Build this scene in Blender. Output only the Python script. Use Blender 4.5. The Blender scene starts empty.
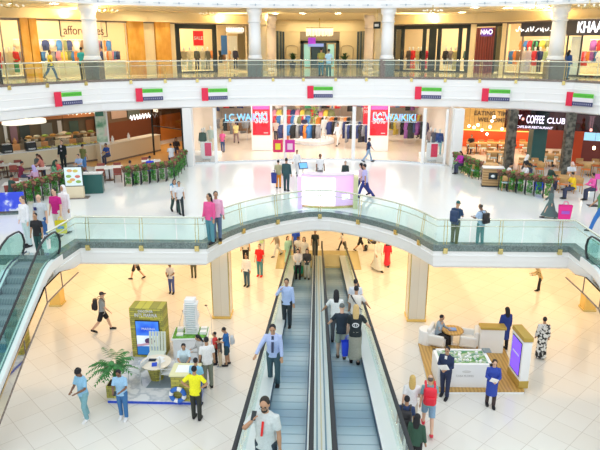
import bpy, bmesh, math, random
from mathutils import Vector, Matrix, Euler
random.seed(7)
R = math.radians
COL = bpy.context.scene.collection
# ------------------------------------------------------------------ camera numbers (used to turn measured sight lines into points on real planes)
F = 592.0; PITCH = R(16.73); YAW = R(1.6); CZ = 11.4
L1 = 4.2; L2 = 9.55; L3 = 13.7
def ray(px, py):
    u = (px-300)/F; v = (py-225)/F
    y = math.cos(PITCH)-v*math.sin(PITCH); z = -math.sin(PITCH)-v*math.cos(PITCH)
    c, s = math.cos(YAW), math.sin(YAW)
    return (u*c-y*s, u*s+y*c, z)
def onz(px, py, z):
    r = ray(px, py); t = (z-CZ)/r[2]; return Vector((r[0]*t, r[1]*t, z))
def ony(px, py, Y):
    r = ray(px, py); t = Y/r[1]; return Vector((r[0]*t, Y, CZ+r[2]*t))
def xat(px, Y, z):
    """x of the point at depth Y and height z seen in column px"""
    lo = -60.0; hi = 60.0
    c, s = math.cos(YAW), math.sin(YAW)
    def P(x):
        X = x*c+Y*s; YY = -x*s+Y*c; Z = z-CZ
        return 300+F*X/(YY*math.cos(PITCH)-Z*math.sin(PITCH))
    for _ in range(50):
        m = (lo+hi)/2
        if P(m) < px: lo = m
        else: hi = m
    return lo
# ------------------------------------------------------------------ materials
MATS = {}
def mat(name, col, rough=0.5, metal=0.0, emit=0.0, noise=0.0, nscale=8.0, ecol=None, spec=0.5):
    if name in MATS: return MATS[name]
    m = bpy.data.materials.new(name); m.use_nodes = True
    nt = m.node_tree; b = nt.nodes['Principled BSDF']
    c = (col[0], col[1], col[2], 1)
    b.inputs['Base Color'].default_value = c; m.diffuse_color = c
    b.inputs['Roughness'].default_value = rough; b.inputs['Metallic'].default_value = metal
    b.inputs['Specular IOR Level'].default_value = spec
    if emit:
        e = ecol or col
        b.inputs['Emission Color'].default_value = (e[0], e[1], e[2], 1); b.inputs['Emission Strength'].default_value = emit
    if noise:
        tc = nt.nodes.new('ShaderNodeTexCoord'); n = nt.nodes.new('ShaderNodeTexNoise'); n.inputs['Scale'].default_value = nscale
        r = nt.nodes.new('ShaderNodeValToRGB')
        r.color_ramp.elements[0].position = 0.3; r.color_ramp.elements[1].position = 0.7
        r.color_ramp.elements[0].color = tuple(max(0, x*(1-noise)) for x in col)+(1,)
        r.color_ramp.elements[1].color = tuple(min(1, x*(1+noise)) for x in col)+(1,)
        nt.links.new(tc.outputs['Object'], n.inputs['Vector']); nt.links.new(n.outputs['Fac'], r.inputs['Fac']); nt.links.new(r.outputs['Color'], b.inputs['Base Color'])
    MATS[name] = m; return m
def col(c, rough=0.8):
    c = tuple(c); return mat('fabric_%02d_%02d_%02d' % tuple(int(x*99) for x in c), c, rough, noise=0.08, nscale=30)
def glass(name, tint, fac=0.1, rough=0.02):
    if name in MATS: return MATS[name]
    m = bpy.data.materials.new(name); m.use_nodes = True; nt = m.node_tree
    nt.nodes.remove(nt.nodes['Principled BSDF']); out = nt.nodes['Material Output']
    t = nt.nodes.new('ShaderNodeBsdfTransparent'); t.inputs[0].default_value = (*tint, 1)
    g = nt.nodes.new('ShaderNodeBsdfGlossy'); g.inputs['Roughness'].default_value = rough
    lw = nt.nodes.new('ShaderNodeLayerWeight'); pw = nt.nodes.new('ShaderNodeMath'); pw.operation = 'POWER'; pw.inputs[1].default_value = 3.0
    mr = nt.nodes.new('ShaderNodeMapRange'); mr.inputs['To Min'].default_value = fac*0.35; mr.inputs['To Max'].default_value = 0.32
    nt.links.new(lw.outputs['Facing'], pw.inputs[0]); nt.links.new(pw.outputs[0], mr.inputs['Value'])
    mx = nt.nodes.new('ShaderNodeMixShader')
    nt.links.new(mr.outputs[0], mx.inputs[0]); nt.links.new(t.outputs[0], mx.inputs[1]); nt.links.new(g.outputs[0], mx.inputs[2]); nt.links.new(mx.outputs[0], out.inputs[0])
    MATS[name] = m; return m
def tile_mat(name, c1, c2, mortar, size, rot=45, rough=0.12, msize=0.012, offset=0.0, ratio=1.0, bump=0.0, spec=0.5):
    if name in MATS: return MATS[name]
    m = mat(name, c1, rough, spec=spec); nt = m.node_tree; b = nt.nodes['Principled BSDF']
    tc = nt.nodes.new('ShaderNodeTexCoord'); mp = nt.nodes.new('ShaderNodeMapping'); mp.inputs['Rotation'].default_value = (0, 0, R(rot))
    br = nt.nodes.new('ShaderNodeTexBrick'); br.offset = offset; br.squash = 1.0
    br.inputs['Color1'].default_value = (*c1, 1); br.inputs['Color2'].default_value = (*c2, 1); br.inputs['Mortar'].default_value = (*mortar, 1)
    br.inputs['Scale'].default_value = 1.0; br.inputs['Brick Width'].default_value = size*ratio; br.inputs['Row Height'].default_value = size
    br.inputs['Mortar Size'].default_value = msize; br.inputs['Mortar Smooth'].default_value = 0.2
    nt.links.new(tc.outputs['Object'], mp.inputs['Vector']); nt.links.new(mp.outputs[0], br.inputs['Vector']); nt.links.new(br.outputs['Color'], b.inputs['Base Color'])
    if bump:
        bp = nt.nodes.new('ShaderNodeBump'); bp.inputs['Strength'].default_value = bump; bp.invert = True
        nt.links.new(br.outputs['Fac'], bp.inputs['Height']); nt.links.new(bp.outputs[0], b.inputs['Normal'])
    return m
def ramp_mat(name, tex, stops, scale=3.0, rough=0.5, rot=(0,0,0), emit=0.0, dist=2.0, coord='Object', band='X', stretch=(1,1,1)):
    """procedural colour from a noise, wave or voronoi texture through a ramp"""
    if name in MATS: return MATS[name]
    m = mat(name, stops[0][1], rough); nt = m.node_tree; b = nt.nodes['Principled BSDF']
    tc = nt.nodes.new('ShaderNodeTexCoord'); mp = nt.nodes.new('ShaderNodeMapping'); mp.inputs['Rotation'].default_value = rot; mp.inputs['Scale'].default_value = stretch
    t = nt.nodes.new({'noise': 'ShaderNodeTexNoise', 'wave': 'ShaderNodeTexWave', 'voronoi': 'ShaderNodeTexVoronoi'}[tex]); t.inputs['Scale'].default_value = scale
    if tex == 'wave': t.bands_direction = band; t.inputs['Distortion'].default_value = dist
    if tex == 'noise': t.inputs['Detail'].default_value = 4
    r = nt.nodes.new('ShaderNodeValToRGB')
    while len(r.color_ramp.elements) < len(stops): r.color_ramp.elements.new(0.5)
    for e, (p, c) in zip(r.color_ramp.elements, stops): e.position = p; e.color = (*c, 1)
    nt.links.new(tc.outputs[coord], mp.inputs['Vector']); nt.links.new(mp.outputs[0], t.inputs['Vector'])
    nt.links.new(t.outputs['Color' if tex == 'voronoi' else 0], r.inputs['Fac']); nt.links.new(r.outputs['Color'], b.inputs['Base Color'])
    if emit:
        nt.links.new(r.outputs['Color'], b.inputs['Emission Color']); b.inputs['Emission Strength'].default_value = emit
    return m
WHITE = mat('white_painted_plaster', (0.93, 0.94, 0.95), 0.4)
WHITE2 = mat('white_column_paint', (0.92, 0.93, 0.94), 0.35)
CREAM = mat('cream_plaster', (0.85, 0.72, 0.46), 0.6)
CEIL = mat('ceiling_plaster', (0.85, 0.76, 0.56), 0.7)
GRAN = mat('dark_green_granite', (0.16, 0.22, 0.22), 0.15, noise=0.4, nscale=25)
GRAN2 = mat('brown_grey_granite', (0.22, 0.18, 0.16), 0.2, noise=0.4, nscale=18)
GOLD = mat('brass', (0.70, 0.58, 0.25), 0.25, 0.9)
RAIL = mat('satin_champagne_metal', (0.72, 0.76, 0.66), 0.25, 0.8)
STEEL = mat('brushed_steel', (0.75, 0.80, 0.84), 0.25, 0.85)
BLACK = mat('black_rubber', (0.02, 0.025, 0.03), 0.45)
DARK = mat('dark_frame_metal', (0.025, 0.035, 0.04), 0.35, 0.3)
GL = glass('clear_balustrade_glass', (0.88, 0.97, 0.95), 0.12)
GLG = glass('green_tinted_glass', (0.68, 0.88, 0.84), 0.15)
GLS = glass('shop_window_glass', (0.96, 0.98, 0.98), 0.05)
MIRROR = mat('polished_bronze_mirror', (0.93, 0.88, 0.78), 0.04, 1.0)
BRASSP = mat('polished_brass_cladding', (0.85, 0.60, 0.18), 0.2, 0.6)
WOODL = ramp_mat('light_oak', 'wave', [(0.2, (0.50, 0.27, 0.09)), (0.8, (0.66, 0.40, 0.16))], 3, 0.4, band='Y', dist=4)
WOODO = ramp_mat('orange_veined_marble', 'noise', [(0.3, (0.62, 0.27, 0.03)), (0.55, (0.80, 0.42, 0.07)), (0.75, (0.9, 0.55, 0.16))], 1.6, 0.25, stretch=(1, 1, 0.5))
# ------------------------------------------------------------------ mesh helper
class MB:
    def __init__(s): s.bm = bmesh.new(); s.k = 0
    def _m(s, vs, M):
        if M is not None: bmesh.ops.transform(s.bm, matrix=M, verts=vs)
        for v in vs:
            for f in v.link_faces: f.material_index = s.k
    def box(s, c, d, rz=0, bev=0, M=None, rx=0, ry=0):
        r = bmesh.ops.create_cube(s.bm, size=1)
        T = Matrix.Translation(Vector(c)) @ Euler((rx, ry, rz)).to_matrix().to_4x4() @ Matrix.Diagonal((d[0], d[1], d[2], 1))
        if M is not None: T = M @ T
        s._m(r['verts'], T)
        if bev:
            es = list({e for v in r['verts'] for e in v.link_edges})
            bmesh.ops.bevel(s.bm, geom=es, offset=bev, segments=2, affect='EDGES', profile=0.5)
        return s
    def lathe(s, prof, c=(0, 0, 0), seg=16, M=None):
        rings = []; vs = []
        for r, z in prof:
            ring = [s.bm.verts.new((c[0]+r*math.cos(2*math.pi*i/seg), c[1]+r*math.sin(2*math.pi*i/seg), c[2]+z)) for i in range(seg)]
            rings.append(ring); vs += ring
        for a, b in zip(rings, rings[1:]):
            for i in range(seg): s.bm.faces.new((a[i], a[(i+1) % seg], b[(i+1) % seg], b[i]))
        if prof[0][0] > 1e-4: s.bm.faces.new(rings[0][::-1])
        if prof[-1][0] > 1e-4: s.bm.faces.new(rings[-1])
        s._m(vs, M); return s
    def tube(s, pts, rads, seg=8, sx=1.0, sy=1.0, up=None, cap=True):
        """swept tube; rads: one number, or one (rx, ry) or number per point"""
        pts = [Vector(p) for p in pts]; n = len(pts)
        if not isinstance(rads, (list, tuple)): rads = [rads]*n
        rings = []; vs = []; upv = Vector(up) if up else Vector((0, 0, 1))
        prev = None
        for i, p in enumerate(pts):
            t = (pts[min(i+1, n-1)]-pts[max(i-1, 0)]).normalized()
            a = upv.cross(t)
            if a.length < 0.15: a = Vector((0, 1, 0)).cross(t) if prev is None else prev-(prev.dot(t))*t
            if prev is not None and a.dot(prev) < 0: a = -a
            a.normalize(); prev = a; b = t.cross(a)
            rr = rads[i]; rx, ry = rr if isinstance(rr, tuple) else (rr*sx, rr*sy)
            ring = [s.bm.verts.new(p+a*rx*math.cos(2*math.pi*k/seg)+b*ry*math.sin(2*math.pi*k/seg)) for k in range(seg)]
            rings.append(ring); vs += ring
        for a, b in zip(rings, rings[1:]):
            for k in range(seg): s.bm.faces.new((a[k], a[(k+1) % seg], b[(k+1) % seg], b[k]))
        if cap: s.bm.faces.new(rings[0][::-1]); s.bm.faces.new(rings[-1])
        s._m(vs, None); return s
    def ell(s, c, r, M=None, u=14, v=9):
        q = bmesh.ops.create_uvsphere(s.bm, u_segments=u, v_segments=v, radius=1)
        T = Matrix.Translation(Vector(c)) @ Matrix.Diagonal((r[0], r[1], r[2], 1))
        s._m(q['verts'], (M @ T) if M is not None else T); return s
    def poly(s, pts, z0, z1, M=None):
        lo = [s.bm.verts.new((p[0], p[1], z0)) for p in pts]; hi = [s.bm.verts.new((p[0], p[1], z1)) for p in pts]
        n = len(pts); fs = [s.bm.faces.new(lo[::-1]), s.bm.faces.new(hi)]
        for i in range(n): s.bm.faces.new((lo[i], lo[(i+1) % n], hi[(i+1) % n], hi[i]))
        s._m(lo+hi, M); return s
    def quadstrip(s, A, B, t=None):
        """ribbon between two point rows"""
        a = [s.bm.verts.new(p) for p in A]; b = [s.bm.verts.new(p) for p in B]
        for i in range(len(a)-1): s.bm.faces.new((a[i], a[i+1], b[i+1], b[i]))
        s._m(a+b, None); return s
    def sweep(s, path, prof, closed_prof=True):
        """profile of (outward offset, z) swept along a plan path; outward is to the right of travel"""
        n = len(path); P = [Vector((p[0], p[1])) for p in path]; rows = []
        for i in range(n):
            d1 = (P[i]-P[i-1]).normalized() if i else (P[1]-P[0]).normalized()
            d2 = (P[i+1]-P[i]).normalized() if i < n-1 else d1
            n1 = Vector((d1.y, -d1.x)); n2 = Vector((d2.y, -d2.x)); m = (n1+n2)
            m = m/max(0.5, m.dot(n1)) if m.length > 1e-6 else n1
            rows.append([s.bm.verts.new((P[i].x+m.x*o, P[i].y+m.y*o, z)) for o, z in prof])
        k = len(prof)
        for a, b in zip(rows, rows[1:]):
            for j in range(k if closed_prof else k-1): s.bm.faces.new((a[j], a[(j+1) % k], b[(j+1) % k], b[j]))
        if closed_prof: s.bm.faces.new(rows[0][::-1]); s.bm.faces.new(rows[-1])
        s._m([v for r in rows for v in r], None); return s
    def mesh(s, name, smooth=False):
        bmesh.ops.recalc_face_normals(s.bm, faces=s.bm.faces)
        me = bpy.data.meshes.new(name); s.bm.to_mesh(me); s.bm.free()
        if smooth:
            for p in me.polygons: p.use_smooth = True
        return me
    def build(s, name, m, parent=None, smooth=False, label=None):
        me = s.mesh(name, smooth)
        for x in (m if isinstance(m, (list, tuple)) else [m]): me.materials.append(x)
        o = bpy.data.objects.new(name, me); COL.objects.link(o); o.parent = parent
        if label: o['label'] = label
        return o
def tag(o, label=None, cat=None, group=None, kind=None):
    if label: o['label'] = label
    if cat: o['category'] = cat
    if group: o['group'] = group
    if kind: o['kind'] = kind
    return o
def struct(o): o['kind'] = 'structure'; return o
def empty(name, loc, rz=0, label=None, cat=None, group=None, scale=1.0):
    o = bpy.data.objects.new(name, None); COL.objects.link(o); o.location = loc; o.rotation_euler = (0, 0, rz); o.scale = (scale,)*3
    o.empty_display_size = 0.2
    return tag(o, label, cat, group)
def copy_tree(o, parent=None):
    c = o.copy(); COL.objects.link(c); c.parent = parent
    for ch in list(o.children): copy_tree(ch, c)
    return c
def text(name, body, size, m, loc, rz=0, parent=None, ext=0.02, tilt=90, align='CENTER', sx=1.0, bold=0.0):
    cu = bpy.data.curves.new(name, 'FONT'); cu.body = body; cu.size = size; cu.extrude = ext; cu.align_x = align; cu.align_y = 'CENTER'; cu.offset = bold
    t = bpy.data.objects.new(name, cu); COL.objects.link(t)
    dg = bpy.context.evaluated_depsgraph_get(); me = bpy.data.meshes.new_from_object(t.evaluated_get(dg))
    bpy.data.objects.remove(t); bpy.data.curves.remove(cu)
    me.materials.clear(); me.materials.append(m)
    o = bpy.data.objects.new(name, me); COL.objects.link(o); o.parent = parent
    o.location = loc; o.rotation_euler = (R(tilt), 0, rz); o.scale = (sx, 1, 1)
    return o
def evalmesh(me, mods):
    o = bpy.data.objects.new('work', me); COL.objects.link(o)
    for t, kw in mods:
        md = o.modifiers.new(t, t)
        for k, v in kw.items(): setattr(md, k, v)
    dg = bpy.context.evaluated_depsgraph_get(); dg.update()
    r = bpy.data.meshes.new_from_object(o.evaluated_get(dg)); bpy.data.objects.remove(o)
    for p in r.polygons: p.use_smooth = True
    return r
# ================================================================== PEOPLE
# pose: legs ((thigh, knee bend) left, right), arms ((upper fwd, upper out, fore fwd, fore out) left, right), lean fwd, head pitch
POSES = {
 'stand':  (((2, 3), (-2, 2)), ((3, 10, 14, 5), (3, 10, 14, 5)), 0, 4),
 'walk':   (((24, 8), (-20, 22)), ((-22, 9, 0, 6), (22, 9, 42, 2)), 4, 4),
 'look':   (((4, 4), (-3, 3)), ((22, 8, 88, -22), (22, 8, 88, -22)), 3, 24),
 'ear':    (((3, 5), (-4, 4)), ((4, 10, 12, 6), (34, 34, 172, -38)), 2, 10),
 'hips':   (((3, 2), (-2, 2)), ((-12, 46, 14, -48), (-12, 46, 14, -48)), 0, 2),
 'hold':   (((5, 5), (-6, 5)), ((14, 10, 78, -35), (10, 12, 70, -42)), 2, 8),
 'rail':   (((6, 8), (-4, 4)), ((8, 8, 20, 4), (18, 30, 36, 24)), 8, 12),
 'raill':  (((6, 8), (-4, 4)), ((18, 30, 36, 24), (8, 8, 20, 4)), 8, 12),
 'sit':    (((84, 84), (80, 84)), ((34, 8, 88, -20), (30, 8, 84, -22)), 10, 16),
 'sitear': (((86, 82), (80, 88)), ((30, 8, 92, -30), (34, 52, 172, -42)), 6, 14),
 'push':   (((26, 10), (-22, 20)), ((48, 6, 76, -4), (48, 6, 76, -4)), 8, 6),
 'lean':   (((10, 6), (2, 4)), ((42, 8, 78, -10), (42, 8, 78, -10)), 22, 24),
 'cross':  (((16, 26), (-10, 4)), ((16, 8, 74, -30), (20, 8, 82, -26)), 2, 22),
}
def rotx(a): return Matrix.Rotation(a, 4, 'X')
def adir(f, o, side):
    f = R(f); o = R(o); return Vector((side*math.sin(o), math.sin(f)*math.cos(o), -math.cos(f)*math.cos(o)))
def skel(pose):
    legs, arms, lean, hp = POSES[pose]; S = {}
    for side, nm, (t, k) in ((-1, 'L', legs[0]), (1, 'R', legs[1])):
        h = Vector((side*0.088, 0, -0.02)); kn = h+Vector((side*0.01, math.sin(R(t))*0.43, -math.cos(R(t))*0.43)); s = t-k
        an = kn+Vector((0, math.sin(R(s))*0.42, -math.cos(R(s))*0.42)); S['leg'+nm] = (h, kn, an, min(0, s)*0.5 if abs(s) < 60 else 0)
    T = rotx(-R(lean)); S['T'] = T
    for side, nm, a in ((-1, 'L', arms[0]), (1, 'R', arms[1])):
        sh = T @ Vector((side*0.166, 0, 0.465)); el = sh+adir(a[0], a[1], side)*0.285; wr = el+adir(a[2], a[3], side)*0.25
        S['arm'+nm] = (sh, el, wr, adir(a[2], a[3], side), side)
    low = min(S['legL'][2].z, S['legR'][2].z)-0.085; S['z'] = -low
    N = T @ Vector((0, 0.0, 0.55)); S['H'] = Matrix.Translation(N) @ rotx(-R(lean*0.5+hp))
    return S
TORSO = [(-0.12, 0.13, 0.09, 0), (0.0, 0.165, 0.112, -0.005), (0.12, 0.142, 0.10, 0), (0.28, 0.155, 0.112, 0.005), (0.40, 0.165, 0.115, 0.0), (0.46, 0.155, 0.09, -0.01), (0.515, 0.085, 0.07, -0.01)]
def loft(b, secs, T, seg=20):
    rings = []
    for z, rx, ry, y in secs:
        rings.append([b.bm.verts.new(T @ Vector((rx*math.cos(2*math.pi*i/seg), y+ry*math.sin(2*math.pi*i/seg), z))) for i in range(seg)])
    for a, c in zip(rings, rings[1:]):
        for i in range(seg): b.bm.faces.new((a[i], a[(i+1) % seg], c[(i+1) % seg], c[i]))
    b.bm.faces.new(rings[0][::-1]); b.bm.faces.new(rings[-1])
def hand(b, wr, d, side):
    x = Vector((0, 0, 1)).cross(d)
    if x.length < 0.2: x = Vector((0, 1, 0))
    x.normalize(); n = d.cross(x)*-side
    b.tube([wr-d*0.02, wr+d*0.035, wr+d*0.085], [(0.024, 0.019), (0.036, 0.018), (0.037, 0.015)], 10)
    for i, (o, ln) in enumerate(((-0.03, 0.062), (-0.0105, 0.076), (0.0105, 0.07), (0.03, 0.055))):
        p = wr+d*0.075+x*o; q = p+(d+x*o*3).normalized()*ln*0.55; r = q+(d*0.8+n*0.6).normalized()*ln*0.5
        b.tube([p, q, r], [0.0095, 0.009, 0.007], 6)
    p = wr+d*0.02+x*side*0.025; b.tube([p, p+(d*0.6+x*side*0.8).normalized()*0.035, p+(d*0.9+x*side*0.45).normalized()*0.065], [0.012, 0.0105, 0.008], 6)
CACHE = {}
VOX = 0.0125
def remesh(b, name, v=VOX, sm=4):
    return evalmesh(b.mesh(name), [('REMESH', dict(mode='VOXEL', voxel_size=v)), ('SMOOTH', dict(iterations=sm, factor=0.5))])
def body_mesh(pose):
    k = ('body', pose)
    if k in CACHE: return CACHE[k]
    S = skel(pose); b = MB(); T = S['T']
    loft(b, TORSO, T)
    for nm in 'LR':
        h, kn, an, ft = S['leg'+nm]
        b.tube([h+Vector((0, 0, 0.06)), h, (h+kn)/2, kn, kn+(an-kn)*0.3, an], [(0.07, 0.08), (0.088, 0.092), (0.074, 0.078), (0.055, 0.058), (0.056, 0.06), (0.037, 0.04)], 14, up=(0, 1, 0))
        a = R(ft); f = Vector((0, math.cos(a), math.sin(a)))
        b.tube([an-f*0.05+Vector((0, 0, -0.03)), an+f*0.03+Vector((0, 0, -0.035)), an+f*0.12+Vector((0, 0, -0.05)), an+f*0.18+Vector((0, 0, -0.06))], [(0.03, 0.034), (0.04, 0.042), (0.044, 0.028), (0.03, 0.018)], 10)
        sh, el, wr, d, side = S['arm'+nm]
        b.tube([sh+(T @ Vector((-side*0.05, 0, 0.0))-Vector((0, 0, 0))), sh, (sh+el)/2, el, el+(wr-el)*0.3, wr], [0.05, 0.057, 0.047, 0.039, 0.041, 0.026], 12)
        hand(b, wr, d, side)
    H = S['H']
    b.tube([T @ Vector((0, -0.01, 0.46)), H @ Vector((0, -0.005, 0.0)), H @ Vector((0, 0, 0.07))], [0.07, 0.055, 0.055], 12, up=(0, 1, 0))
    b.ell((0, 0.008, 0.155), (0.073, 0.092, 0.105), H); b.ell((0, 0.04, 0.075), (0.05, 0.05, 0.045), H); b.ell((0, 0.10, 0.125), (0.014, 0.02, 0.022), H)
    b.ell((0, 0.085, 0.085), (0.026, 0.015, 0.012), H)
    for s in (-1, 1): b.ell((s*0.076, 0, 0.135), (0.012, 0.02, 0.03), H)
    CACHE[k] = remesh(b, 'body_'+pose, 0.0125, 3); return CACHE[k]
def top_mesh(pose, kind):
    k = (kind, pose)
    if k in CACHE: return CACHE[k]
    S = skel(pose); b = MB(); T = S['T']; g = 0.024 if kind in ('jacket', 'robe') else 0.017
    secs = [(z, rx+g, ry+g, y) for z, rx, ry, y in TORSO if z >= (-0.12 if kind in ('jacket', 'robe', 'dress') else 0)]
    if kind in ('tee', 'long'): secs = [(-0.1, 0.168+g, 0.122+g, 0)]+secs
    if kind == 'tank': secs = [(-0.03, 0.17+g, 0.115+g, 0)]+secs[:-1]
    loft(b, secs, T)
    if kind in ('dress', 'robe'):
        aL, aR = S['legL'][2], S['legR'][2]; kL, kR = S['legL'][1], S['legR'][1]
        if pose.startswith('sit'):
            for nm in 'LR':
                h, kn, an, _ = S['leg'+nm]; e = an if kind == 'robe' else kn+(an-kn)*0.3
                b.tube([h+Vector((0, -0.05, 0)), kn, e], [0.12, 0.1, 0.09], 12)
        else:
            mk = (kL+kR)/2; ma = (aL+aR)/2; sp = abs(kL.y-kR.y)/2; sa = abs(aL.y-aR.y)/2
            sec = [(0.0, 0.19, 0.14, 0), (mk.z*0.5, 0.185, 0.14+sp*0.5, mk.y*0.5), (mk.z-0.05, 0.19, 0.14+sp, mk.y)]
            if kind == 'robe': sec += [(ma.z*0.5+mk.z*0.5, 0.20, 0.15+sa*0.7, (mk.y+ma.y)/2), (ma.z-0.01, 0.22, 0.17+sa, ma.y)]
            loft(b, sec, Matrix.Identity(4))
    for nm in 'LR':
        sh, el, wr, d, side = S['arm'+nm]; i = T @ Vector((-side*0.06, 0, -0.005))
        if kind == 'tee': b.tube([sh+i, sh, sh+(el-sh)*0.5, sh+(el-sh)*0.78], [0.055, 0.066, 0.062, 0.062], 12)
        elif kind == 'tank': pass
        else: b.tube([sh+i, sh, (sh+el)/2, el, el+(wr-el)*0.92], [0.055, 0.066+g*0.2, 0.060, 0.053, 0.044 if kind != 'robe' else 0.06], 12)
    b.tube([T @ Vector((0, -0.01, 0.49)), T @ Vector((0, -0.012, 0.535))], [0.078, 0.066], 12, up=(0, 1, 0))
    CACHE[k] = remesh(b, kind+'_'+pose, 0.014, 3); return CACHE[k]
def bottom_mesh(pose, kind):
    k = (kind, pose)
    if k in CACHE: return CACHE[k]
    S = skel(pose); b = MB(); T = S['T']; g = 0.017
    loft(b, [(-0.11, 0.15, 0.12, 0), (0, 0.178, 0.126, -0.005), (0.08, 0.16, 0.116, 0)], T)
    for nm in 'LR':
        h, kn, an, _ = S['leg'+nm]
        if kind == 'pants': b.tube([h+Vector((0, 0, 0.05)), h, (h+kn)/2, kn, (kn+an)/2, an+Vector((0, 0, -0.025))], [0.09, (0.1, 0.105), (0.09, 0.092), 0.074, 0.068, 0.062], 14, up=(0, 1, 0))
        elif kind == 'shorts': b.tube([h+Vector((0, 0, 0.05)), h, (h+kn)/2, kn+(h-kn)*0.08], [0.09, (0.103, 0.108), (0.098, 0.1), 0.094], 14, up=(0, 1, 0))
    if kind in ('skirt', 'longskirt'):
        mk = (S['legL'][1]+S['legR'][1])/2; ma = (S['legL'][2]+S['legR'][2])/2; sa = abs(S['legL'][2].y-S['legR'][2].y)/2
        sec = [(0.08, 0.16, 0.118, 0), (-0.05, 0.19, 0.14, 0), (mk.z, 0.18, 0.15+sa*0.5, mk.y), ]
        if kind == 'longskirt': sec.append((ma.z+0.12, 0.2, 0.15+sa, ma.y))
        loft(b, sec, Matrix.Identity(4))
    CACHE[k] = remesh(b, kind+'_'+pose, 0.014, 3); return CACHE[k]
def hair_mesh(pose, kind):
    k = ('hair', kind, pose)
    if k in CACHE: return CACHE[k]
    S = skel(pose); H = S['H']; b = MB(); v = 0.012
    if kind == 'short': b.ell((0, -0.016, 0.178), (0.082, 0.094, 0.094), H)
    elif kind == 'curly':
        b.ell((0, -0.012, 0.19), (0.095, 0.1, 0.09), H)
        for i in range(26):
            a = i*2.4; z = (i % 6)/6; b.ell((0.085*math.cos(a)*(1-z*0.5), -0.012+0.09*math.sin(a)*(1-z*0.5), 0.2+0.08*z), (0.03, 0.03, 0.03), H, 8, 6)
    elif kind == 'long': b.ell((0, -0.018, 0.175), (0.087, 0.097, 0.1), H); b.tube([H @ Vector((0, -0.05, 0.17)), H @ Vector((0, -0.075, 0.02)), H @ Vector((0, -0.09, -0.14))], [(0.085, 0.06), (0.10, 0.05), (0.07, 0.03)], 12)
    elif kind == 'bun': b.ell((0, -0.016, 0.178), (0.083, 0.095, 0.095), H); b.ell((0, -0.11, 0.2), (0.045, 0.04, 0.045), H)
    elif kind == 'bald': b.ell((0, -0.022, 0.155), (0.078, 0.09, 0.07), H)
    elif kind == 'hijab':
        b.ell((0, -0.02, 0.165), (0.09, 0.1, 0.115), H); b.tube([H @ Vector((0, -0.03, 0.12)), H @ Vector((0, -0.02, 0.0)), S['T'] @ Vector((0, 0, 0.44))], [(0.095, 0.1), (0.10, 0.1), (0.19, 0.13)], 14, up=(0, 1, 0))
    elif kind == 'cap': b.ell((0, -0.008, 0.195), (0.083, 0.1, 0.085), H); b.box((0, 0.12, 0.195), (0.13, 0.1, 0.02), M=H)
    CACHE[k] = remesh(b, 'hair', 0.011, 3); return CACHE[k]
def shoe_mesh(pose, nm):
    k = ('shoe', nm, pose)
    if k in CACHE: return CACHE[k]
    S = skel(pose); h, kn, an, ft = S['leg'+nm]; b = MB(); a = R(ft); f = Vector((0, math.cos(a), math.sin(a))); D = Vector((0, 0, -1))
    b.tube([an-f*0.07+D*0.035, an-f*0.02+D*0.035, an+f*0.05+D*0.045, an+f*0.13+D*0.058, an+f*0.2+D*0.066], [(0.036, 0.04), (0.05, 0.056), (0.056, 0.05), (0.058, 0.04), (0.042, 0.03)], 12)
    b.tube([an-f*0.06+D*0.075, an+f*0.13+D*0.078, an+f*0.2+D*0.08], [(0.042, 0.01), (0.053, 0.01), (0.036, 0.01)], 10)
    CACHE[k] = remesh(b, 'shoe', 0.011, 2); return CACHE[k]
def eye_mesh(pose):
    k = ('eyes', pose)
    if k in CACHE: return CACHE[k]
    H = skel(pose)['H']; b = MB()
    for s in (-1, 1): b.ell((s*0.03, 0.083, 0.15), (0.012, 0.012, 0.007), H, 8, 6); b.box((s*0.03, 0.094, 0.172), (0.034, 0.012, 0.006), M=H)
    CACHE[k] = b.mesh('eyes', True); return CACHE[k]
def beard_mesh(pose):
    k = ('beard', pose)
    if k in CACHE: return CACHE[k]
    H = skel(pose)['H']; b = MB(); b.ell((0, 0.044, 0.066), (0.054, 0.054, 0.042), H); b.ell((0, 0.098, 0.1), (0.028, 0.012, 0.008), H, 8, 6)
    CACHE[k] = remesh(b, 'beard', 0.01, 2); return CACHE[k]
SK = {'l': (0.72, 0.45, 0.32), 'm': (0.50, 0.28, 0.17), 'd': (0.22, 0.11, 0.065), 'w': (0.85, 0.85, 0.85)}
def link(me, name, m, parent):
    o = bpy.data.objects.new(name, me)
    if not me.materials: me.materials.append(None)
    o.material_slots[0].link = 'OBJECT'; o.material_slots[0].material = m; COL.objects.link(o); o.parent = parent; return o
BL = (0.015, 0.015, 0.02); WH = (0.85, 0.86, 0.88)
TOPN = {'tee': 't_shirt', 'long': 'long_sleeved_top', 'jacket': 'jacket', 'dress': 'dress', 'robe': 'robe', 'tank': 'sleeveless_top'}
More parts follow.
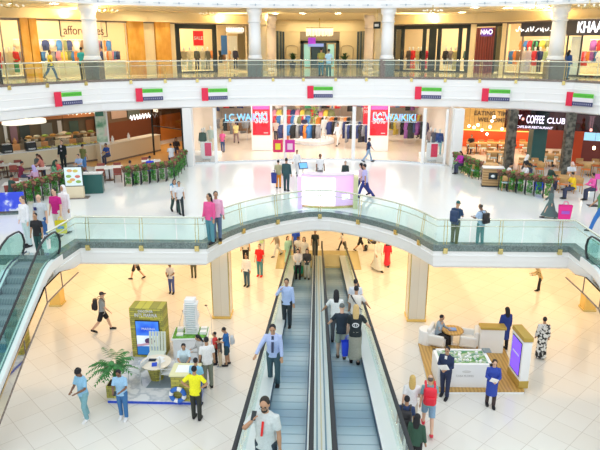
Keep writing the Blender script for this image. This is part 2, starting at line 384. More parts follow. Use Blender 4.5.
def person_at(loc, h, head, pose, top, tcol, bot, bcol, label, shoe=BL, hair='short', hcol=BL, skin='m', beard=False, cat='person', name='person', group=None, eyes=True, tm=None):
    S = skel(pose); stand = 1.765; s = h/stand
    root = empty(name, loc, R(head), label, cat, group, s)
    off = (0, -0.0 if not pose.startswith('sit') else 0, S['z'])
    ps = []
    ps.append(link(body_mesh(pose), 'body' if cat != 'person' else 'body', mat('skin_'+skin, SK[skin], 0.55), root))
    if top: ps.append(link(top_mesh(pose, top), TOPN[top], tm or col(tcol), root))
    if bot: ps.append(link(bottom_mesh(pose, bot), {'pants': 'trousers', 'shorts': 'shorts', 'skirt': 'skirt', 'longskirt': 'long_skirt'}[bot], col(bcol), root))
    if shoe is not None:
        for nm in 'LR': ps.append(link(shoe_mesh(pose, nm), 'shoe', col(shoe), root))
    if hair: ps.append(link(hair_mesh(pose, hair), {'hijab': 'head_scarf', 'cap': 'cap'}.get(hair, 'hair'), col(hcol), root))
    if eyes and skin != 'w': ps.append(link(eye_mesh(pose), 'eyes', mat('eye_dark', (0.02, 0.015, 0.015), 0.3), root))
    if beard: ps.append(link(beard_mesh(pose), 'beard', col(hcol), root))
    for p in ps: p.location = off
    return root
def person(px, fy, z, h, head, pose, top, tcol, bot, bcol, label, **kw):
    """stands with its feet where the sight line (px, fy) meets the floor at height z"""
    return person_at(onz(px, fy, z), h, head, pose, top, tcol, bot, bcol, label, **kw)
# ================================================================== THE SETTING
FLOOR0 = tile_mat('polished_cream_tiles', (0.83, 0.81, 0.76), (0.80, 0.77, 0.71), (0.60, 0.56, 0.50), 0.9, 45, 0.12, 0.009)
FLOOR1 = tile_mat('polished_white_tiles', (0.85, 0.88, 0.88), (0.84, 0.87, 0.88), (0.78, 0.82, 0.83), 1.2, 0, 0.12, 0.01)
SHOPFL = tile_mat('peach_shop_tiles', (0.90, 0.74, 0.60), (0.88, 0.72, 0.58), (0.78, 0.62, 0.48), 1.0, 0, 0.15, 0.01)
WOODFL = ramp_mat('orange_wood_floor', 'wave', [(0.1, (0.75, 0.38, 0.10)), (0.9, (0.85, 0.48, 0.16))], 2, 0.3, band='Y', dist=3)
FLOOR2 = tile_mat('cream_upper_tiles', (0.80, 0.70, 0.50), (0.74, 0.62, 0.42), (0.45, 0.40, 0.3), 1.0, 0, 0.1, 0.02)
CX = 0.15
E1 = [(-30, 19.3), (-9.2, 19.3), (-9.02, 21.2), (-6.3, 21.2), (-4.15, 21.2)]
arc = [(0, 25.8), (0.5, 25.72), (1.0, 25.45), (1.5, 25.1), (2.0, 24.75), (2.5, 24.3), (3.0, 23.75), (3.4, 23.2), (3.75, 22.6), (4.0, 22.0)]
E1 += [(CX-x, y) for x, y in arc[::-1]]+[(CX+x, y) for x, y in arc[1:]]+[(4.45, 21.2), (6.9, 21.2), (9.5, 21.2), (9.5, 19.3), (30, 19.3)]
E2 = [(-22, 14.0), (-18.6, 22.0), (-15.9, 29.7), (-14.4, 32.3), (-12.5, 34.7), (-9.3, 36.5), (-5.7, 37.9), (-2.6, 38.5), (0.2, 38.75), (3.6, 38.75), (6.2, 38.3), (9.3, 37.5), (12.4, 36.4), (14.6, 34.9), (16.2, 32.6), (18.6, 27.5), (21, 20)]
b = MB(); b.box((0, 30, -0.15), (64, 66, 0.3)); struct(b.build('floor', FLOOR0))
b = MB(); b.poly(E1+[(30, 62), (-30, 62)], L1-0.75, L1); bmesh.ops.triangulate(b.bm, faces=b.bm.faces[:]); struct(b.build('floor_first', [FLOOR1, WHITE]))
fo = bpy.data.objects['floor_first']
for p in fo.data.polygons: p.material_index = 0 if p.normal.z > 0.5 else 1
b = MB(); b.poly(E2+[(26, 64), (-30, 64)], L2-1.7, L2); bmesh.ops.triangulate(b.bm, faces=b.bm.faces[:]); o = struct(b.build('floor_second', [FLOOR2, WHITE]))
for p in o.data.polygons: p.material_index = 0 if p.normal.z > 0.5 else 1
b = MB(); b.poly(E2+[(26, 64), (-30, 64)], L3+0.08, L3+1.6); bmesh.ops.triangulate(b.bm, faces=b.bm.faces[:]); struct(b.build('ceiling', CEIL))
# stepped edge mouldings
def rise(path, prof, base): return MB().sweep(path, [(o, base+z) for o, z in prof])
struct(rise(E1, [(-0.3, 0.0), (0.06, 0.0), (0.06, -0.14), (0.0, -0.16), (0.0, -0.2), (-0.3, -0.2)][:0] or [(-0.32, -0.02), (-0.32, 0.10), (0.06, 0.10), (0.06, -0.14), (-0.05, -0.14)], L1).build('trim_1', GRAN))
struct(rise(E1, [(-0.1, -0.141), (0.03, -0.141), (0.03, -0.30), (0.06, -0.31), (0.06, -0.34), (0.03, -0.35), (0.03, -0.55), (-0.02, -0.57), (-0.02, -0.75), (-0.1, -0.85), (-0.2, -0.85)], L1).build('trim_2', WHITE))
struct(rise(E2, [(-0.32, -0.02), (-0.32, 0.06), (0.06, 0.06), (0.06, -0.07), (-0.05, -0.07)], L2).build('trim_3', GRAN2))
struct(rise(E2, [(-0.1, -0.071), (0.03, -0.071), (0.03, -0.42), (0.05, -0.43), (0.05, -0.46), (0.03, -0.47), (0.03, -0.72), (0.05, -0.73), (0.05, -0.76), (0.03, -0.77), (0.03, -1.12), (0.1, -1.17), (0.1, -1.24), (0.03, -1.28), (-0.04, -1.30), (-0.04, -1.66), (-0.12, -1.72), (-0.3, -1.79), (-0.5, -1.79)], L2).build('trim_4', WHITE))
struct(rise(E2, [(-0.3, 1.4), (0.06, 1.4), (0.06, 0.45), (0.03, 0.42), (0.03, 0.1), (0.01, 0.04), (0.01, 0.0), (-0.4, 0.0)], L3).build('trim_5', WHITE))
# ornament row on the third-floor edge
b = MB()
def along(path, step, start=0.0):
    out = []; d = start; acc = 0
    for (x0, y0), (x1, y1) in zip(path, path[1:]):
        L = math.hypot(x1-x0, y1-y0)
        while acc+L >= d:
            t = (d-acc)/L; out.append((x0+(x1-x0)*t, y0+(y1-y0)*t, math.atan2(y1-y0, x1-x0))); d += step
        acc += L
    return out
for x, y, a in along(E2, 1.15, 14):
    M = Matrix.Translation((x, y, L3+0.16)) @ Matrix.Rotation(a, 4, 'Z')
    b.box((0, -0.06, 0), (0.7, 0.02, 0.02), M=M); b.box((0.0, -0.06, 0.0), (0.1, 0.03, 0.1), M=M @ Matrix.Rotation(R(45), 4, 'Y'))
struct(b.build('trim_6', mat('grey_blue_ornament', (0.5, 0.57, 0.64), 0.5)))
# ceiling tray mouldings of the upper gallery
for k_, o_ in ((11, -2.6), (12, -4.8)): struct(MB().sweep(E2, [(o_, L3+0.09), (o_, L3-0.02), (o_-0.12, L3-0.05), (o_-0.35, L3+0.0), (o_-0.35, L3+0.09)]).build('trim_%d' % k_, mat('tan_ceiling_moulding', (0.72, 0.58, 0.34), 0.6)))
# outer walls
b = MB(); b.box((0, 62.2, 7), (62, 0.3, 15)); struct(b.build('wall_back', CREAM))
b = MB(); b.box((-30.5, 30, 7), (0.3, 66, 15)); struct(b.build('wall_left', CREAM))
b = MB(); b.box((30.5, 30, 7), (0.3, 66, 15)); struct(b.build('wall_right', CREAM))
# ------------------------------------------------------------------ columns
def square_column(loc, label):
    t = empty('stone_column', loc, 0, label, 'column', 'columns under the first floor')
    H = L1-0.76; m = tile_mat('cream_stone_slabs', (0.80, 0.76, 0.66), (0.76, 0.71, 0.6), (0.6, 0.55, 0.45), 1.3, 0, 0.3, 0.006)
    MB().box((0, 0, H/2), (0.76, 0.76, H), bev=0.04).build('shaft', m, t)
    MB().box((0, 0, 0.06), (0.84, 0.84, 0.12), bev=0.02).build('base', BRASSP, t)
    b = MB()
    for sx in (-1, 1):
        for sy in (-1, 1): b.box((sx*0.37, sy*0.37, H/2), (0.04, 0.04, H-0.3))
    b.build('corner_strip', GOLD, t)
p = onz(222, 318, 0); square_column((p.x, p.y+0.3, 0), 'square cream stone column left of the moving walkways'); p = onz(416, 321, 0); square_column((p.x, p.y+0.3, 0), 'square cream stone column right of the moving walkways')
def round_column(px, Y, r, label, granite=True, m=WHITE2):
    t = empty('round_column', (xat(px, Y, L2+1.5), Y, L2), 0, label, 'column', 'columns of the upper gallery')
    z0 = 1.12 if granite else 0.0
    if granite: MB().box((0, 0, 0.56), (r*2.25, r*2.25, 1.12), bev=0.03).build('pedestal', GRAN2, t)
    MB().lathe([(r*1.15, z0), (r*1.15, z0+0.1), (r*1.05, z0+0.14), (r*1.08, z0+0.2), (r, z0+0.24)], seg=28).build('base', m, t, True)
    MB().lathe([(r, z0+0.24), (r*0.97, 2.2), (r*0.92, 3.3)], seg=28).build('shaft', m, t, True)
    MB().lathe([(r*0.92, 3.3), (r*1.05, 3.34), (r*1.05, 3.4), (r*0.93, 3.44), (r*0.95, 3.75), (r*1.15, 3.85), (r*1.2, 3.95), (r*1.2, 4.22)], seg=28).build('capital', m, t, True)
round_column(92, 35.6, 0.44, 'white round column on granite pedestal, outermost on the left, before the open fashion shop')
round_column(255, 39.0, 0.40, 'white round column on granite pedestal, left of the central recess')
round_column(387, 39.2, 0.40, 'white round column on granite pedestal, right of the central recess')
round_column(556, 37.0, 0.44, 'white round column on granite pedestal, outermost on the right')
CRM = mat('cream_column_paint', (0.86, 0.76, 0.55), 0.4)
round_column(262.5, 44, 0.36, 'cream round column half hidden behind the white one, left of the recess', False, CRM)
round_column(379, 44, 0.36, 'cream round column half hidden behind the white one, right of the recess', False, CRM)
PINKW = mat('rosy_white_column_paint', (0.85, 0.78, 0.78), 0.4)
round_column(271.5, 49, 0.38, 'pale column deepest in the left row beside the dark glass', False, PINKW)
round_column(368.5, 49, 0.38, 'pale column deepest in the right row beside the dark glass', False, PINKW)
for px, py, w_ in ((55, 307, 'left'), (590, 312, 'right')):
    p = onz(px, py, 0); t = empty('brass_column', (p.x, p.y+0.3, 0), 0, 'short square brass clad column under the slab corner at the %s escalator' % w_, 'column'); MB().box((0, 0, 1.7), (0.52, 0.52, 3.4), bev=0.02).build('shaft', BRASSP, t); MB().box((0, 0, 0.05), (0.58, 0.58, 0.1), bev=0.01).build('base', GOLD, t)
# ------------------------------------------------------------------ pilasters beside the clothing shop, and slots under the columns
for n, px, Y, w in ((7, 189, 36.9, 0.55), (8, 456.5, 37.0, 0.6)):
    b = MB(); b.box((xat(px, Y, L1+1.5), Y, L1+1.8), (w, 0.6, 3.6), bev=0.02); struct(b.build('trim_%d' % n, WHITE))
for n, px, Y, a in ((9, 101.5, 35.45, 28), (10, 545, 36.75, -20)):
    x = xat(px, Y, L2-0.7); b = MB(); b.box((x, Y, L2-0.7), (0.55, 0.5, 1.3), rz=R(a), bev=0.02); b.k = 1; b.box((x+0.27*math.sin(R(a)), Y-0.27*math.cos(R(a)), L2-0.65), (0.1, 0.06, 0.95), rz=R(a)); struct(b.build('trim_%d' % n, [WHITE, DARK]))
# ------------------------------------------------------------------ balustrades
def arclen(path):
    d = [0]
    for a, b in zip(path, path[1:]): d.append(d[-1]+math.hypot(b[0]-a[0], b[1]-a[1]))
    return d
def offset_path(path, off):
    out = []; P = [Vector(p[:2]) for p in path]
    for i in range(len(P)):
        d1 = (P[i]-P[i-1]).normalized() if i else (P[1]-P[0]).normalized(); d2 = (P[i+1]-P[i]).normalized() if i < len(P)-1 else d1
        m = Vector((d1.y, -d1.x))+Vector((d2.y, -d2.x)); m = m/max(0.5, m.dot(Vector((d1.y, -d1.x)))); out.append(P[i]+m*off)
    return out
def balustrade(path, z, posts, label, H=1.05, panel=2.0, glassm=GL, seg=8, railm=RAIL):
    t = empty('glass_balustrade', (path[0][0], path[0][1], z), 0, label, 'balustrade'); O = Vector((path[0][0], path[0][1], z))
    L = lambda p, h: Vector((p[0], p[1], z+h))-O
    q = offset_path(path, -0.12)
    MB().tube([L(p, H) for p in q], 0.038, seg).build('handrail', railm, t, True)
    MB().tube([L(p, H-0.26) for p in q], 0.018, 6).build('lower_rail', railm, t, True)
    d = arclen(q); n = max(1, round(d[-1]/panel))
    def at(s):
        for i in range(len(q)-1):
            if s <= d[i+1] or i == len(q)-2:
                tt = (s-d[i])/(d[i+1]-d[i]); return q[i].lerp(q[i+1], tt), (q[i+1]-q[i]).normalized()
    for k in range(n):
        s0 = d[-1]*k/n+0.02; s1 = d[-1]*(k+1)/n-0.02
        pts = [at(s0)[0]]+[q[i] for i in range(len(q)) if s0 < d[i] < s1]+[at(s1)[0]]
        b = MB(); b.sweep([(p.x-O.x, p.y-O.y) for p in pts], [(-0.006, 0.05), (-0.006, H-0.05), (0.006, H-0.05), (0.006, 0.05)]); b.build('glass_panel', glassm, t)
    for px in posts:                       # posts stand where the photo shows them along the edge
        best = min(range(400), key=lambda i: abs(_proj(*at(d[-1]*i/399)[0], z)[0]-px)); p, tg = at(d[-1]*best/399); nrm = Vector((tg.y, -tg.x))
        b = MB()
        for o in (-0.045, 0.045): b.tube([L(p+tg*o+nrm*0.12, -0.1), L(p+tg*o*1.4+nrm*0.05, H*0.55), L(p+tg*o, H-0.02)], 0.013, 6)
        po = b.build('post', GOLD, t)
        c = L(p+nrm*0.19, -0.12); MB().box(c, (0.17, 0.1, 0.22), rz=math.atan2(tg.y, tg.x), bev=0.015).build('bracket', GOLD, po)
    return t
def _proj(x, y, z):
    c, s = math.cos(YAW), math.sin(YAW); X = x*c+y*s; Y = -x*s+y*c; Z = z-CZ
    dd = Y*math.cos(PITCH)-Z*math.sin(PITCH); return (300+F*X/dd, 225-F*(Z*math.cos(PITCH)+Y*math.sin(PITCH))/dd)
balustrade(E1[1:-1], L1, [90, 143, 197, 216, 240, 276, 319, 361, 399, 423, 444, 500, 558], 'long glass balustrade with champagne rail curving around the walkway opening on the first floor')
balustrade(E2[1:-1], L2, [6, 45, 83, 129, 164, 197, 229, 273, 304, 335, 366, 412, 446, 481, 517, 565], 'glass balustrade with champagne rail along the edge of the upper gallery', glassm=GL)
# ------------------------------------------------------------------ downlights (housing ring + lit disc)
LAMP = mat('lit_downlight_disc', (1, 0.9, 0.7), 0.5, emit=45, ecol=(1.0, 0.84, 0.58))
def downlight(x, y, z, r, label, group):
    t = empty('ceiling_light', (x, y, z), 0, label, 'ceiling light', group)
    MB().lathe([(r*1.25, 0), (r*1.25, -0.03), (r, -0.035), (r, 0)], seg=16).build('ring', WHITE, t)
    MB().lathe([(r, -0.012), (r*0.98, -0.02)], seg=16).build('lamp', LAMP, t)
pts = [(12, 3), (40, 6), (54, 3), (112, 7), (138, 10), (168, 11), (196, 14), (183, 18), (233, 12), (216, 19), (275, 13), (303, 13), (338, 13), (318, 20), (290, 22), (349, 22), (400, 12), (432, 13), (424, 19), (462, 12), (475, 7), (508, 7), (545, 6), (585, 9), (487, 13)]
for px, py in pts:
    p = onz(px, py, L3+0.075); downlight(p.x, min(p.y, 60), L3+0.075, 0.24, 'round warm downlight set in the upper gallery ceiling', 'downlights in the upper gallery ceiling')
# ------------------------------------------------------------------ moving walkways
def walkway():
    z0, y0, y1 = 0.0, 30.0, 4.6; sl = math.tan(R(10.25)); zr = lambda y: max(0, (y0-y))*sl
    t = empty('moving_walkway', (CX, y0, 0), 0, 'pair of inclined moving walkways with black handrails rising towards the viewer', 'moving walkway')
    P = lambda x, y, dz: Vector((x, y-y0, zr(y)+dz))
    def ribbon(x0, x1, dz0, dz1, ya, yb):
        b = MB(); pr = [(x0, dz0), (x1, dz0), (x1, dz1), (x0, dz1)]; rows = []
        for y in (ya, yb): rows.append([b.bm.verts.new(P(x, y, dz)) for x, dz in pr])
        for j in range(4): b.bm.faces.new((rows[0][j], rows[0][(j+1) % 4], rows[1][(j+1) % 4], rows[1][j]))
        b.bm.faces.new(rows[0][::-1]); b.bm.faces.new(rows[1]); return b
    PAL = ramp_mat('grooved_steel_pallets', 'wave', [(0.0, (0.20, 0.34, 0.46)), (0.5, (0.30, 0.46, 0.56)), (1.0, (0.42, 0.56, 0.64))], 0.12, 0.35, band='Y', dist=0.0)
    PAL.node_tree.nodes['Principled BSDF'].inputs['Metallic'].default_value = 0.25
    for s in (-1, 1):
        bl = ribbon(min(s*0.33, s*1.2), max(s*0.33, s*1.2), -0.12, 0.0, y0, y1)
        o = bl.build('pallet_belt', PAL, t)
        b = MB()
        for k in range(60):
            x = s*(0.35+k*0.014); pass
        b = MB()                       # raised cleats across the belt
        for k in range(62):
            y = y0-0.3-k*0.41; c = P(s*0.765, y, 0.004); b.box(c, (0.86, 0.012, 0.006), rx=-R(10.25))
        b.build('pallet_joint', mat('joint_steel', (0.24, 0.36, 0.45), 0.4, 0.3), o)
        # landing plate
        MB().box((s*0.765, 0.95, 0.03), (0.9, 1.9, 0.06)).build('landing_plate', mat('olive_steel_plate', (0.58, 0.56, 0.36), 0.3, 0.6), t)
        for side, xx in (('outer', 1.5), ('inner', 0.2)):
            x = s*xx; w = 0.04
            hr = [P(x, y0+1.55, 0.55), P(x, y0+1.75, 0.75), P(x, y0+1.7, 0.92), P(x, y0+1.45, 1.0), P(x, y0+0.4, 0.99), P(x, y1, 0.97)]
            MB().tube(hr, [(0.045, 0.03)]*6, 8).build('handrail', BLACK, t, True)
            g = MB(); xs = x
            pts = [(y0+1.6, 0.25, 0.9), (y0+0.3, 0.25, 0.95), (y1, 0.12, 0.93)]
            for dx in (-0.006, 0.006): g.quadstrip([P(xs+dx, a, lo) for a, lo, hi in pts], [P(xs+dx, a, hi) for a, lo, hi in pts])
            g.build('glass_side', GL, t)
            if side == 'outer': ribbon(min(s*1.2, s*1.56), max(s*1.2, s*1.56), 0.0, 0.12, y0+1.6, y1).build('steel_deck', mat('pale_steel_deck', (0.78, 0.82, 0.85), 0.3, 0.25), t)
            k = MB(); xx0 = s*1.2 if side == 'outer' else s*0.31
            ribbon(xx0-0.015, xx0+0.015, 0.0, 0.13, y0+1.2, y1).build('skirt_brush', mat('blue_black_brush', (0.03, 0.07, 0.13), 0.5), t)
        ribbon(min(s*1.56, s*1.62), max(s*1.56, s*1.62), -0.55, 0.12, y0+1.6, y1).build('truss_side', BRASSP if False else STEEL, t)
    ribbon(-0.30, 0.30, 0.0, 0.1, y0+1.6, y1).build('centre_deck', mat('pale_steel_deck', (0.78, 0.82, 0.85), 0.3, 0.25), t)
    for x in (-0.09, 0.09, 0): ribbon(x-0.016, x+0.016, 0.1, 0.125, y0+1.5, y1).build('centre_strip', mat('blue_grey_strip', (0.16, 0.26, 0.36), 0.4) if x else mat('beige_strip', (0.62, 0.55, 0.42), 0.4), t)
    ribbon(-1.55, 1.55, -0.62, -0.5, y0-3.2, y1).build('truss_floor', STEEL, t)
walkway()
# brass-edged floor pad around the walkway ends
b = MB(); b.box((CX, 31.2, 0.012), (4.6, 3.0, 0.024)); tag(b.build('entry_mat', mat('olive_floor_plate', (0.60, 0.52, 0.26), 0.25, 0.3)), 'olive metal floor plate around the foot of the moving walkways', 'floor plate')
# ------------------------------------------------------------------ escalators at both sides (going down towards the viewer)
def escalator(s, label):
    xo = 9.3; x0 = CX+s*xo; t = empty('escalator', (x0, 19.3, L1), 0, label, 'escalator'); sl = math.tan(R(30)); yb = 18.7-19.3
    def P(x, y, dz):                       # x outward from the void, y relative to landing
        z = 0 if y > yb else (y-yb)*sl; return Vector((s*x, y, z+dz))
    ys = [0.75, yb+0.25, yb-0.2, -3, -5.5, -7.2]
    def ribbon(xa, xb, lo, hi, ys=ys):
        b = MB(); rows = [[b.bm.verts.new(P(x, y, dz)) for x, dz in ((xa, lo), (xb, lo), (xb, hi), (xa, hi))] for y in ys]
        for a, c in zip(rows, rows[1:]):
            for j in range(4): b.bm.faces.new((a[j], a[(j+1) % 4], c[(j+1) % 4], c[j]))
        b.bm.faces.new(rows[0][::-1]); b.bm.faces.new(rows[-1]); return b
    for xx in (0.06, 1.36):
        hr = [P(xx, 0.45, 0.12), P(xx, 0.62, 0.25), P(xx, 0.7, 0.5), P(xx, 0.62, 0.78), P(xx, 0.4, 0.95), P(xx, 0.1, 0.98), P(xx, yb+0.25, 0.98), P(xx, yb-0.2, 0.96), P(xx, -3, 0.95), P(xx, -7.2, 0.95)]
        MB().tube(hr, [(0.045, 0.03)]*10, 8).build('handrail', BLACK, t, True)
        g = MB(); gp = [(0.62, 0.3, 0.75), (0.3, 0.1, 0.92), (yb+0.2, 0.1, 0.93), (yb-0.2, 0.1, 0.92), (-3, 0.1, 0.9), (-7.2, 0.1, 0.9)]
        for dx in (-0.006, 0.006): g.quadstrip([P(xx+dx, a, lo) for a, lo, hi in gp], [P(xx+dx, a, hi) for a, lo, hi in gp])
        g.build('glass_side', GLG, t)
        ribbon(xx-0.12, xx+0.12, -0.25, 0.08).build('deck', WHITE if xx < 1 else STEEL, t)
        ribbon(xx-0.02 if xx > 1 else xx+0.03, xx+0.0 if xx > 1 else xx+0.05, 0.08, 0.11).build('deck_strip', mat('blue_black_brush', (0.03, 0.07, 0.13), 0.5), t)
    MB().box((s*0.71, 0.45, 0.01), (1.06, 0.7, 0.03)).build('landing_plate', STEEL, t)
    MB().box((s*0.71, 0.06, 0.02), (1.06, 0.05, 0.03)).build('yellow_edge', mat('yellow_line_paint', (0.9, 0.7, 0.05), 0.5), t)
    ST = ramp_mat('ribbed_step_steel', 'wave', [(0.2, (0.13, 0.20, 0.23)), (0.8, (0.30, 0.40, 0.43))], 6, 0.4, band='X', dist=0)
    y = 0.0; z = 0.0; k = 0
    while y > -7.0:
        dz = 0 if k < 2 else 0.21; z -= dz
        MB().box((s*0.71, y-0.18, z-0.12), (1.04, 0.365, 0.24), bev=0.012).build('step', ST, t); y -= 0.365; k += 1
    ribbon(-0.05, 1.47, -0.5, -0.28, ys[1:]).build('truss', STEEL, t)
    # mirrored cladding under the white deck
    b = MB(); rows = []
    pts = [(-0.2, 1.35, -0.76, -0.95), (-0.16, 0.0, -0.4, -0.98), (-0.13, -1.2, -0.5, -1.05), (-0.13, -3, -1.5, -2.0), (-0.13, -6.6, -3.6, L1*-1+0.05)]
    A = [Vector((s*x, y, hi)) for x, y, hi, lo in pts]; B = [Vector((s*x, y, lo)) for x, y, hi, lo in pts]
    b.quadstrip(A, B); b.quadstrip([v+Vector((s*0.06, 0, 0)) for v in A], [v+Vector((s*0.06, 0, 0)) for v in B]); b.build('mirror_cladding', MIRROR, t)
    b = MB(); b.tube([v+Vector((-s*0.01, 0, 0)) for v in B], 0.02, 5)
    for i in (1, 2, 3): b.tube([A[i]+Vector((-s*0.01, 0, 0)), B[i]+Vector((-s*0.01, 0, 0))], 0.012, 5)
    b.build('cladding_seam', GRAN2, t)
    return t
escalator(-1, 'escalator with black handrails going down at the left edge beside the man in black')
escalator(1, 'escalator at the right edge behind the short glass corner')
# ================================================================== SHOP FRONTS
def seg_frame(A, B, z):
    """matrix with x along the wall from A to B, y away from the viewer, z up"""
    d = (Vector(B[:2])-Vector(A[:2])); a = math.atan2(d.y, d.x)
    return Matrix.Translation((A[0], A[1], z)) @ Matrix.Rotation(a, 4, 'Z'), a, d.length
class Seg:
    def __init__(s, A, B, z): s.A = Vector(A[:2]); s.B = Vector(B[:2]); s.z = z; s.M, s.ang, s.L = seg_frame(A, B, z)
    def lx(s, px, h=1.5):
        lo, hi = -40.0, s.L+40.0; d = (s.B-s.A).normalized()
        for _ in range(50):
            m = (lo+hi)/2; p = s.A+d*m
            if _proj(p.x, p.y, s.z+h)[0] < px: lo = m
            else: hi = m
        return lo
    def P(s, l, off=0.0, h=0.0): return s.M @ Vector((l, off, h))
def panel(name, sg, p0, p1, h0, h1, th, m, off=0.0, parent=None, kind='structure'):
    a, c = sg.lx(p0), sg.lx(p1); b = MB(); b.box(((a+c)/2, off+th/2, (h0+h1)/2), (c-a, th, h1-h0), M=sg.M); o = b.build(name, m, parent)
    if kind and parent is None: o['kind'] = kind
    return o
TN = [20]
def trim(sg, p0, p1, h0, h1, th, m, off=0.0): TN[0] += 1; return panel('trim_%d' % TN[0], sg, p0, p1, h0, h1, th, m, off)
BRIGHT = mat('bright_shop_wall', (0.76, 0.60, 0.38), 0.6)
xa = xat
SL = Seg((xa(-25, 35.5, L2), 35.5), (xa(150, 43.5, L2), 43.5), L2); SL2 = Seg((xa(150, 43.5, L2), 43.5), (xa(284, 50.5, L2), 50.5), L2)
SR = Seg((xa(390, 49.5, L2), 49.5), (xa(474, 46, L2), 46), L2); SR2 = Seg((xa(474, 46, L2), 46), (xa(640, 37, L2), 37), L2)
TOP = 3.55
for s_, a, c in ((SL, -25, 150), (SL2, 150, 262), (SR, 384, 474), (SR2, 474, 640)):
    trim(s_, a, c, TOP, 4.2, 0.4, CREAM)                      # frieze over the fronts
    trim(s_, a-4, c+4, 0, 4.2, 0.2, BRIGHT, 4.5)              # back wall of the shops
    trim(s_, a, c, TOP-0.1, TOP-0.02, 0.06, GRAN2, -0.06)
    trim(s_, a, c, 0.0, 0.02, 4.6, mat('pale_shop_floor', (0.80, 0.70, 0.52), 0.3), 0.1)
def tilted_marble(sg, p0, p1, h=TOP): return trim(sg, p0, p1, 0, h, 0.55, WOODO, -0.2)
tilted_marble(SL, 23, 30.5); tilted_marble(SL, 31.5, 39); tilted_marble(SL, 128.5, 144); trim(SL, 144.5, 150, 0, TOP, 0.4, CREAM); tilted_marble(SL2, 156, 170.5)
trim(SL2, 150, 155.5, 0, TOP, 0.4, CREAM); trim(SL2, 170.5, 176, 0, TOP, 0.4, CREAM)
trim(SR, 384, 389, 0, TOP, 0.4, CREAM); trim(SR, 469, 474, 0, TOP, 0.4, CREAM); trim(SR2, 500, 504.5, 0, TOP, 0.5, CREAM); trim(SR2, 468, 473.5, 0, TOP, 0.4, CREAM)
def front(sg, p0, p1, muls, label, frame=DARK, wd=0.1, h=TOP-0.1, gl=True, name='shop_window'):
    a, c = sg.lx(p0), sg.lx(p1); t = empty(name, sg.P(a), sg.ang, label, 'shop window'); W = c-a
    b = MB()
    for x in [wd/2, W-wd/2]+[sg.lx(m)-a for m in muls]: b.box((x, 0.05, h/2), (wd, 0.12, h))
    b.box((W/2, 0.05, h-wd/2), (W, 0.12, wd)); b.box((W/2, 0.05, 0.06), (W, 0.12, 0.12)); b.build('frame', frame, t)
    xs = [0]+[sg.lx(m)-a for m in muls]+[W]
    if gl:
        for x0, x1 in zip(xs, xs[1:]): MB().box(((x0+x1)/2, 0.05, h/2), (x1-x0-wd, 0.012, h-0.2)).build('pane', GLS, t)
    return t
front(SL, -20, 23, [4], 'brightly lit shop window with red and green garments at the far left', frame=GRAN2, wd=0.05)
t = empty('shop_sign', SL.P(SL.lx(62), -0.1, 2.5), SL.ang, 'dark serif lettering sign in an open bracket frame behind the left white column', 'shop sign')
W = SL.lx(108)-SL.lx(62); DK = mat('dark_red_brown_letter', (0.10, 0.03, 0.03), 0.5)
text('lettering', 'affordables', 0.78, DK, (W/2, 0, 0.36), 0, t, sx=W*0.9/3.55)
for x, dx in ((0.0, 0.12), (W, -0.12)): MB().box((x, 0, 0.5), (0.05, 0.05, 1.0)).box((x+dx, 0, 0.02), (0.28, 0.05, 0.05)).build('bracket', DARK, t)
front(SL, 39, 128, [64, 104], 'wide lit shop front between the orange marble pillars', frame=mat('pale_frame', (0.7, 0.6, 0.45), 0.4), wd=0.04)
front(SL2, 176.5, 217, [], 'shop window in a thick black frame with a red poster', wd=0.32)
def poster(name, sg, p0, p1, h0, h1, m, label, cat='poster', off=-0.06, lines=(), th=0.03, tm=None):
    a, c = sg.lx(p0), sg.lx(p1); t = empty(name, sg.P((a+c)/2, off, h0), sg.ang, label, cat)
    MB().box((0, 0, (h1-h0)/2), (c-a, th, h1-h0), bev=0.004).build('panel', m, t)
    for s, sz, fy in lines: text('lettering', s, sz, tm or mat('white_print', WH, 0.5), (0, -th/2-0.004, (h1-h0)*fy), 0, t, ext=0.004, bold=sz*0.008)
    return t
RED = mat('red_poster_print', (0.80, 0.015, 0.03), 0.4)
poster('sale_poster', SL2, 193.5, 203.5, 1.95, 3.0, RED, 'small square red poster with white lettering in the black framed window', lines=[('SALE', 0.34, 0.5), ('UP TO', 0.12, 0.78), ('NOW ON', 0.12, 0.2)][:1])
front(SL2, 217.5, 247, [228], 'white lit shop front left of the central columns', frame=mat('pale_frame', (0.7, 0.6, 0.45), 0.4), wd=0.05)
GLOW = mat('white_glowing_letter', (1, 1, 1), 0.4, emit=1.1, ecol=(0.95, 0.95, 1))
poster('light_sign', SL2, 227.5, 243, 2.85, 3.35, mat('pale_grey_sign_box', (0.75, 0.76, 0.8), 0.4), 'pale light box sign over the white shop front', 'shop sign', lines=[('MANGO', 0.42, 0.5)], tm=GLOW)
poster('blue_poster', SL2, 221, 227, 1.3, 2.7, mat('blue_poster_print', (0.03, 0.14, 0.45), 0.4), 'upright blue advertising screen beside the black framed window', 'poster')
trim(SL2, 236, 247, 1.0, 2.7, 0.05, mat('bright_white_panel', (0.9, 0.9, 0.92), 0.5), 1.5)
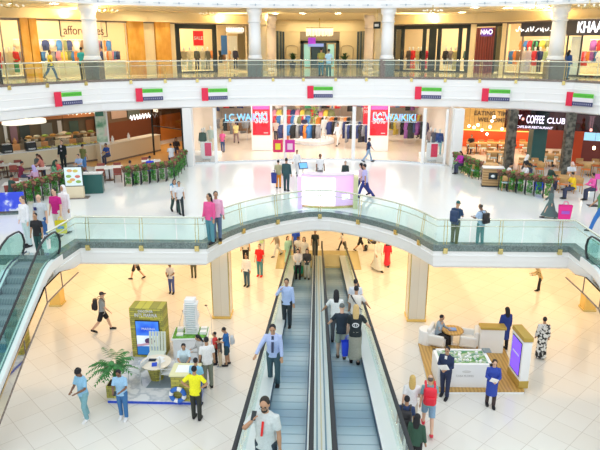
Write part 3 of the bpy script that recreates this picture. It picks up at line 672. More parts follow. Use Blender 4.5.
# central recess
C = Seg((xa(283, 57, L2), 57), (xa(358, 57, L2), 57), L2)
GREYB = mat('grey_brown_wall', (0.30, 0.25, 0.19), 0.6)
trim(C, 284, 300, 0, 3.2, 0.3, CREAM); trim(C, 339.5, 357, 0, 3.2, 0.3, CREAM); trim(C, 300, 339.5, 2.45, 3.2, 0.3, GREYB); trim(C, 270, 372, 3.2, 4.2, 0.35, CREAM, -0.05)
DGL = mat('dark_teal_glass', (0.03, 0.06, 0.075), 0.1)
for px0, px1 in ((274.5, 284), (357, 366.5)):
    sg = Seg((xa(px0, 53 if px0 < 300 else 57, L2), 53 if px0 < 300 else 57), (xa(px1, 57 if px0 < 300 else 53, L2), 57 if px0 < 300 else 53), L2)
    t = empty('glass_wall', sg.P(0), sg.ang, 'tall dark glass wall %s of the central recess' % ('on the left' if px0 < 300 else 'on the right'), 'glass wall')
    MB().box((sg.L/2, 0.05, 1.6), (sg.L, 0.1, 3.2)).build('pane', DGL, t)
    b = MB()
    for f in (0.02, 0.35, 0.68, 0.98): b.box((sg.L*f, -0.02, 1.6), (0.08, 0.1, 3.2))
    b.build('mullion', mat('slate_mullion', (0.08, 0.12, 0.15), 0.3, 0.4), t)
for px0, px1, w_ in ((286, 298, 'left'), (341, 353, 'right')):     # arched moulding on the cream wall panels
    a, c = C.lx(px0), C.lx(px1); b = MB(); r = (c-a)/2; cx = (a+c)/2
    pts = [(cx-r, -0.03, 0.2), (cx-r, -0.03, 1.7)]+[(cx-r*math.cos(i*math.pi/10), -0.03, 1.7+r*0.55*math.sin(i*math.pi/10)) for i in range(1, 10)]+[(cx+r, -0.03, 1.7), (cx+r, -0.03, 0.2)]
    b.tube([C.M @ Vector(p) for p in pts], 0.035, 6); TN[0] += 1; struct(b.build('trim_%d' % TN[0], mat('tan_moulding', (0.5, 0.4, 0.25), 0.5)))
def portal():
    a, c = C.lx(300.5), C.lx(339); W = c-a; t = empty('glass_entrance', C.P(a, -0.1), C.ang, 'black framed glass entrance at the end of the central recess', 'entrance')
    b = MB(); h = 2.4
    for x in (0.15, W-0.15): b.box((x, 0, h/2), (0.3, 0.2, h))
    b.box((W/2, 0, h-0.1), (W, 0.2, 0.2)); b.box((W*0.28, 0, h/2), (0.1, 0.15, h)); b.box((W*0.66, 0, h/2), (0.1, 0.15, h)); b.build('frame', DARK, t)
    CY = mat('cyan_lit_panel', (0.35, 0.70, 0.72), 0.3, emit=0.2)
    MB().box((W*0.17, 0.03, 1.1), (W*0.16, 0.03, 2.0)).build('lit_panel', CY, t); MB().box((W*0.79, 0.03, 1.1), (W*0.17, 0.03, 2.0)).build('lit_panel', CY, t)
    MB().box((W*0.47, 0.06, 1.1), (W*0.36, 0.03, 2.2)).build('dark_glass', DGL, t)
    MB().box((W*0.4, -0.1, 2.02), (W*0.4, 0.05, 0.28)).build('lit_sign_band', mat('blue_lit_band', (0.2, 0.3, 0.75), 0.4, emit=0.35), t)
portal()
def chandelier_big():
    Y = 52; x = xat(319.5, Y, L2+3); z = L2+2.75; t = empty('chandelier', (x, Y, z), 0, 'large rectangular cream glass chandelier with hanging drops in the central recess', 'chandelier')
    G = mat('warm_glass_drop', (0.95, 0.85, 0.6), 0.3, emit=0.9)
    MB().box((0, 0, 0.62), (2.25, 1.0, 0.08)).build('plate', GOLD, t)
    for i in range(19):
        for j in range(3):
            l = 0.45+0.18*((i*7+j*3) % 4)/3; MB().tube([(-1.08+i*0.12, -0.35+j*0.35, 0.6), (-1.08+i*0.12, -0.35+j*0.35, 0.6-l)], [0.05, 0.035], 6).build('glass_drop', G, t)
    MB().tube([(0, 0, 0.62), (0, 0, 1.4)], 0.03, 6).build('rod', GOLD, t)
chandelier_big()
t = empty('purple_sign', (xat(312, 52.5, L2+2.4), 51.2, L2+2.05), 0, 'glowing purple sign hanging below the cream chandelier', 'sign')
b = MB(); PU = mat('purple_glow', (0.35, 0.04, 0.62), 0.4, emit=0.5)
b.box((0, 0, 0.3), (0.62, 0.06, 0.5), bev=0.02); b.build('panel', PU, t); MB().tube([(0, 0, 0.5), (0, 0, 1.35)], 0.015, 5).build('rod', DARK, t)
# right fronts
front(SR, 392, 469, [402, 423.5, 430, 433.5, 438.5, 459], 'black framed shop windows with red dresses and dark garments', wd=0.28)
a, c = SR2.lx(474.5), SR2.lx(500); W = c-a; t = empty('folding_door_front', SR2.P(a), SR2.ang, 'closed dark red wooden slatted shop front under a small glowing sign', 'shop front')
MAR = ramp_mat('dark_red_wood', 'wave', [(0.2, (0.14, 0.02, 0.025)), (0.8, (0.26, 0.05, 0.045))], 1.5, 0.35, band='X', dist=1.5)
for i in range(6): MB().box((W*0.74*(i+0.5)/6, 0.05, 1.6), (W*0.74/6-0.03, 0.1, 3.2), bev=0.015).build('slatted_leaf', MAR, t)
b = MB(); b.box((W/2, 0.1, 3.4), (W, 0.15, 0.25)); b.box((W*0.76, 0.1, 1.7), (0.1, 0.15, 3.4)); b.box((W*0.99, 0.1, 1.7), (0.08, 0.15, 3.4)); b.build('frame', DARK, t)
MB().box((W*0.875, 0.12, 1.65), (W*0.2, 0.02, 3.2)).build('pane', GLS, t)
poster('glowing_sign', SR2, 480.5, 491.5, 2.6, 3.15, mat('violet_blue_sign', (0.12, 0.04, 0.35), 0.4, emit=0.4), 'small violet sign box with white letters over the dark red slatted front', 'shop sign', off=-0.12, lines=[('NAO', 0.46, 0.5)], tm=GLOW)
front(SR2, 504.5, 549, [521], 'shop window with pale mannequins left of the right white column', frame=GRAN2, wd=0.06)
trim(SR2, 519, 640, 2.55, 3.5, 0.25, mat('charcoal_fascia', (0.06, 0.055, 0.07), 0.4), -0.05)
b = MB(); a = SR2.lx(521); c = SR2.lx(550)
t = empty('script_sign', SR2.P((a+c)/2, -0.1, 3.0), SR2.ang, 'white glowing arabic style lettering on the charcoal fascia left of the right column', 'shop sign')
for i in range(9):
    x = (i-4)*0.36; MB().tube([(x-0.13, 0, 0.16*math.sin(i*2.6)), (x-0.05, 0, -0.12), (x+0.05, 0, -0.08+0.08*(i % 3)), (x+0.12, 0, 0.2*math.cos(i*1.9))], 0.03, 6).build('letter', GLOW, t)
a = SR2.lx(573); c = SR2.lx(612)
t = empty('large_letter_sign', SR2.P((a+c)/2, -0.12, 3.02), SR2.ang, 'large bold white glowing capital letters on the charcoal fascia at the right edge', 'shop sign')
text('lettering', 'KHAADI', 0.95, GLOW, (0, 0, 0), 0, t, ext=0.04, sx=(c-a)/3.9, bold=0.008)
front(SR2, 549, 630, [566, 580], 'open lit shop front with colourful garments at the far right', frame=DARK, wd=0.06)
trim(SR2, 568, 579, 0, 2.5, 0.1, WHITE, 0.25)
# ------------------------------------------------------------------ mannequins and garments in the gallery shops
MANW = mat('white_mannequin', (0.82, 0.80, 0.76), 0.4)
def mannequin(loc, ang, top, tc, bot, bc, label, h=1.75, pose='stand', group=None):
    return person_at(loc, h, math.degrees(ang)+180, pose, top, tc, bot, bc, label, shoe=None, hair=None, skin='w', cat='mannequin', name='mannequin', group=group, eyes=False)
def seg_mann(sg, lst, where, off=0.9):
    for i, (px, top, tc, bot, bc, what) in enumerate(lst):
        p = sg.P(sg.lx(px), off, 0.12); mannequin(p, sg.ang, top, tc, bot, bc, 'mannequin in %s %s' % (what, where))
seg_mann(SL, [(2, 'dress', (0.75, 0.02, 0.05), None, None, 'a red dress'), (9, 'long', (0.85, 0.75, 0.5), 'longskirt', (0.8, 0.7, 0.5), 'cream top and skirt'), (14, 'robe', (0.85, 0.7, 0.4), None, None, 'a long pale gown'), (19.5, 'dress', (0.7, 0.03, 0.05), 'longskirt', (0.05, 0.35, 0.12), 'red over green')], 'at the far left window')
seg_mann(SL2, [(183, 'robe', (0.12, 0.10, 0.07), None, None, 'a dark gown'), (189, 'dress', (0.55, 0.48, 0.3), None, None, 'a khaki dress'), (195, 'robe', (0.7, 0.65, 0.45), None, None, 'a pale gown'), (202, 'long', (0.1, 0.12, 0.1), 'pants', BL, 'dark clothes'), (208, 'robe', (0.6, 0.55, 0.4), None, None, 'a beige gown'), (213, 'long', (0.2, 0.2, 0.15), 'pants', (0.3, 0.28, 0.2), 'olive clothes')], 'in the black framed window')
seg_mann(SL2, [(234, 'tee', (0.8, 0.45, 0.2), 'pants', (0.5, 0.4, 0.3), 'orange top'), (241, 'jacket', (0.03, 0.03, 0.08), 'pants', BL, 'dark jacket')], 'in the white shop front')
seg_mann(SR, [(405, 'robe', (0.15, 0.1, 0.08), None, None, 'a dark gown'), (408.5, 'robe', (0.85, 0.02, 0.03), None, None, 'a bright red gown'), (414, 'dress', (0.6, 0.5, 0.25), None, None, 'an ochre dress'), (417, 'jacket', (0.03, 0.03, 0.03), 'pants', BL, 'black clothes'), (421, 'robe', (0.8, 0.02, 0.08), None, None, 'a crimson gown'), (428, 'long', (0.7, 0.6, 0.45), 'skirt', (0.75, 0.7, 0.6), 'beige top'), (442, 'dress', (0.05, 0.04, 0.05), None, None, 'a black dress'), (447, 'dress', (0.3, 0.22, 0.2), None, None, 'a brown patterned dress'), (452, 'robe', (0.6, 0.5, 0.2), None, None, 'an ochre gown'), (463, 'jacket', (0.1, 0.2, 0.15), 'pants', BL, 'a green jacket')], 'in the black framed windows on the right')
seg_mann(SR2, [(517, 'robe', (0.75, 0.65, 0.65), None, None, 'a pale grey gown'), (522, 'robe', (0.7, 0.6, 0.75), None, None, 'a lilac gown'), (528, 'dress', (0.8, 0.05, 0.08), None, None, 'a red dress'), (533, 'long', (0.04, 0.06, 0.2), 'pants', (0.05, 0.05, 0.1), 'navy clothes'), (540, 'dress', (0.6, 0.75, 0.4), None, None, 'a pale green dress')], 'left of the right column')
GARM = {}
def garment_mesh(k):
    if k in GARM: return GARM[k]
    b = MB(); w_, h_ = ((0.42, 0.75), (0.36, 0.95), (0.40, 0.6))[k]
    b.tube([(0, 0, 0), (0, 0, -0.03)], 0.012, 5)
    for z0, z1, a, c in ((-0.03, -0.1, 0.1, w_*0.5), (-0.1, -h_, w_*0.46, w_*0.52)):
        vs = [b.bm.verts.new(v) for v in ((-a, -0.05, z0), (a, -0.05, z0), (a, 0.05, z0), (-a, 0.05, z0), (-c, -0.06, z1), (c, -0.06, z1), (c, 0.06, z1), (-c, 0.06, z1))]
        for f in ((3, 2, 1, 0), (4, 5, 6, 7), (0, 1, 5, 4), (1, 2, 6, 5), (2, 3, 7, 6), (3, 0, 4, 7)): b.bm.faces.new([vs[i] for i in f])
    for s in (-1, 1): b.tube([(s*w_*0.4, 0, -0.1), (s*w_*0.62, 0, -0.45)], [(0.06, 0.05), (0.05, 0.04)], 6)
    me = b.mesh('garment', True); GARM[k] = me; return me
GC = {'red': (0.65, 0.04, 0.05), 'navy': (0.04, 0.06, 0.2), 'black': (0.03, 0.03, 0.03), 'beige': (0.7, 0.55, 0.38), 'white': (0.85, 0.83, 0.8), 'olive': (0.25, 0.27, 0.12), 'orange': (0.8, 0.25, 0.05), 'pink': (0.8, 0.3, 0.42), 'grey': (0.32, 0.32, 0.34), 'blue': (0.06, 0.22, 0.55), 'brown': (0.3, 0.17, 0.1), 'green': (0.08, 0.42, 0.2), 'yellow': (0.85, 0.65, 0.1), 'purple': (0.35, 0.1, 0.4)}
def hang(loc, rz, c, label, group, k=None, s=1.0):
    o = bpy.data.objects.new('garment', garment_mesh(random.randrange(3) if k is None else k))
    if not o.data.materials: o.data.materials.append(None)
    o.material_slots[0].link = 'OBJECT'; o.material_slots[0].material = col(GC[c]); COL.objects.link(o)
    o.location = loc; o.rotation_euler = (0, 0, rz); o.scale = (s,)*3; return tag(o, label, 'garment', group)
def rack(loc, rz, W, n, cols, where, h=1.45, face=0.0, s=1.0, feet=True):
    t = empty('clothes_rack', loc, rz, 'metal clothes rack %s' % where, 'clothes rack'); b = MB()
    for x in (-W/2, W/2):
        b.tube([(x, 0, 0.03), (x, 0, h)], 0.02, 6)
        if feet: MB().box((x, 0, 0.03), (0.05, 0.5, 0.05)).build('foot', STEEL, t)
    b.build('upright', STEEL, t); MB().tube([(-W/2, 0, h), (W/2, 0, h)], 0.018, 6).build('rail', STEEL, t)
    c, s_ = math.cos(rz), math.sin(rz)
    for i in range(n):
        x = -W/2+W*(i+0.5)/n; cc = cols[i % len(cols)]
        hang((loc[0]+c*x, loc[1]+s_*x, loc[2]+h-0.01), rz+face+R(random.uniform(-30, 30) if loc[2] < L2-1 else random.uniform(-20, 55)), cc, '%s garment hanging on the rack %s' % (cc, where), 'garments %s' % where, s=s)
for sg, px, n, W, cols, where in (
    (SL, 50, 7, 2.4, ['grey', 'navy', 'white', 'black', 'blue', 'beige'], 'left of the man in yellow'), (SL, 68, 8, 2.8, ['olive', 'blue', 'white', 'navy', 'pink', 'yellow'], 'under the dark serif sign'),
    (SL, 108, 8, 3.2, ['orange', 'pink', 'black', 'brown', 'white', 'navy'], 'right of the left white column'), (SL, 121, 6, 1.8, ['blue', 'navy', 'white', 'beige'], 'beside the orange marble pillar'),
    (SL2, 232, 5, 1.8, ['orange', 'beige', 'black', 'brown'], 'inside the white shop front'), (SR2, 494, 4, 1.4, ['green', 'red', 'blue', 'orange'], 'beside the slatted red front'),
    (SR2, 511, 5, 1.8, ['brown', 'olive', 'yellow', 'black'], 'behind the pale mannequins'), (SR2, 570, 5, 2.0, ['navy', 'blue', 'red', 'purple'], 'right of the right white column'), (SR2, 591, 9, 3.2, ['pink', 'orange', 'blue', 'white', 'purple', 'red', 'green'], 'under the large white letters')):
    rack(sg.P(sg.lx(px), 2.0), sg.ang, W, n, cols, where, h=1.6)
    if sg is not SL2: rack(sg.P(sg.lx(px)+0.3, 3.9), sg.ang, W, max(4, n-2), cols[::-1], 'on the back wall '+where, h=2.35)
# low white display counters behind the rail
for px, w_ in ((70, 3.8), (112, 2.4)):
    p = SL.P(SL.lx(px), 0.8); t = empty('display_table', p, SL.ang, 'low cream display counter %s' % ('under the dark serif sign' if px == 70 else 'right of the left white column'), 'display table')
    MB().box((0, 0, 0.45), (w_, 0.7, 0.9), bev=0.02).build('body', mat('cream_lacquer', (0.85, 0.76, 0.58), 0.3), t); MB().box((0, 0, 0.92), (w_+0.06, 0.76, 0.05), bev=0.01).build('top', WHITE, t)
# spider ceiling fixtures
for px, py in ((12, 6), (108, 11), (208, 14), (433, 11), (536, 8), (590, 6)):
    p = onz(px, py, L3-0.25); p.y = min(p.y, 50); t = empty('ceiling_fixture', (xat(px, p.y, L3), p.y, L3+0.08), 0, 'spider shaped crystal ceiling fixture in the upper gallery', 'ceiling fixture', 'spider ceiling fixtures')
    MB().tube([(0, 0, 0), (0, 0, -0.35)], 0.025, 6).build('stem', GOLD, t)
    for i in range(8):
        a = i*math.pi/4; e = (0.55*math.cos(a), 0.55*math.sin(a), -0.3); o = MB().tube([(0, 0, -0.35), (e[0]*0.6, e[1]*0.6, -0.42), e], 0.014, 5).build('arm', GOLD, t)
        MB().ell(e, (0.06, 0.06, 0.05)).build('bulb', mat('crystal_bulb', (0.90, 0.88, 0.8), 0.2, emit=0.25), o)
# hanging direction sign
Y = 40.5; t = empty('direction_sign', (xat(377, Y, L2+3.2), Y, L2+3.0), R(-35), 'small hanging dark direction sign beside the right inner column', 'sign')
MB().box((0, 0, 0.2), (0.5, 0.08, 0.42), bev=0.02).build('panel', DARK, t); MB().tube([(0, 0, 0.4), (0, 0, 1.15)], 0.015, 5).build('rod', GOLD, t)
MB().box((0, -0.045, 0.2), (0.3, 0.012, 0.16)).build('pictogram', mat('white_print', WH, 0.5), t)
# potted plants of the recess
def fronds(b, n, h, spread, w_=0.05, base=0.0):
    for i in range(n):
        a = i*2.399+random.uniform(-.2, .2); f = 0.35+0.65*random.random(); r = spread*f; hh = h*(1.15-0.6*f)
        pts = [Vector((r*t_*math.cos(a), r*t_*math.sin(a), base+hh*math.sin(min(1.0, t_*1.25)*math.pi*0.62))) for t_ in (0, 0.25, 0.5, 0.75, 1.0)]
        sd = Vector((-math.sin(a), math.cos(a), 0)); ww = [0.15, 0.9, 1.0, 0.7, 0.08]
        A = [p+sd*w_*k-Vector((0, 0, w_*0.3*k)) for p, k in zip(pts, ww)]; B = [p-sd*w_*k-Vector((0, 0, w_*0.3*k)) for p, k in zip(pts, ww)]
        b.quadstrip(A, pts); b.quadstrip(pts, B)
LEAF = mat('deep_green_leaf', (0.04, 0.22, 0.05), 0.4, noise=0.35, nscale=6); LEAF2 = mat('fresh_green_leaf', (0.10, 0.42, 0.07), 0.4, noise=0.3, nscale=6)
for px, w_ in ((293, 'left'), (344.5, 'right')):
    t = empty('potted_plant', C.P(C.lx(px), -0.7), 0, 'dark leafy plant in a pot against the cream panel %s of the entrance' % w_, 'potted plant')
    MB().lathe([(0.22, 0), (0.3, 0.45), (0.32, 0.5), (0.27, 0.5)], seg=16).build('pot', DARK, t); b = MB(); fronds(b, 26, 1.0, 0.75, 0.07, 0.45); b.build('leaves', mat('dark_leaf', (0.02, 0.08, 0.03), 0.5), t)
# ------------------------------------------------------------------ flag panels on the gallery edge
FR, FG, FW, FB = (mat('flag_red', (0.82, 0.02, 0.08), 0.5), mat('flag_green', (0.12, 0.62, 0.06), 0.5), mat('flag_white', (0.86, 0.84, 0.9), 0.5), mat('flag_navy', (0.05, 0.06, 0.18), 0.5))
place = ['leftmost, below the dark serif sign', 'second from the left, right of the left column slot', 'third from the left', 'in the middle below the two standing men', 'third from the right', 'second from the right, left of the right column slot', 'rightmost']
for (px, py), pl in zip([(66.5, 98.5), (149, 94.5), (214, 94), (320, 92), (428, 93), (496.5, 95), (583, 99.5)], place):
    best = None
    for (x0, y0), (x1, y1) in zip(E2, E2[1:]):
        for k in range(20):
            x, y = x0+(x1-x0)*k/20, y0+(y1-y0)*k/20; q = abs(_proj(x, y, L2-0.8)[0]-px)
            if best is None or q < best[0]: best = (q, x, y, math.atan2(y1-y0, x1-x0))
    _, x, y, a = best; wd = 1.62; ht = 0.68; z = ony(px, py, y).z-ht/2
    t = empty('flag_panel', (x+(0.22 if px > 550 else 0.18)*math.sin(a), y-(0.26 if px > 550 else 0.18)*math.cos(a), z), a, 'flag panel on the edge, '+pl, 'flag panel')
    MB().box((-wd/2+0.2, 0, ht/2), (0.4, 0.05, ht+0.1), bev=0.005).build('red_band', FR, t)
    MB().box((0.2, 0, ht*5/6), (wd-0.4, 0.04, ht/3), bev=0.004).build('green_band', FG, t); MB().box((0.2, 0, ht/2), (wd-0.4, 0.04, ht/3)).build('white_band', FW, t); MB().box((0.2, 0, ht/6), (wd-0.4, 0.04, ht/3), bev=0.004).build('navy_band', FB, t)
    b = MB()
    for i in range(7):
        xx = -wd/2+0.55+i*0.16; b.tube([(xx-0.05, -0.024, ht*5/6+0.03), (xx-0.02, -0.024, ht*5/6-0.04), (xx+0.03, -0.024, ht*5/6-0.03), (xx+0.06, -0.024, ht*5/6+0.05)], 0.012, 4)
    b.build('script', mat('flag_script', (0.04, 0.2, 0.03), 0.5), t)
    b = MB()
    for i in range(9): b.box((-wd/2+0.52+i*0.125, -0.024, ht/6), (0.05, 0.012, 0.09))
    b.build('lettering', mat('flag_pale_script', (0.4, 0.4, 0.55), 0.5), t)
# ================================================================== FIRST FLOOR: CLOTHING SHOP
WKP = [(-8.0, 37.35), (-4.95, 38.15), (-1.1, 38.95), (2.2, 39.05), (5.4, 38.45), (8.1, 37.3)]
b = MB(); b.poly(WKP+[(9.3, 57.8), (-9.3, 57.8)], L1+0.004, L1+0.012); TN[0] += 1; struct(b.build('trim_%d' % TN[0], SHOPFL))
for x0, y0, x1, y1 in ((-8.3, 37.2, -9.3, 58), (8.4, 37.2, 9.3, 58), (-9.3, 58, 9.3, 58)):
    b = MB(); d = math.hypot(x1-x0, y1-y0); b.box(((x0+x1)/2, (y0+y1)/2, L1+1.83), (d, 0.15, 3.6), rz=math.atan2(y1-y0, x1-x0)); TN[0] += 1; struct(b.build('trim_%d' % TN[0], mat('pale_shop_partition', (0.85, 0.76, 0.66), 0.6)))
t = empty('glass_shop_front', (WKP[0][0], WKP[0][1], L1), 0, 'curved clear glass front of the clothing shop with slim white posts', 'shop window'); O = Vector((WKP[0][0], WKP[0][1], 0))
def on_wk(px, h=1.0):
    best = None
    for (x0, y0), (x1, y1) in zip(WKP, WKP[1:]):
        for k in range(41):
            x, y = x0+(x1-x0)*k/40, y0+(y1-y0)*k/40; q = abs(_proj(x, y, L1+h)[0]-px)
            if best is None or q < best[0]: best = (q, x, y, math.atan2(y1-y0, x1-x0))
    return best[1:]
b = MB(); b.sweep([(p[0]-O.x, p[1]-O.y) for p in WKP], [(-0.04, 0.0), (-0.04, 0.1), (0.04, 0.1), (0.04, 0.0)]); b.build('bottom_track', STEEL, t)
for px, w_ in ((193.5, 0.14), (216, 0.2), (285.5, 0.2), (353.5, 0.22), (423.5, 0.2), (451, 0.14)):
    x, y, a = on_wk(px); MB().box((x-O.x, y-O.y, 1.78), (w_, 0.18, 3.5), rz=a, bev=0.01).build('post', WHITE, t)
for (x0, y0), (x1, y1), show in zip(WKP, WKP[1:], (1, 1, 0, 1, 1)):
    if not show: continue
    q = [(x0-O.x, y0-O.y), (x1-O.x, y1-O.y)]
    MB().sweep(q, [(-0.006, 0.1), (-0.006, 3.5), (0.006, 3.5), (0.006, 0.1)]).build('pane', GLS, t)
BLU = mat('icy_blue_glowing_letter', (0.3, 0.65, 0.9), 0.4, emit=0.55, ecol=(0.15, 0.55, 1.0))
for p0, p1, lab in ((224, 268.5, 'icy blue glowing letter sign over the left half of the clothing shop'), (371, 416, 'icy blue glowing letter sign over the right half of the clothing shop')):
    xm, ym, a = on_wk((p0+p1)/2, 3); z = ony((p0+p1)/2, 117.5, ym-0.35).z
    t = empty('letter_sign', (xm, ym-0.4, z), a, lab, 'shop sign'); Wd = xat(p1, ym, z)-xat(p0, ym, z)
    text('lettering', 'LC WAIKIKI', 0.62, BLU, (0, 0, 0), 0, t, ext=0.04, sx=Wd/3.4, bold=0.008)
    MB().box((0, 0.06, -0.27), (Wd, 0.04, 0.04)).build('mounting_rail', STEEL, t)
def sale_pillar(px, label, Y=42.9, w_=1.45, half=False):
    x = xat(px, Y, L1+1.5); t = empty('sale_banner', (x, Y-0.42, L1+1.15), 0, label, 'banner'); 
    MB().box((0, 0, 1.25), (w_*0.86, 0.04, 2.5), bev=0.005).build('panel', RED, t)
    M_ = mat('white_print', WH, 0.5)
    if not half:
        text('lettering', 'FLAT', 0.40, M_, (0, -0.03, 1.5), 0, t, ext=0.008, bold=0.006); text('lettering', '30%', 0.55, M_, (0, -0.03, 1.02), 0, t, ext=0.008, bold=0.008); MB().box((0.32, -0.03, 0.16), (0.3, 0.02, 0.05)).build('small_print', M_, t)
        MB().box((0, -0.03, 1.95), (w_*0.8, 0.02, 0.25)).build('pink_band', mat('magenta_print', (0.75, 0.1, 0.45), 0.5), t)
    b = MB(); b.box((x, Y, L1+1.85), (w_, 0.78, 3.65), bev=0.02); TN[0] += 1; struct(b.build('trim_%d' % TN[0], WHITE))
sale_pillar(262, 'tall red sale banner on the white pillar in the left half of the clothing shop'); sale_pillar(378, 'tall red sale banner on the white pillar in the right half of the clothing shop')
x = xat(366, 45.5, L1+1.5); t = empty('sale_banner', (x, 45, L1+1.5), 0, 'narrow red sale banner deeper in the shop behind the right pillar', 'banner'); MB().box((0, 0, 1.2), (0.55, 0.04, 2.4)).build('panel', RED, t); text('lettering', 'FLAT', 0.2, mat('white_print', WH, 0.5), (0, -0.03, 1.35), 0, t, ext=0.008); text('lettering', '30%', 0.3, mat('white_print', WH, 0.5), (0, -0.03, 1.05), 0, t, ext=0.008); MB().tube([(0, 0.02, 2.4), (0, 0.02, 2.1)], 0.02, 5).build('hanger', STEEL, t)
WR = [(233, 50, 7, 2.0, ['grey', 'beige', 'black', 'brown'], 'at the back left of the clothing shop'), (246, 50.5, 7, 2.0, ['beige', 'brown', 'white', 'grey'], 'beside the person in yellow'),
      (300, 46, 8, 2.6, ['navy', 'orange', 'blue', 'black', 'grey'], 'beside the shop post left of centre'), (292, 52, 8, 2.6, ['red', 'blue', 'white', 'olive'], 'deep in the shop left of the tree'),
      (331, 51, 9, 2.8, ['brown', 'beige', 'orange', 'black'], 'behind the person in white'), (345, 48, 7, 2.2, ['navy', 'black', 'grey', 'white'], 'right of the person in white'), (357, 46, 6, 1.5, ['grey', 'navy', 'black'], 'left of the narrow red banner'),
      (394, 50, 9, 3.0, ['olive', 'yellow', 'beige', 'black', 'orange'], 'behind the right icy blue letters'), (404, 53, 9, 3.0, ['orange', 'red', 'yellow', 'brown'], 'deep in the right half of the shop'), (416, 48, 5, 1.4, ['purple', 'black', 'navy'], 'near the right end post')]
for px, Y, n, W, cols, where in WR: rack((xat(px, Y-2.2, L1+1), Y-2.2, L1+0.01), 0, W*1.15, int(n*1.35), cols, where, h=1.75, face=0.8, s=1.35)
# tiered wall rails at the back, garments facing out
for px, Y, z, n, W, cols, where in ((240, 57, 2.55, 10, 5.0, ['blue', 'navy', 'grey', 'red', 'black'], 'high on the back wall left'), (303, 56.5, 2.6, 12, 6.0, ['red', 'green', 'white', 'pink', 'blue', 'black', 'beige'], 'high on the back wall in the middle'), (303, 56.8, 1.5, 10, 5.0, ['pink', 'yellow', 'olive', 'red', 'navy'], 'low on the back wall in the middle'),
      (345, 56.5, 2.6, 9, 4.5, ['grey', 'black', 'red', 'blue', 'white'], 'high on the back wall right of the tree'), (396, 56.5, 2.7, 11, 5.5, ['purple', 'pink', 'blue', 'red', 'black'], 'high on the back wall right')):
    rack((xat(px, Y-3, L1+z), Y-3, L1+0.01), 0, W*1.1, int(n*1.3), cols, where, h=z+0.35, face=0.25, feet=False, s=1.3)
# tree on the round podium
Y = 46.5; x = xat(314, Y, L1+0.5); t = empty('display_podium', (x, Y, L1+0.01), 0, 'low white round podium under the small tree in the clothing shop', 'podium'); MB().lathe([(1.6, 0), (1.6, 0.28), (1.5, 0.34), (0, 0.34)], seg=28).build('drum', WHITE, t)
MB().lathe([(1.62, 0), (1.62, 0.05)], seg=28).build('skirting', STEEL, t)
t = empty('small_tree', (x, Y, L1+0.36), 0, 'slim bright green tree standing on the round podium', 'tree'); MB().tube([(0, 0, 0), (0.03, 0, 0.8), (0.0, 0.02, 2.2)], [0.05, 0.035, 0.015], 8).build('trunk', mat('bark', (0.25, 0.16, 0.08), 0.8), t)
b = MB()
for i in range(170):
    z = 0.5+1.9*random.random(); a = random.uniform(0, 6.28); r = random.uniform(0.05, 0.42)*(1.1-abs(z-1.4)*0.4); c = Vector((r*math.cos(a), r*math.sin(a), z)); d = Vector((random.uniform(-1, 1), random.uniform(-1, 1), random.uniform(-.3, 1))).normalized()*0.1; n_ = d.cross(Vector((0, 0, 1))).normalized()*0.045
    vs = [b.bm.verts.new(v) for v in (c-d, c+n_, c+d, c-n_)]; b.bm.faces.new(vs)
b.build('leaves', mat('lime_leaf', (0.35, 0.62, 0.06), 0.5), t)
for i, (dx, tc, tp, w_) in enumerate(((-0.75, (0.05, 0.05, 0.1), 'tee', 'in dark clothes left of the small tree'), (0.8, (0.85, 0.83, 0.8), 'dress', 'in white right of the small tree'))): mannequin((x+dx, Y-0.2, L1+0.36), 0, tp, tc, 'pants' if i == 0 else None, BL, 'mannequin '+w_)
# side display windows
for px, Y, tp, tc, bt, bc, lab in ((205, 39.2, 'long', (0.75, 0.7, 0.6), 'pants', (0.6, 0.6, 0.55), 'cream clothes in the left display window'), (211, 39.8, 'jacket', (0.55, 0.65, 0.6), 'pants', (0.8, 0.7, 0.55), 'sage jacket in the left display window'), (203, 38.6, 'dress', (0.06, 0.12, 0.1), None, None, 'a short dark dress in the left display window'),
      (430, 39.5, 'long', (0.5, 0.35, 0.3), 'pants', (0.25, 0.25, 0.25), 'brown top in the right display window'), (434, 39.0, 'tee', (0.1, 0.1, 0.12), 'shorts', (0.1, 0.15, 0.2), 'black tee in the right display window'), (439, 38.7, 'long', (0.03, 0.08, 0.28), 'pants', (0.35, 0.65, 0.7), 'a navy shirt and pale blue trousers in the right display window')):
    mannequin((xat(px, Y, L1+1), Y, L1+0.4), 0, tp, tc, bt, bc, 'mannequin in '+lab)
for px, Y, m_, w_ in ((206.5, 38.2, mat('pink_red_print', (0.85, 0.08, 0.2), 0.5), 'red and white poster standing in the left display window'), (432, 38.2, mat('crimson_print', (0.8, 0.03, 0.1), 0.5), 'small red poster standing in the right display window')):
    t = empty('standing_poster', (xat(px, Y, L1+0.5), Y, L1+0.012), 0, w_, 'poster'); MB().box((0, 0, 0.75), (0.75, 0.04, 1.1), bev=0.01).build('panel', WHITE, t); MB().box((0.12, -0.03, 0.8), (0.42, 0.02, 0.85)).build('print', m_, t); MB().box((0, 0, 0.1), (0.5, 0.3, 0.2)).build('foot', STEEL, t)
for px, y_ in ((205, 1), (436, 1)):
    Y = 39.2; b = MB(); b.box((xat(px, Y, L1+0.2), Y, L1+0.2), (2.0, 1.9, 0.38), bev=0.02); tag(b.build('display_plinth', WHITE), 'low white plinth under the mannequins of the %s display window' % ('left' if px < 300 else 'right'), 'plinth')
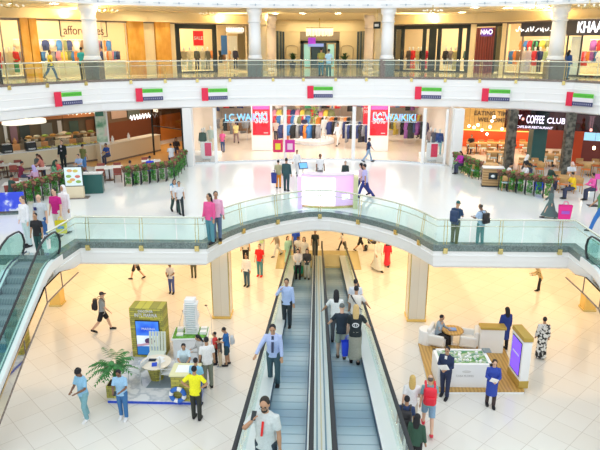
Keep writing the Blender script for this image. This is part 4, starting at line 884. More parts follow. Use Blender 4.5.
# colourful poster stands in front of the glass
for px, m1, m2, w_ in ((278, (0.75, 0.02, 0.12), (0.85, 0.75, 0.05), 'red poster stand with a yellow square before the shop'), (290, (0.65, 0.03, 0.35), (0.85, 0.6, 0.75), 'magenta poster stand with a pink square before the shop')):
    Y = 37.6; z = L1; t = empty('poster_stand', (xat(px, Y, L1+0.8), Y, L1), 0, w_, 'poster stand'); b = MB()
    MB().box((0, 0, 1.15), (0.62, 0.05, 0.8), bev=0.02).build('panel', mat('stand_%d' % px, m1, 0.4), t); MB().box((0, -0.03, 1.12), (0.34, 0.02, 0.4)).build('print', mat('stand_print_%d' % px, m2, 0.4), t)
    MB().tube([(0, 0, 0.03), (0, 0, 0.75)], 0.025, 6).build('pole', STEEL, t); MB().lathe([(0.2, 0), (0.2, 0.02), (0.05, 0.04)], seg=16).build('foot', STEEL, t)
# ================================================================== FIRST FLOOR: FOOD COURT, LEFT
# counters
def counter(A, B, h, label, front, top, glassed=None, depth=0.8):
    sg = Seg(A, B, L1); t = empty('serving_counter', (sg.A.x, sg.A.y, L1), sg.ang, label, 'counter')
    MB().box((sg.L/2, depth/2, h/2), (sg.L, depth, h), bev=0.02).build('body', front, t)
    MB().box((sg.L/2, depth/2, h+0.025), (sg.L+0.06, depth+0.06, 0.05), bev=0.01).build('worktop', top, t)
    MB().box((sg.L/2, 0.03, 0.06), (sg.L, 0.08, 0.12)).build('plinth', GRAN2, t)
    return sg, t
CRL = mat('cream_counter_panel', (0.86, 0.74, 0.52), 0.4)
A = onz(-70, 182, L1); B = onz(104, 160, L1)
sgA, cA = counter(A, B, 1.05, 'long cream serving counter with glass food cases on the left', CRL, WHITE)
b = MB(); l0, l1 = sgA.lx(30), sgA.lx(100)
for y, z in ((0.12, 0.3), (0.7, 0.5)): b.box(((l0+l1)/2, y, 1.1+z/2), (l1-l0, 0.012, z))
b.box(((l0+l1)/2, 0.41, 1.6), (l1-l0, 0.62, 0.02)); b.build('glass_case', GLS, cA)
b = MB(); b.box(((l0+l1)/2, 0.72, 1.78), (l1-l0, 0.4, 0.06)); b.build('wooden_shelf', WOODL, cA)
fc = [('yellow', (0.9, 0.7, 0.05)), ('green', (0.45, 0.6, 0.1)), ('pale yellow', (0.85, 0.78, 0.3)), ('orange', (0.85, 0.4, 0.08)), ('brown', (0.35, 0.18, 0.07)), ('cream', (0.85, 0.75, 0.5))]
n = 16
for i in range(n):
    nm, c = fc[(0, 2, 0, 1, 0, 5, 2, 3)[i % 8]]; l = l0+(l1-l0)*(i+0.5)/n; p = sgA.P(l, 0.4, 1.1)
    t = empty('food_tray', p, sgA.ang, 'steel tray of %s food in the glass case of the long counter' % nm, 'food tray', 'trays in the glass case'); w_ = (l1-l0)/n-0.06
    MB().box((0, 0, 0.03), (w_, 0.45, 0.06), bev=0.01).build('tray', STEEL, t); b = MB()
    for k in range(10): b.ell((random.uniform(-w_*.38, w_*.38), random.uniform(-.17, .17), 0.08), (0.08, 0.07, 0.05), None, 6, 4)
    tag(b.build('food', mat('food_'+nm.replace(' ', '_'), c, 0.5), t, True), kind='stuff')
for i in range(9):
    p = sgA.P(l0+(l1-l0)*(i+0.4)/9, 0.72, 1.81); nm, c = fc[(i*2+3) % 6]
    o = MB().lathe([(0.12, 0), (0.2, 0.06), (0.19, 0.1), (0.1, 0.13), (0, 0.15)], seg=12).build('food_bowl', mat('food_'+nm.replace(' ', '_'), c, 0.5), None, True); o.location = p; tag(o, 'bowl heaped with %s food on the wooden shelf over the glass case' % nm, 'bowl', 'bowls on the wooden shelf')
# coffee machines and jars on the left stretch
for px, w_ in ((32, 'black coffee machine at the left end of the glass food case'), (8, 'black coffee machine beside the left frame edge')):
    t = empty('coffee_machine', sgA.P(sgA.lx(px), 0.35, 1.1), sgA.ang, w_, 'coffee machine'); MB().box((0, 0, 0.25), (0.6, 0.5, 0.5), bev=0.05).build('body', BLACK, t); MB().box((0, -0.2, 0.12), (0.4, 0.16, 0.1)).build('drip_tray', STEEL, t); MB().box((0, 0, 0.53), (0.5, 0.4, 0.06), bev=0.01).build('cup_rail', STEEL, t)
# wall behind
WB = Seg(sgA.P(-8, 3.6), sgA.P(sgA.L+1.5, 3.6), L1)
BRN = mat('dark_brown_shop_wall', (0.16, 0.10, 0.06), 0.6)
trim(WB, -40, 112, 0, 3.65, 0.2, mat('olive_brown_wall', (0.18, 0.14, 0.09), 0.6))
trim(WB, -40, 100, 2.55, 3.4, 0.2, mat('orange_red_menu_band', (0.62, 0.25, 0.10), 0.5), -0.35)
SH = [(6, 'white', (0.85, 0.85, 0.85), 1.3, 2.4, 3), (14, 'mauve', (0.35, 0.2, 0.25), 1.2, 2.4, 7), (25, 'dark', (0.05, 0.07, 0.07), 1.0, 2.3, 10), (47, 'grey', (0.25, 0.27, 0.25), 1.1, 2.3, 11), (60, 'white', (0.8, 0.75, 0.72), 1.2, 2.4, 4), (74, 'dark green', (0.08, 0.14, 0.12), 1.0, 2.3, 9), (90, 'brown', (0.30, 0.13, 0.06), 1.0, 2.3, 8)]
for px, nm, c, h0, h1, w_ in SH: poster('wall_poster', WB, px-w_/2, px+w_/2, h0, h1, mat('panel_'+nm.replace(' ', '_'), c, 0.4), '%s panel on the wall behind the long counter at %s' % (nm, {6: 'the far left', 14: 'left, beside the white one', 25: 'left of the pendant lamps', 47: 'the middle under the menu band', 60: 'the suited man', 74: 'the man in olive', 90: 'the green pillar'}[px]), 'wall panel', off=-0.1)
for i in range(14):
    p = WB.P(WB.lx(4+i*7), -0.7, 0.0); c = fc[i % 6]; o = MB().box((0, 0, 0.95), (0.55, 0.4, 0.5), bev=0.05).lathe([(0.1, 1.2), (0.14, 1.4), (0.05, 1.5), (0.05, 1.6)], seg=8).build('kitchen_urn', mat('urn_%d' % (i % 4), [(0.55, 0.5, 0.42), (0.7, 0.35, 0.15), (0.2, 0.16, 0.12), (0.8, 0.7, 0.5)][i % 4], 0.4))
    o.location = p; o.rotation_euler.z = WB.ang; tag(o, 'squat kitchen urn on the bench behind the long serving counter', 'urn', 'urns behind the long counter')
p0 = WB.P(WB.lx(50), -0.7, 0); b = MB(); b.box((0, 0, 0.34), (WB.lx(104)-WB.lx(-6), 0.6, 0.68), bev=0.01); o = b.build('back_bench', BRN); o.location = p0; o.rotation_euler.z = WB.ang; tag(o, 'dark brown kitchen bench behind the long serving counter', 'bench')
GLY = mat('warm_glowing_letter', (1, 0.95, 0.8), 0.4, emit=1.2, ecol=(1, 0.9, 0.7))
t = empty('script_sign', WB.P(WB.lx(82), -0.75, 2.9), WB.ang, 'white glowing script sign above the glass food cases', 'shop sign')
for i in range(8):
    x = (i-3.5)*0.3; MB().tube([(x-0.13, 0, 0.12*math.sin(i*2.3)), (x-0.05, 0, -0.1), (x+0.06, 0, 0.14), (x+0.13, 0, -0.04)], 0.03, 6).build('letter', GLY, t)
for px in (27, 44):
    p = sgA.P(sgA.lx(px), 1.6, 2.6); t = empty('pendant_lamp', p, sgA.ang, 'wide cream drum pendant lamp over the long counter, %s' % ('left one' if px < 30 else 'right one'), 'lamp')
    MB().lathe([(0.75, 0), (0.8, 0.02), (0.78, 0.25), (0.72, 0.27)], seg=24).build('shade', mat('lit_cream_shade', (0.95, 0.9, 0.75), 0.5, emit=0.8), t, True); MB().tube([(0, 0, 0.2), (0, 0, 1.1)], 0.015, 5).build('cord', DARK, t)
p = ony(64.5, 137, sgA.P(sgA.lx(64), 2.2)[1]); t = empty('dome_lamp', p, 0, 'cream dome pendant lamp above and behind the man in the black suit', 'lamp'); MB().lathe([(0.42, 0), (0.40, 0.1), (0.25, 0.3), (0.05, 0.38)], seg=20).build('shade', mat('peach_shade', (0.9, 0.68, 0.45), 0.5, emit=0.25), t, True); MB().tube([(0, 0, 0.36), (0, 0, L2-1.72-p.z)], 0.012, 5).build('cord', DARK, t)
# second counter with brown wall
A = onz(107, 163.5, L1); B = onz(161, 151, L1); sgB, cB = counter(A, B, 1.15, 'long plain beige counter right of the green poster pillar', mat('beige_counter_panel', (0.80, 0.66, 0.45), 0.4), mat('pale_beige_top', (0.88, 0.80, 0.66), 0.3))
WB2 = Seg(sgB.P(-0.5, 3.2), sgB.P(sgB.L+6, 3.2), L1)
trim(WB2, 100, 160, 0, 2.0, 0.2, mat('reddish_brown_wall', (0.17, 0.05, 0.02), 0.5)); trim(WB2, 100, 200, 2.0, 3.65, 0.2, mat('umber_wall', (0.16, 0.10, 0.06), 0.5)); trim(WB2, 156, 200, 0, 2.0, 0.2, mat('orange_wall', (0.75, 0.25, 0.04), 0.5))
poster('wall_poster', WB2, 112, 127, 2.25, 3.1, mat('dusty_pink_menu', (0.5, 0.35, 0.28), 0.5), 'dusty menu panel on the wall right of the green pillar', 'wall panel'); poster('wall_poster', WB2, 128, 140, 2.1, 3.2, mat('slate_menu', (0.12, 0.15, 0.14), 0.4), 'slate menu panel beside the white script sign', 'wall panel')
t = empty('script_sign', sgB.P(sgB.lx(146), 0.4, 2.55), sgB.ang, 'white glowing script sign hanging above the beige counter', 'shop sign')
for i in range(7):
    x = (i-3)*0.3; MB().tube([(x-0.13, 0, 0.1*math.sin(i*1.7)), (x-0.04, 0, 0.2), (x+0.05, 0, -0.12), (x+0.14, 0, 0.05)], 0.035, 6).build('letter', GLOW, t)
for i, px in enumerate((117, 133)):
    p = sgB.P(sgB.lx(px), 0.4, 1.2); o = MB().lathe([(0.09, 0), (0.1, 0.25), (0.05, 0.34), (0.04, 0.42)], seg=12).build('white_jug', WHITE, None, True); o.location = p; tag(o, 'white jug on the beige counter, %s' % ('near the green pillar' if not i else 'under the slate menu'), 'jug')
# wood floor zones
b = MB(); b.poly([sgB.P(-1.2, -2.8)[:2], sgB.P(sgB.L*0.8, -3.4)[:2], sgB.P(sgB.L+3.2, -0.5)[:2], (-8.75, 45), (-8.75, 50), sgB.P(-1.2, 3.2)[:2]], L1+0.004, L1+0.012); TN[0] += 1; struct(b.build('trim_%d' % TN[0], WOODFL))
# partition with dark frame and orange room
sg = Seg((xat(154, 40.5, L1), 40.5), (xat(184.5, 38.4, L1), 38.4), L1)
t = empty('glass_partition', sg.P(0), sg.ang, 'tall dark framed glass partition in front of the orange wall', 'partition'); b = MB()
for x in (0.04, sg.L-0.04): b.box((x, 0, 1.78), (0.09, 0.09, 3.5))
b.box((sg.L/2, 0, 3.45), (sg.L, 0.09, 0.09)); b.box((sg.L/2, 0, 2.05), (sg.L, 0.06, 0.06)); b.build('frame', DARK, t); MB().box((sg.L/2, 0, 2.75), (sg.L-0.1, 0.012, 1.3)).build('pane', glass('smoky_glass', (0.75, 0.68, 0.6), 0.15), t)
text('lettering', 'N', 0.3, GLY, (0.5, -0.06, 3.1), 0, t, ext=0.01); text('lettering', 'O', 0.3, GLY, (0.75, -0.06, 3.1), 0, t, ext=0.01)
# green poster pillar
p = onz(104.5, 163, L1); b = MB(); b.box((p.x, p.y+0.35, L1+1.83), (0.62, 0.6, 3.64), rz=R(22), bev=0.01); TN[0] += 1; struct(b.build('trim_%d' % TN[0], WHITE))
t = empty('pillar_poster', (p.x+0.02, p.y-0.02, L1+1.35), R(22), 'tall green and pale pink advertising poster on the white pillar', 'poster'); MB().box((0, 0, 1.05), (0.66, 0.03, 2.1)).build('panel', ramp_mat('green_pink_print', 'noise', [(0.35, (0.08, 0.32, 0.16)), (0.5, (0.6, 0.75, 0.6)), (0.62, (0.85, 0.6, 0.62))], 1.3, 0.4), t); MB().box((-0.05, -0.02, 1.85), (0.5, 0.02, 0.4)).build('header', mat('deep_green_print', (0.04, 0.2, 0.13), 0.4), t)
# tables and chairs
def chair_proto(seatm, backm, legm, h=0.82):
    t = empty('dining_chair', (0, 0, 0))
    MB().box((0, 0, 0.45), (0.44, 0.44, 0.06), bev=0.02).build('seat', seatm, t); b = MB(); b.box((0, -0.21, 0.68), (0.42, 0.04, 0.3), bev=0.02, rx=R(8)); b.build('backrest', backm, t)
    for x in (-0.18, 0.18):
        for y, top in ((-0.19, 0.6), (0.18, 0.44)): MB().tube([(x*1.1, y*1.15, 0), (x, y, top)], 0.02, 6).build('leg', legm, t)
    return t
RB = mat('red_brown_leather', (0.32, 0.07, 0.05), 0.4); DKW = mat('dark_walnut', (0.10, 0.05, 0.03), 0.4)
PR = {'red': chair_proto(RB, RB, DKW), 'wood': chair_proto(mat('pale_blue_seat', (0.55, 0.72, 0.78), 0.6), WOODL, WOODL), 'orange': chair_proto(mat('orange_seat', (0.85, 0.25, 0.06), 0.6), WOODL, WOODL)}
USED = set()
def put_chair(kind, loc, ang, label, group):
    o = PR[kind] if kind not in USED else copy_tree(PR[kind]); USED.add(kind); o.location = loc; o.rotation_euler = (0, 0, R(ang)); tag(o, label, 'chair', group); return o
def table(loc, ang, w_, d_, topm, label, group=None, round_=False, h=0.74, base=DKW):
    t = empty('dining_table' if h < 0.9 else 'bar_table', loc, R(ang), label, 'table', group)
    (MB().lathe([(w_/2, h-0.04), (w_/2, h)], seg=24) if round_ else MB().box((0, 0, h-0.02), (w_, d_, 0.04), bev=0.01)).build('tabletop', topm, t)
    MB().tube([(0, 0, 0.03), (0, 0, h-0.04)], 0.04, 8).build('pedestal', base, t); MB().lathe([(0.26, 0), (0.26, 0.02), (0.05, 0.05)], seg=16).build('foot', base, t); return t
GRW = mat('white_tabletop', (0.86, 0.84, 0.80), 0.3)
def cup(loc, label, c=WHITE):
    o = MB().lathe([(0.03, 0), (0.04, 0.1), (0.038, 0.1), (0.028, 0.01)], seg=10).build('cup', c, None, True); o.location = loc; tag(o, label, 'cup')
TL = [((8, 177), 1.6, 0.8, 'white table behind the man in maroon'), ((26, 197), 1.9, 0.8, 'white table beside the lilac scarf'), ((63, 184), 0.9, 0.8, 'white table beside the woman in green'), ((110, 180), 1.5, 1.0, 'white table right of the dark green stand'), ((152, 173), 1.1, 0.8, 'white table near the orange wall'), ((43, 181), 0.9, 0.7, 'white table by the man in charcoal')]
for i, ((px, py), w_, d_, lab) in enumerate(TL):
    p = onz(px, py, L1); table(p, 18, w_, d_, GRW, lab)
    for k, (dx, dy, a) in enumerate(((-w_*0.3, -0.62, 0), (w_*0.3, -0.62, 0), (-w_*0.3, 0.62, 180), (w_*0.3, 0.62, 180))):
        if (i in (2, 4, 5) and k in (1, 3)): continue
        q = Matrix.Rotation(R(18), 3, 'Z') @ Vector((dx, dy, 0)); put_chair('red', p+q, 18+a, 'red brown chair, %s %s side, %s' % ('near' if k < 2 else 'far', 'left' if k % 2 == 0 else 'right', lab), 'red brown chairs of the food court')
    for k in range(2): cup(p+Vector((-0.2+0.4*k, 0.05, 0.741)), '%s small white cup, %s' % (('left', 'right')[k], lab))
# hedge stands: leafy strips on dark frames
def hedge_proto():
    t = empty('hedge_stand', (0, 0, 0)); b = MB()
    for x in (-0.2, 0.2): b.tube([(x, -0.12, 0), (x, 0, 0.9), (x, 0.12, 0)], 0.02, 5)
    b.build('frame', DARK, t); MB().box((0, 0, 0.86), (0.55, 0.2, 0.2), bev=0.02).build('trough', DKW, t); b = MB(); rr = random.Random(3)
    for i in range(420):
        z = 0.12+0.98*rr.random(); x = rr.uniform(-0.13, 0.13)+(0.03 if z > .8 else 0); y = rr.uniform(-0.17, 0.15); a = rr.uniform(0, 6.28); d = Vector((math.cos(a)*0.05, math.sin(a)*0.05-0.01, rr.uniform(-.07, .03))); n_ = d.cross(Vector((0.2, 0.1, 1))).normalized()*0.028
        c = Vector((x, y, z)); b.bm.faces.new([b.bm.verts.new(v) for v in (c-d, c+n_, c+d, c-n_)])
    b.build('foliage', LEAF2, t); b = MB()
    for i in range(60):
        x = rr.uniform(-0.32, 0.32); z = 0.92+0.16*rr.random(); b.ell((x, rr.uniform(-.1, .1), z), (0.05, 0.05, 0.04), None, 6, 4)
    b.build('brown_foliage', mat('russet_leaf', (0.3, 0.13, 0.08), 0.6), t); return t
HP = hedge_proto(); HU = [0]
def hedge(px, py, ang, label, group):
    o = HP if not HU[0] else copy_tree(HP); HU[0] = 1; o.location = onz(px, py, L1); o.rotation_euler = (0, 0, R(ang)); tag(o, label, 'hedge stand', group)
for i in range(8): f = i/7; hedge(22+70*f*0.85, 206-22*f*0.85, 22, 'leafy green stand in the row behind the men at the escalator', 'green stands in the near left row')
for i in range(6): f = i/5; hedge(129+42*f, 186-6*f, 8, 'leafy green stand in the row before the small table', 'green stands in the right part of the left row')
for i in range(4): f = i/3; hedge(175+9*f, 178-11*f, 60, 'leafy green stand in the short row leading to the white pilaster', 'green stands beside the pilaster')
for i in range(6): f = i/5; hedge(456+21*f, 170+9*f, -55, 'leafy green stand in the short row at the right white pilaster', 'green stands beside the right pilaster')
for i in range(6): f = i/5; hedge(502+45*f, 190+8*f, -14, 'leafy green stand in the row before the coffee shop', 'green stands before the coffee shop')
# menu board and dark green stand
p = onz(76, 198, L1); t = empty('menu_board', p, R(10), 'white lit board with food pictures on a pale base beside the dark green stand', 'menu board')
MB().box((0, 0, 0.3), (0.85, 0.3, 0.6), bev=0.02).build('base', CRL, t); MB().box((0.1, 0, 0.02), (1.1, 0.5, 0.04)).build('foot', GRAN2, t); MB().box((0, -0.02, 1.1), (0.9, 0.06, 1.0), bev=0.02).build('board', DARK, t); MB().box((0, -0.06, 1.1), (0.82, 0.02, 0.92)).build('print', mat('pale_blue_print', (0.72, 0.85, 0.88), 0.4, emit=0.15), t)
b = MB()
for i, (x, z) in enumerate(((-0.15, 1.4), (0.12, 1.38), (-0.22, 1.12), (0.2, 1.1), (-0.05, 0.95), (-0.2, 0.85), (0.22, 0.84))): b = MB(); b.ell((x, -0.075, z), (0.13, 0.012, 0.075)); b.build('food_picture', mat('picture_%d' % (i % 4), [(0.85, 0.45, 0.2), (0.75, 0.65, 0.15), (0.3, 0.5, 0.12), (0.7, 0.2, 0.15)][i % 4], 0.5), t)
p = onz(92, 194, L1); t = empty('host_stand', p+Vector((0, 0.35, 0)), R(12), 'dark green host stand with white papers on top', 'host stand'); MB().box((0, 0, 0.5), (0.95, 0.6, 1.0), bev=0.02).build('body', mat('dark_green_lacquer', (0.02, 0.12, 0.11), 0.35), t); MB().box((0, 0, 1.02), (1.0, 0.66, 0.04), bev=0.01).build('top', mat('pale_stone_top', (0.7, 0.7, 0.68), 0.4), t)
for i in range(4): o = MB().box((0, 0, 0.006), (0.2, 0.28, 0.012)).build('menu_sheet', WHITE); o.location = p+Vector((-0.35+0.23*i, 0.4+0.05*(i % 2), 1.04)); o.rotation_euler.z = R(12+i*9); tag(o, 'white paper menu lying on the dark green host stand', 'menu', 'papers on the host stand')
# blue advertising banner at the far left
p = onz(2, 214, L1); t = empty('blue_banner', p, R(14), 'low glossy blue banner board with white print at the left edge', 'banner'); MB().box((0, 0, 0.55), (2.0, 0.06, 0.85), bev=0.02, rx=R(-14)).build('panel', ramp_mat('blue_white_print', 'noise', [(0.46, (0.02, 0.06, 0.75)), (0.54, (0.1, 0.15, 0.8)), (0.6, (0.75, 0.8, 0.95))], 2.2, 0.3), t); b = MB(); b.box((0, 0, 0.03), (2.1, 0.45, 0.06)); b.build('base_rail', GRAN, t)
# ================================================================== FIRST FLOOR: COFFEE SHOP, RIGHT
RW = Seg((9.2, 46.0), (24, 42.5), L1)
MUS = ramp_mat('mustard_plaster', 'noise', [(0.3, (0.45, 0.32, 0.12)), (0.7, (0.62, 0.47, 0.22))], 1.5, 0.7)
trim(RW, 440, 507, 0, 3.65, 0.2, MUS); trim(RW, 507, 660, 0, 3.65, 0.2, mat('maroon_wall', (0.20, 0.035, 0.03), 0.5))
t = empty('wall_lettering', RW.P(RW.lx(491), -0.05, 2.45), RW.ang, 'dark hand painted lettering in three rows on the mustard wall', 'wall lettering')
for s, z, sz in (('BREAD', 0.5, 0.42), ('EATING TIME', 0.0, 0.46), ('WELCOME', -0.48, 0.42)): text('lettering', s, sz, mat('charcoal_paint', (0.10, 0.08, 0.06), 0.7), (0, 0, z), 0, t, ext=0.006, bold=0.01, sx=0.95)
t = empty('wall_bench', RW.P(RW.lx(484), -0.35, 0), RW.ang, 'long orange red upholstered bench along the mustard wall', 'bench'); ORR = mat('orange_red_upholstery', (0.70, 0.10, 0.03), 0.6)
MB().box((0, 0, 0.25), (6.6, 0.6, 0.45), bev=0.03).build('seat', ORR, t); MB().box((0, 0.25, 0.8), (6.6, 0.12, 0.75), bev=0.03).build('backrest', ORR, t); MB().box((0, 0.25, 1.2), (6.6, 0.16, 0.05)).build('light_ledge', mat('amber_lit_ledge', (1, 0.6, 0.2), 0.5, emit=1.2, ecol=(1, 0.5, 0.12)), t)
BULB = mat('warm_bulb', (1, 0.85, 0.6), 0.4, emit=14, ecol=(1, 0.75, 0.42))
for i, (px, py, Y) in enumerate([(469, 126, 43), (474, 127.5, 43), (478, 125, 42), (482, 130, 43), (487, 134, 44), (490, 127, 42), (492, 121, 42), (502, 129, 42.5), (494, 117, 40), (523, 119, 40), (595, 133, 38), (591, 130, 37), (594, 148, 36)]):
    p = ony(px, py, Y); t = empty('bulb_pendant', p, 0, 'small glowing round pendant bulb over the coffee shop tables', 'lamp', 'pendant bulbs of the coffee shop'); MB().ell((0, 0, 0), (0.085, 0.085, 0.1)).build('bulb', BULB, t, True); MB().tube([(0, 0, 0.08), (0, 0, L2-1.72-p.z)], 0.01, 5).build('cord', DARK, t)
def dark_pillar(px0, px1, py, m, n_, Y=None):
    p = onz((px0+px1)/2, py, L1); w_ = xat(px1, p.y, L1+1.5)-xat(px0, p.y, L1+1.5); b = MB(); b.box((xat((px0+px1)/2, p.y, L1+1.8), p.y+w_/2, L1+1.83), (w_, w_, 3.64), bev=0.02); TN[0] += 1; struct(b.build('trim_%d' % TN[0], m))
BRANCH = ramp_mat('black_carved_wood', 'noise', [(0.4, (0.03, 0.03, 0.025)), (0.6, (0.16, 0.15, 0.12))], 4, 0.5)
dark_pillar(507.5, 516, 171, BRANCH, 0); dark_pillar(565, 573, 177, BRANCH, 0); dark_pillar(533, 547, 167, mat('dark_teal_paint', (0.03, 0.12, 0.12), 0.4), 0)
# maroon side wall nearer on the right with orange strip
sg = Seg((xat(573, 38.2, L1), 38.2), (xat(640, 36.6, L1), 36.6), L1); trim(sg, 574, 583, 0, 3.6, 0.2, mat('vermilion_panel', (0.62, 0.07, 0.01), 0.5)); trim(sg, 583, 650, 0, 3.6, 0.2, mat('maroon_wall', (0.20, 0.035, 0.03), 0.5), 0.05)
poster('lit_menu', sg, 583.5, 601, 1.55, 2.05, mat('pale_blue_lit_menu', (0.3, 0.6, 0.8), 0.4, emit=0.7), 'pale blue lit menu strip on the maroon wall at the right edge', 'menu')
t = empty('cream_wall_lamp', sg.P(sg.lx(589), -0.12, 2.3), sg.ang, 'cream vertical wall lamp at the upper right of the maroon wall', 'lamp'); MB().lathe([(0.1, 0), (0.13, 0.7), (0.2, 0.78)], seg=14).build('shade', mat('lit_cream_shade', (0.95, 0.9, 0.75), 0.5, emit=0.8), t, True); MB().box((0, 0.08, 0.35), (0.14, 0.06, 0.3)).build('bracket', GOLD, t)
# coffee sign band
sg = Seg((xat(500, 36.9, L1), 36.9), (xat(612, 34.6, L1), 34.6), L1); t = empty('coffee_sign', sg.P(0), sg.ang, 'dark glass sign band with glowing white coffee shop lettering', 'shop sign')
MB().box((sg.L/2, 0.1, 3.0), (sg.L, 0.03, 1.1)).build('glass_band', glass('dusky_violet_glass', (0.36, 0.26, 0.32), 0.12), t)
VG = mat('violet_white_letter', (0.95, 0.9, 1), 0.4, emit=1.2, ecol=(0.85, 0.75, 1.0)); l0 = sg.lx(515, 3); l1 = sg.lx(564, 3)
W = l1-l0; text('lettering', 'COFFEE', 0.66, VG, (l0+W*0.42, 0.04, 3.0), 0, t, ext=0.03, sx=W*0.44/2.75, bold=0.006); text('small_lettering', 'MY', 0.34, VG, (l0+W*0.05, 0.04, 3.14), 0, t, ext=0.03, bold=0.004); text('small_lettering', 'CLUB.', 0.46, VG, (l0+W*0.86, 0.04, 2.98), 0, t, ext=0.03, sx=0.9, bold=0.004)
text('small_lettering', 'CAFE.BAR.RESTAURANT', 0.2, VG, (l0+W*0.42, 0.04, 2.55), 0, t, ext=0.02, sx=0.95)
# cafe tables
TR = [(476, 153, 1.4, 'oak table left at the red bench'), (497, 153, 1.4, 'oak table left of the carved pillar'), (482, 176, 1.7, 'long oak table beside the wooden stand'), (497, 163, 1.3, 'oak table behind the wooden stand'), (529, 153, 1.3, 'oak table right of the carved pillar'), (530, 174, 1.3, 'oak table of the white scarfed woman'), (552, 166, 1.2, 'oak table beside the dark teal pillar'), (566, 190, 1.3, 'oak table of the man in yellow'), (590, 175, 1.6, 'oak table behind the man in yellow'), (509, 188, 1.1, 'oak table behind the leafy stands')]
for i, (px, py, w_, lab) in enumerate(TR):
    p = onz(px, py, L1); table(p, -8, w_, 0.75, WOODL, lab, base=DARK)
    for k, (dx, dy, a) in enumerate(((-w_*0.28, -0.6, 0), (w_*0.28, -0.6, 0), (-w_*0.28, 0.62, 180), (w_*0.28, 0.62, 180))):
        q = Matrix.Rotation(R(-8), 3, 'Z') @ Vector((dx, dy, 0)); kd = 'orange' if i in (7, 5, 8) else 'wood'
        put_chair(kd, p+q, -8+a, '%s chair, %s %s side, %s' % ('orange' if kd == 'orange' else 'blue seated', 'near' if k < 2 else 'far', 'left' if k % 2 == 0 else 'right', lab), 'cafe chairs with %s' % ('orange seats' if kd == 'orange' else 'pale blue seats'))
    cup(p+Vector((0.1, 0, 0.741)), 'white cup on the %s' % lab)
# wooden reception stand
p = onz(492, 187, L1); t = empty('host_stand', p, R(-10), 'light wooden host stand with a black emblem and white top', 'host stand'); MB().box((0, 0.25, 0.5), (1.05, 0.55, 1.0), bev=0.02).build('body', ramp_mat('striped_oak', 'wave', [(0.3, (0.55, 0.35, 0.16)), (0.8, (0.35, 0.2, 0.08))], 2.2, 0.4, band='Z', dist=0.5), t); MB().box((0, 0.25, 1.03), (1.12, 0.62, 0.05), bev=0.01).build('top', mat('pale_blue_grey_top', (0.7, 0.78, 0.85), 0.3), t); MB().box((0, -0.035, 0.6), (0.46, 0.02, 0.36)).build('emblem', DARK, t); MB().box((0, 0.25, 0.03), (1.1, 0.6, 0.07)).build('plinth', DARK, t)
MB().ell((0, -0.05, 0.6), (0.12, 0.01, 0.08)).build('emblem_mark', STEEL, t)
p = onz(593, 206, L1); t = empty('rope_post', p, 0, 'thin dark sign post standing at the right before the pink coat', 'sign post'); MB().tube([(0, 0, 0), (0, 0, 1.35)], 0.02, 6).build('pole', DARK, t); MB().box((0, 0, 0.02), (0.45, 0.35, 0.04)).build('foot', DARK, t); MB().box((0.1, 0, 1.42), (0.4, 0.04, 0.25)).build('plate', mat('magenta_print', (0.75, 0.1, 0.45), 0.5), t)
# ================================================================== FIRST FLOOR: RECEPTION DESK
A = onz(302, 208, L1); B = onz(353, 208.5, L1); W = B.x-A.x
t = empty('reception_desk', ((A.x+B.x)/2, A.y, L1), 0, 'curved lilac and white glowing reception desk behind the balustrade', 'reception desk')
LIL = mat('lilac_lit_acrylic', (0.80, 0.55, 0.88), 0.3, emit=0.35, ecol=(0.85, 0.45, 0.95)); SCR = mat('white_lit_screen', (1, 1, 1), 0.3, emit=1.3)
def arcp(f, dy=0.0, bulge=0.28): return ((f-0.5)*W, dy-bulge*(1-(2*f-1)**2)+bulge)
ps = [arcp(i/14) for i in range(15)]
MB().sweep(ps, [(0.0, 0.0), (0.0, 1.52), (-0.5, 1.52), (-0.5, 0.0)]).build('body', LIL, t)
MB().sweep([arcp(i/14) for i in range(0, 10)][0:10], [(0.012, 0.12), (0.012, 1.42), (0.035, 1.42), (0.035, 0.12)]).build('lit_front', SCR, t)
MB().sweep([arcp(i/14) for i in range(11, 14)], [(0.012, 0.42), (0.012, 0.62), (0.03, 0.62), (0.03, 0.42)]).build('logo_strip', SCR, t)
MB().sweep(ps, [(0.06, 1.52), (0.06, 1.58), (-0.55, 1.58), (-0.55, 1.52)]).build('worktop', mat('pale_lilac_top', (0.85, 0.72, 0.88), 0.3), t)
MB().sweep(ps, [(0.08, 0.0), (0.08, 0.1), (0.0, 0.1), (0.0, 0.0)]).build('brass_plinth', GOLD, t)
for s in (-1, 1): MB().box((s*(W/2+0.1), 0.1, 0.76), (0.2, 0.5, 1.52), bev=0.01).build('side_panel', mat('pale_olive_panel', (0.72, 0.70, 0.42), 0.4) if s > 0 else LIL, t)
p = onz(303, 190, L1); t = empty('tablet_stand', p, R(25), 'blue screened tablet on a slim stand left of the reception desk', 'tablet'); MB().tube([(0, 0, 0), (0, 0, 1.2)], 0.03, 6).build('pole', STEEL, t); MB().lathe([(0.2, 0), (0.2, 0.03)], seg=16).build('foot', STEEL, t); MB().box((0, 0, 1.3), (0.5, 0.05, 0.36), bev=0.02, rx=R(-30)).build('housing', DARK, t); MB().box((0, -0.03, 1.31), (0.42, 0.02, 0.28), rx=R(-30)).build('screen', mat('blue_lit_screen', (0.12, 0.35, 0.75), 0.3, emit=0.7), t)
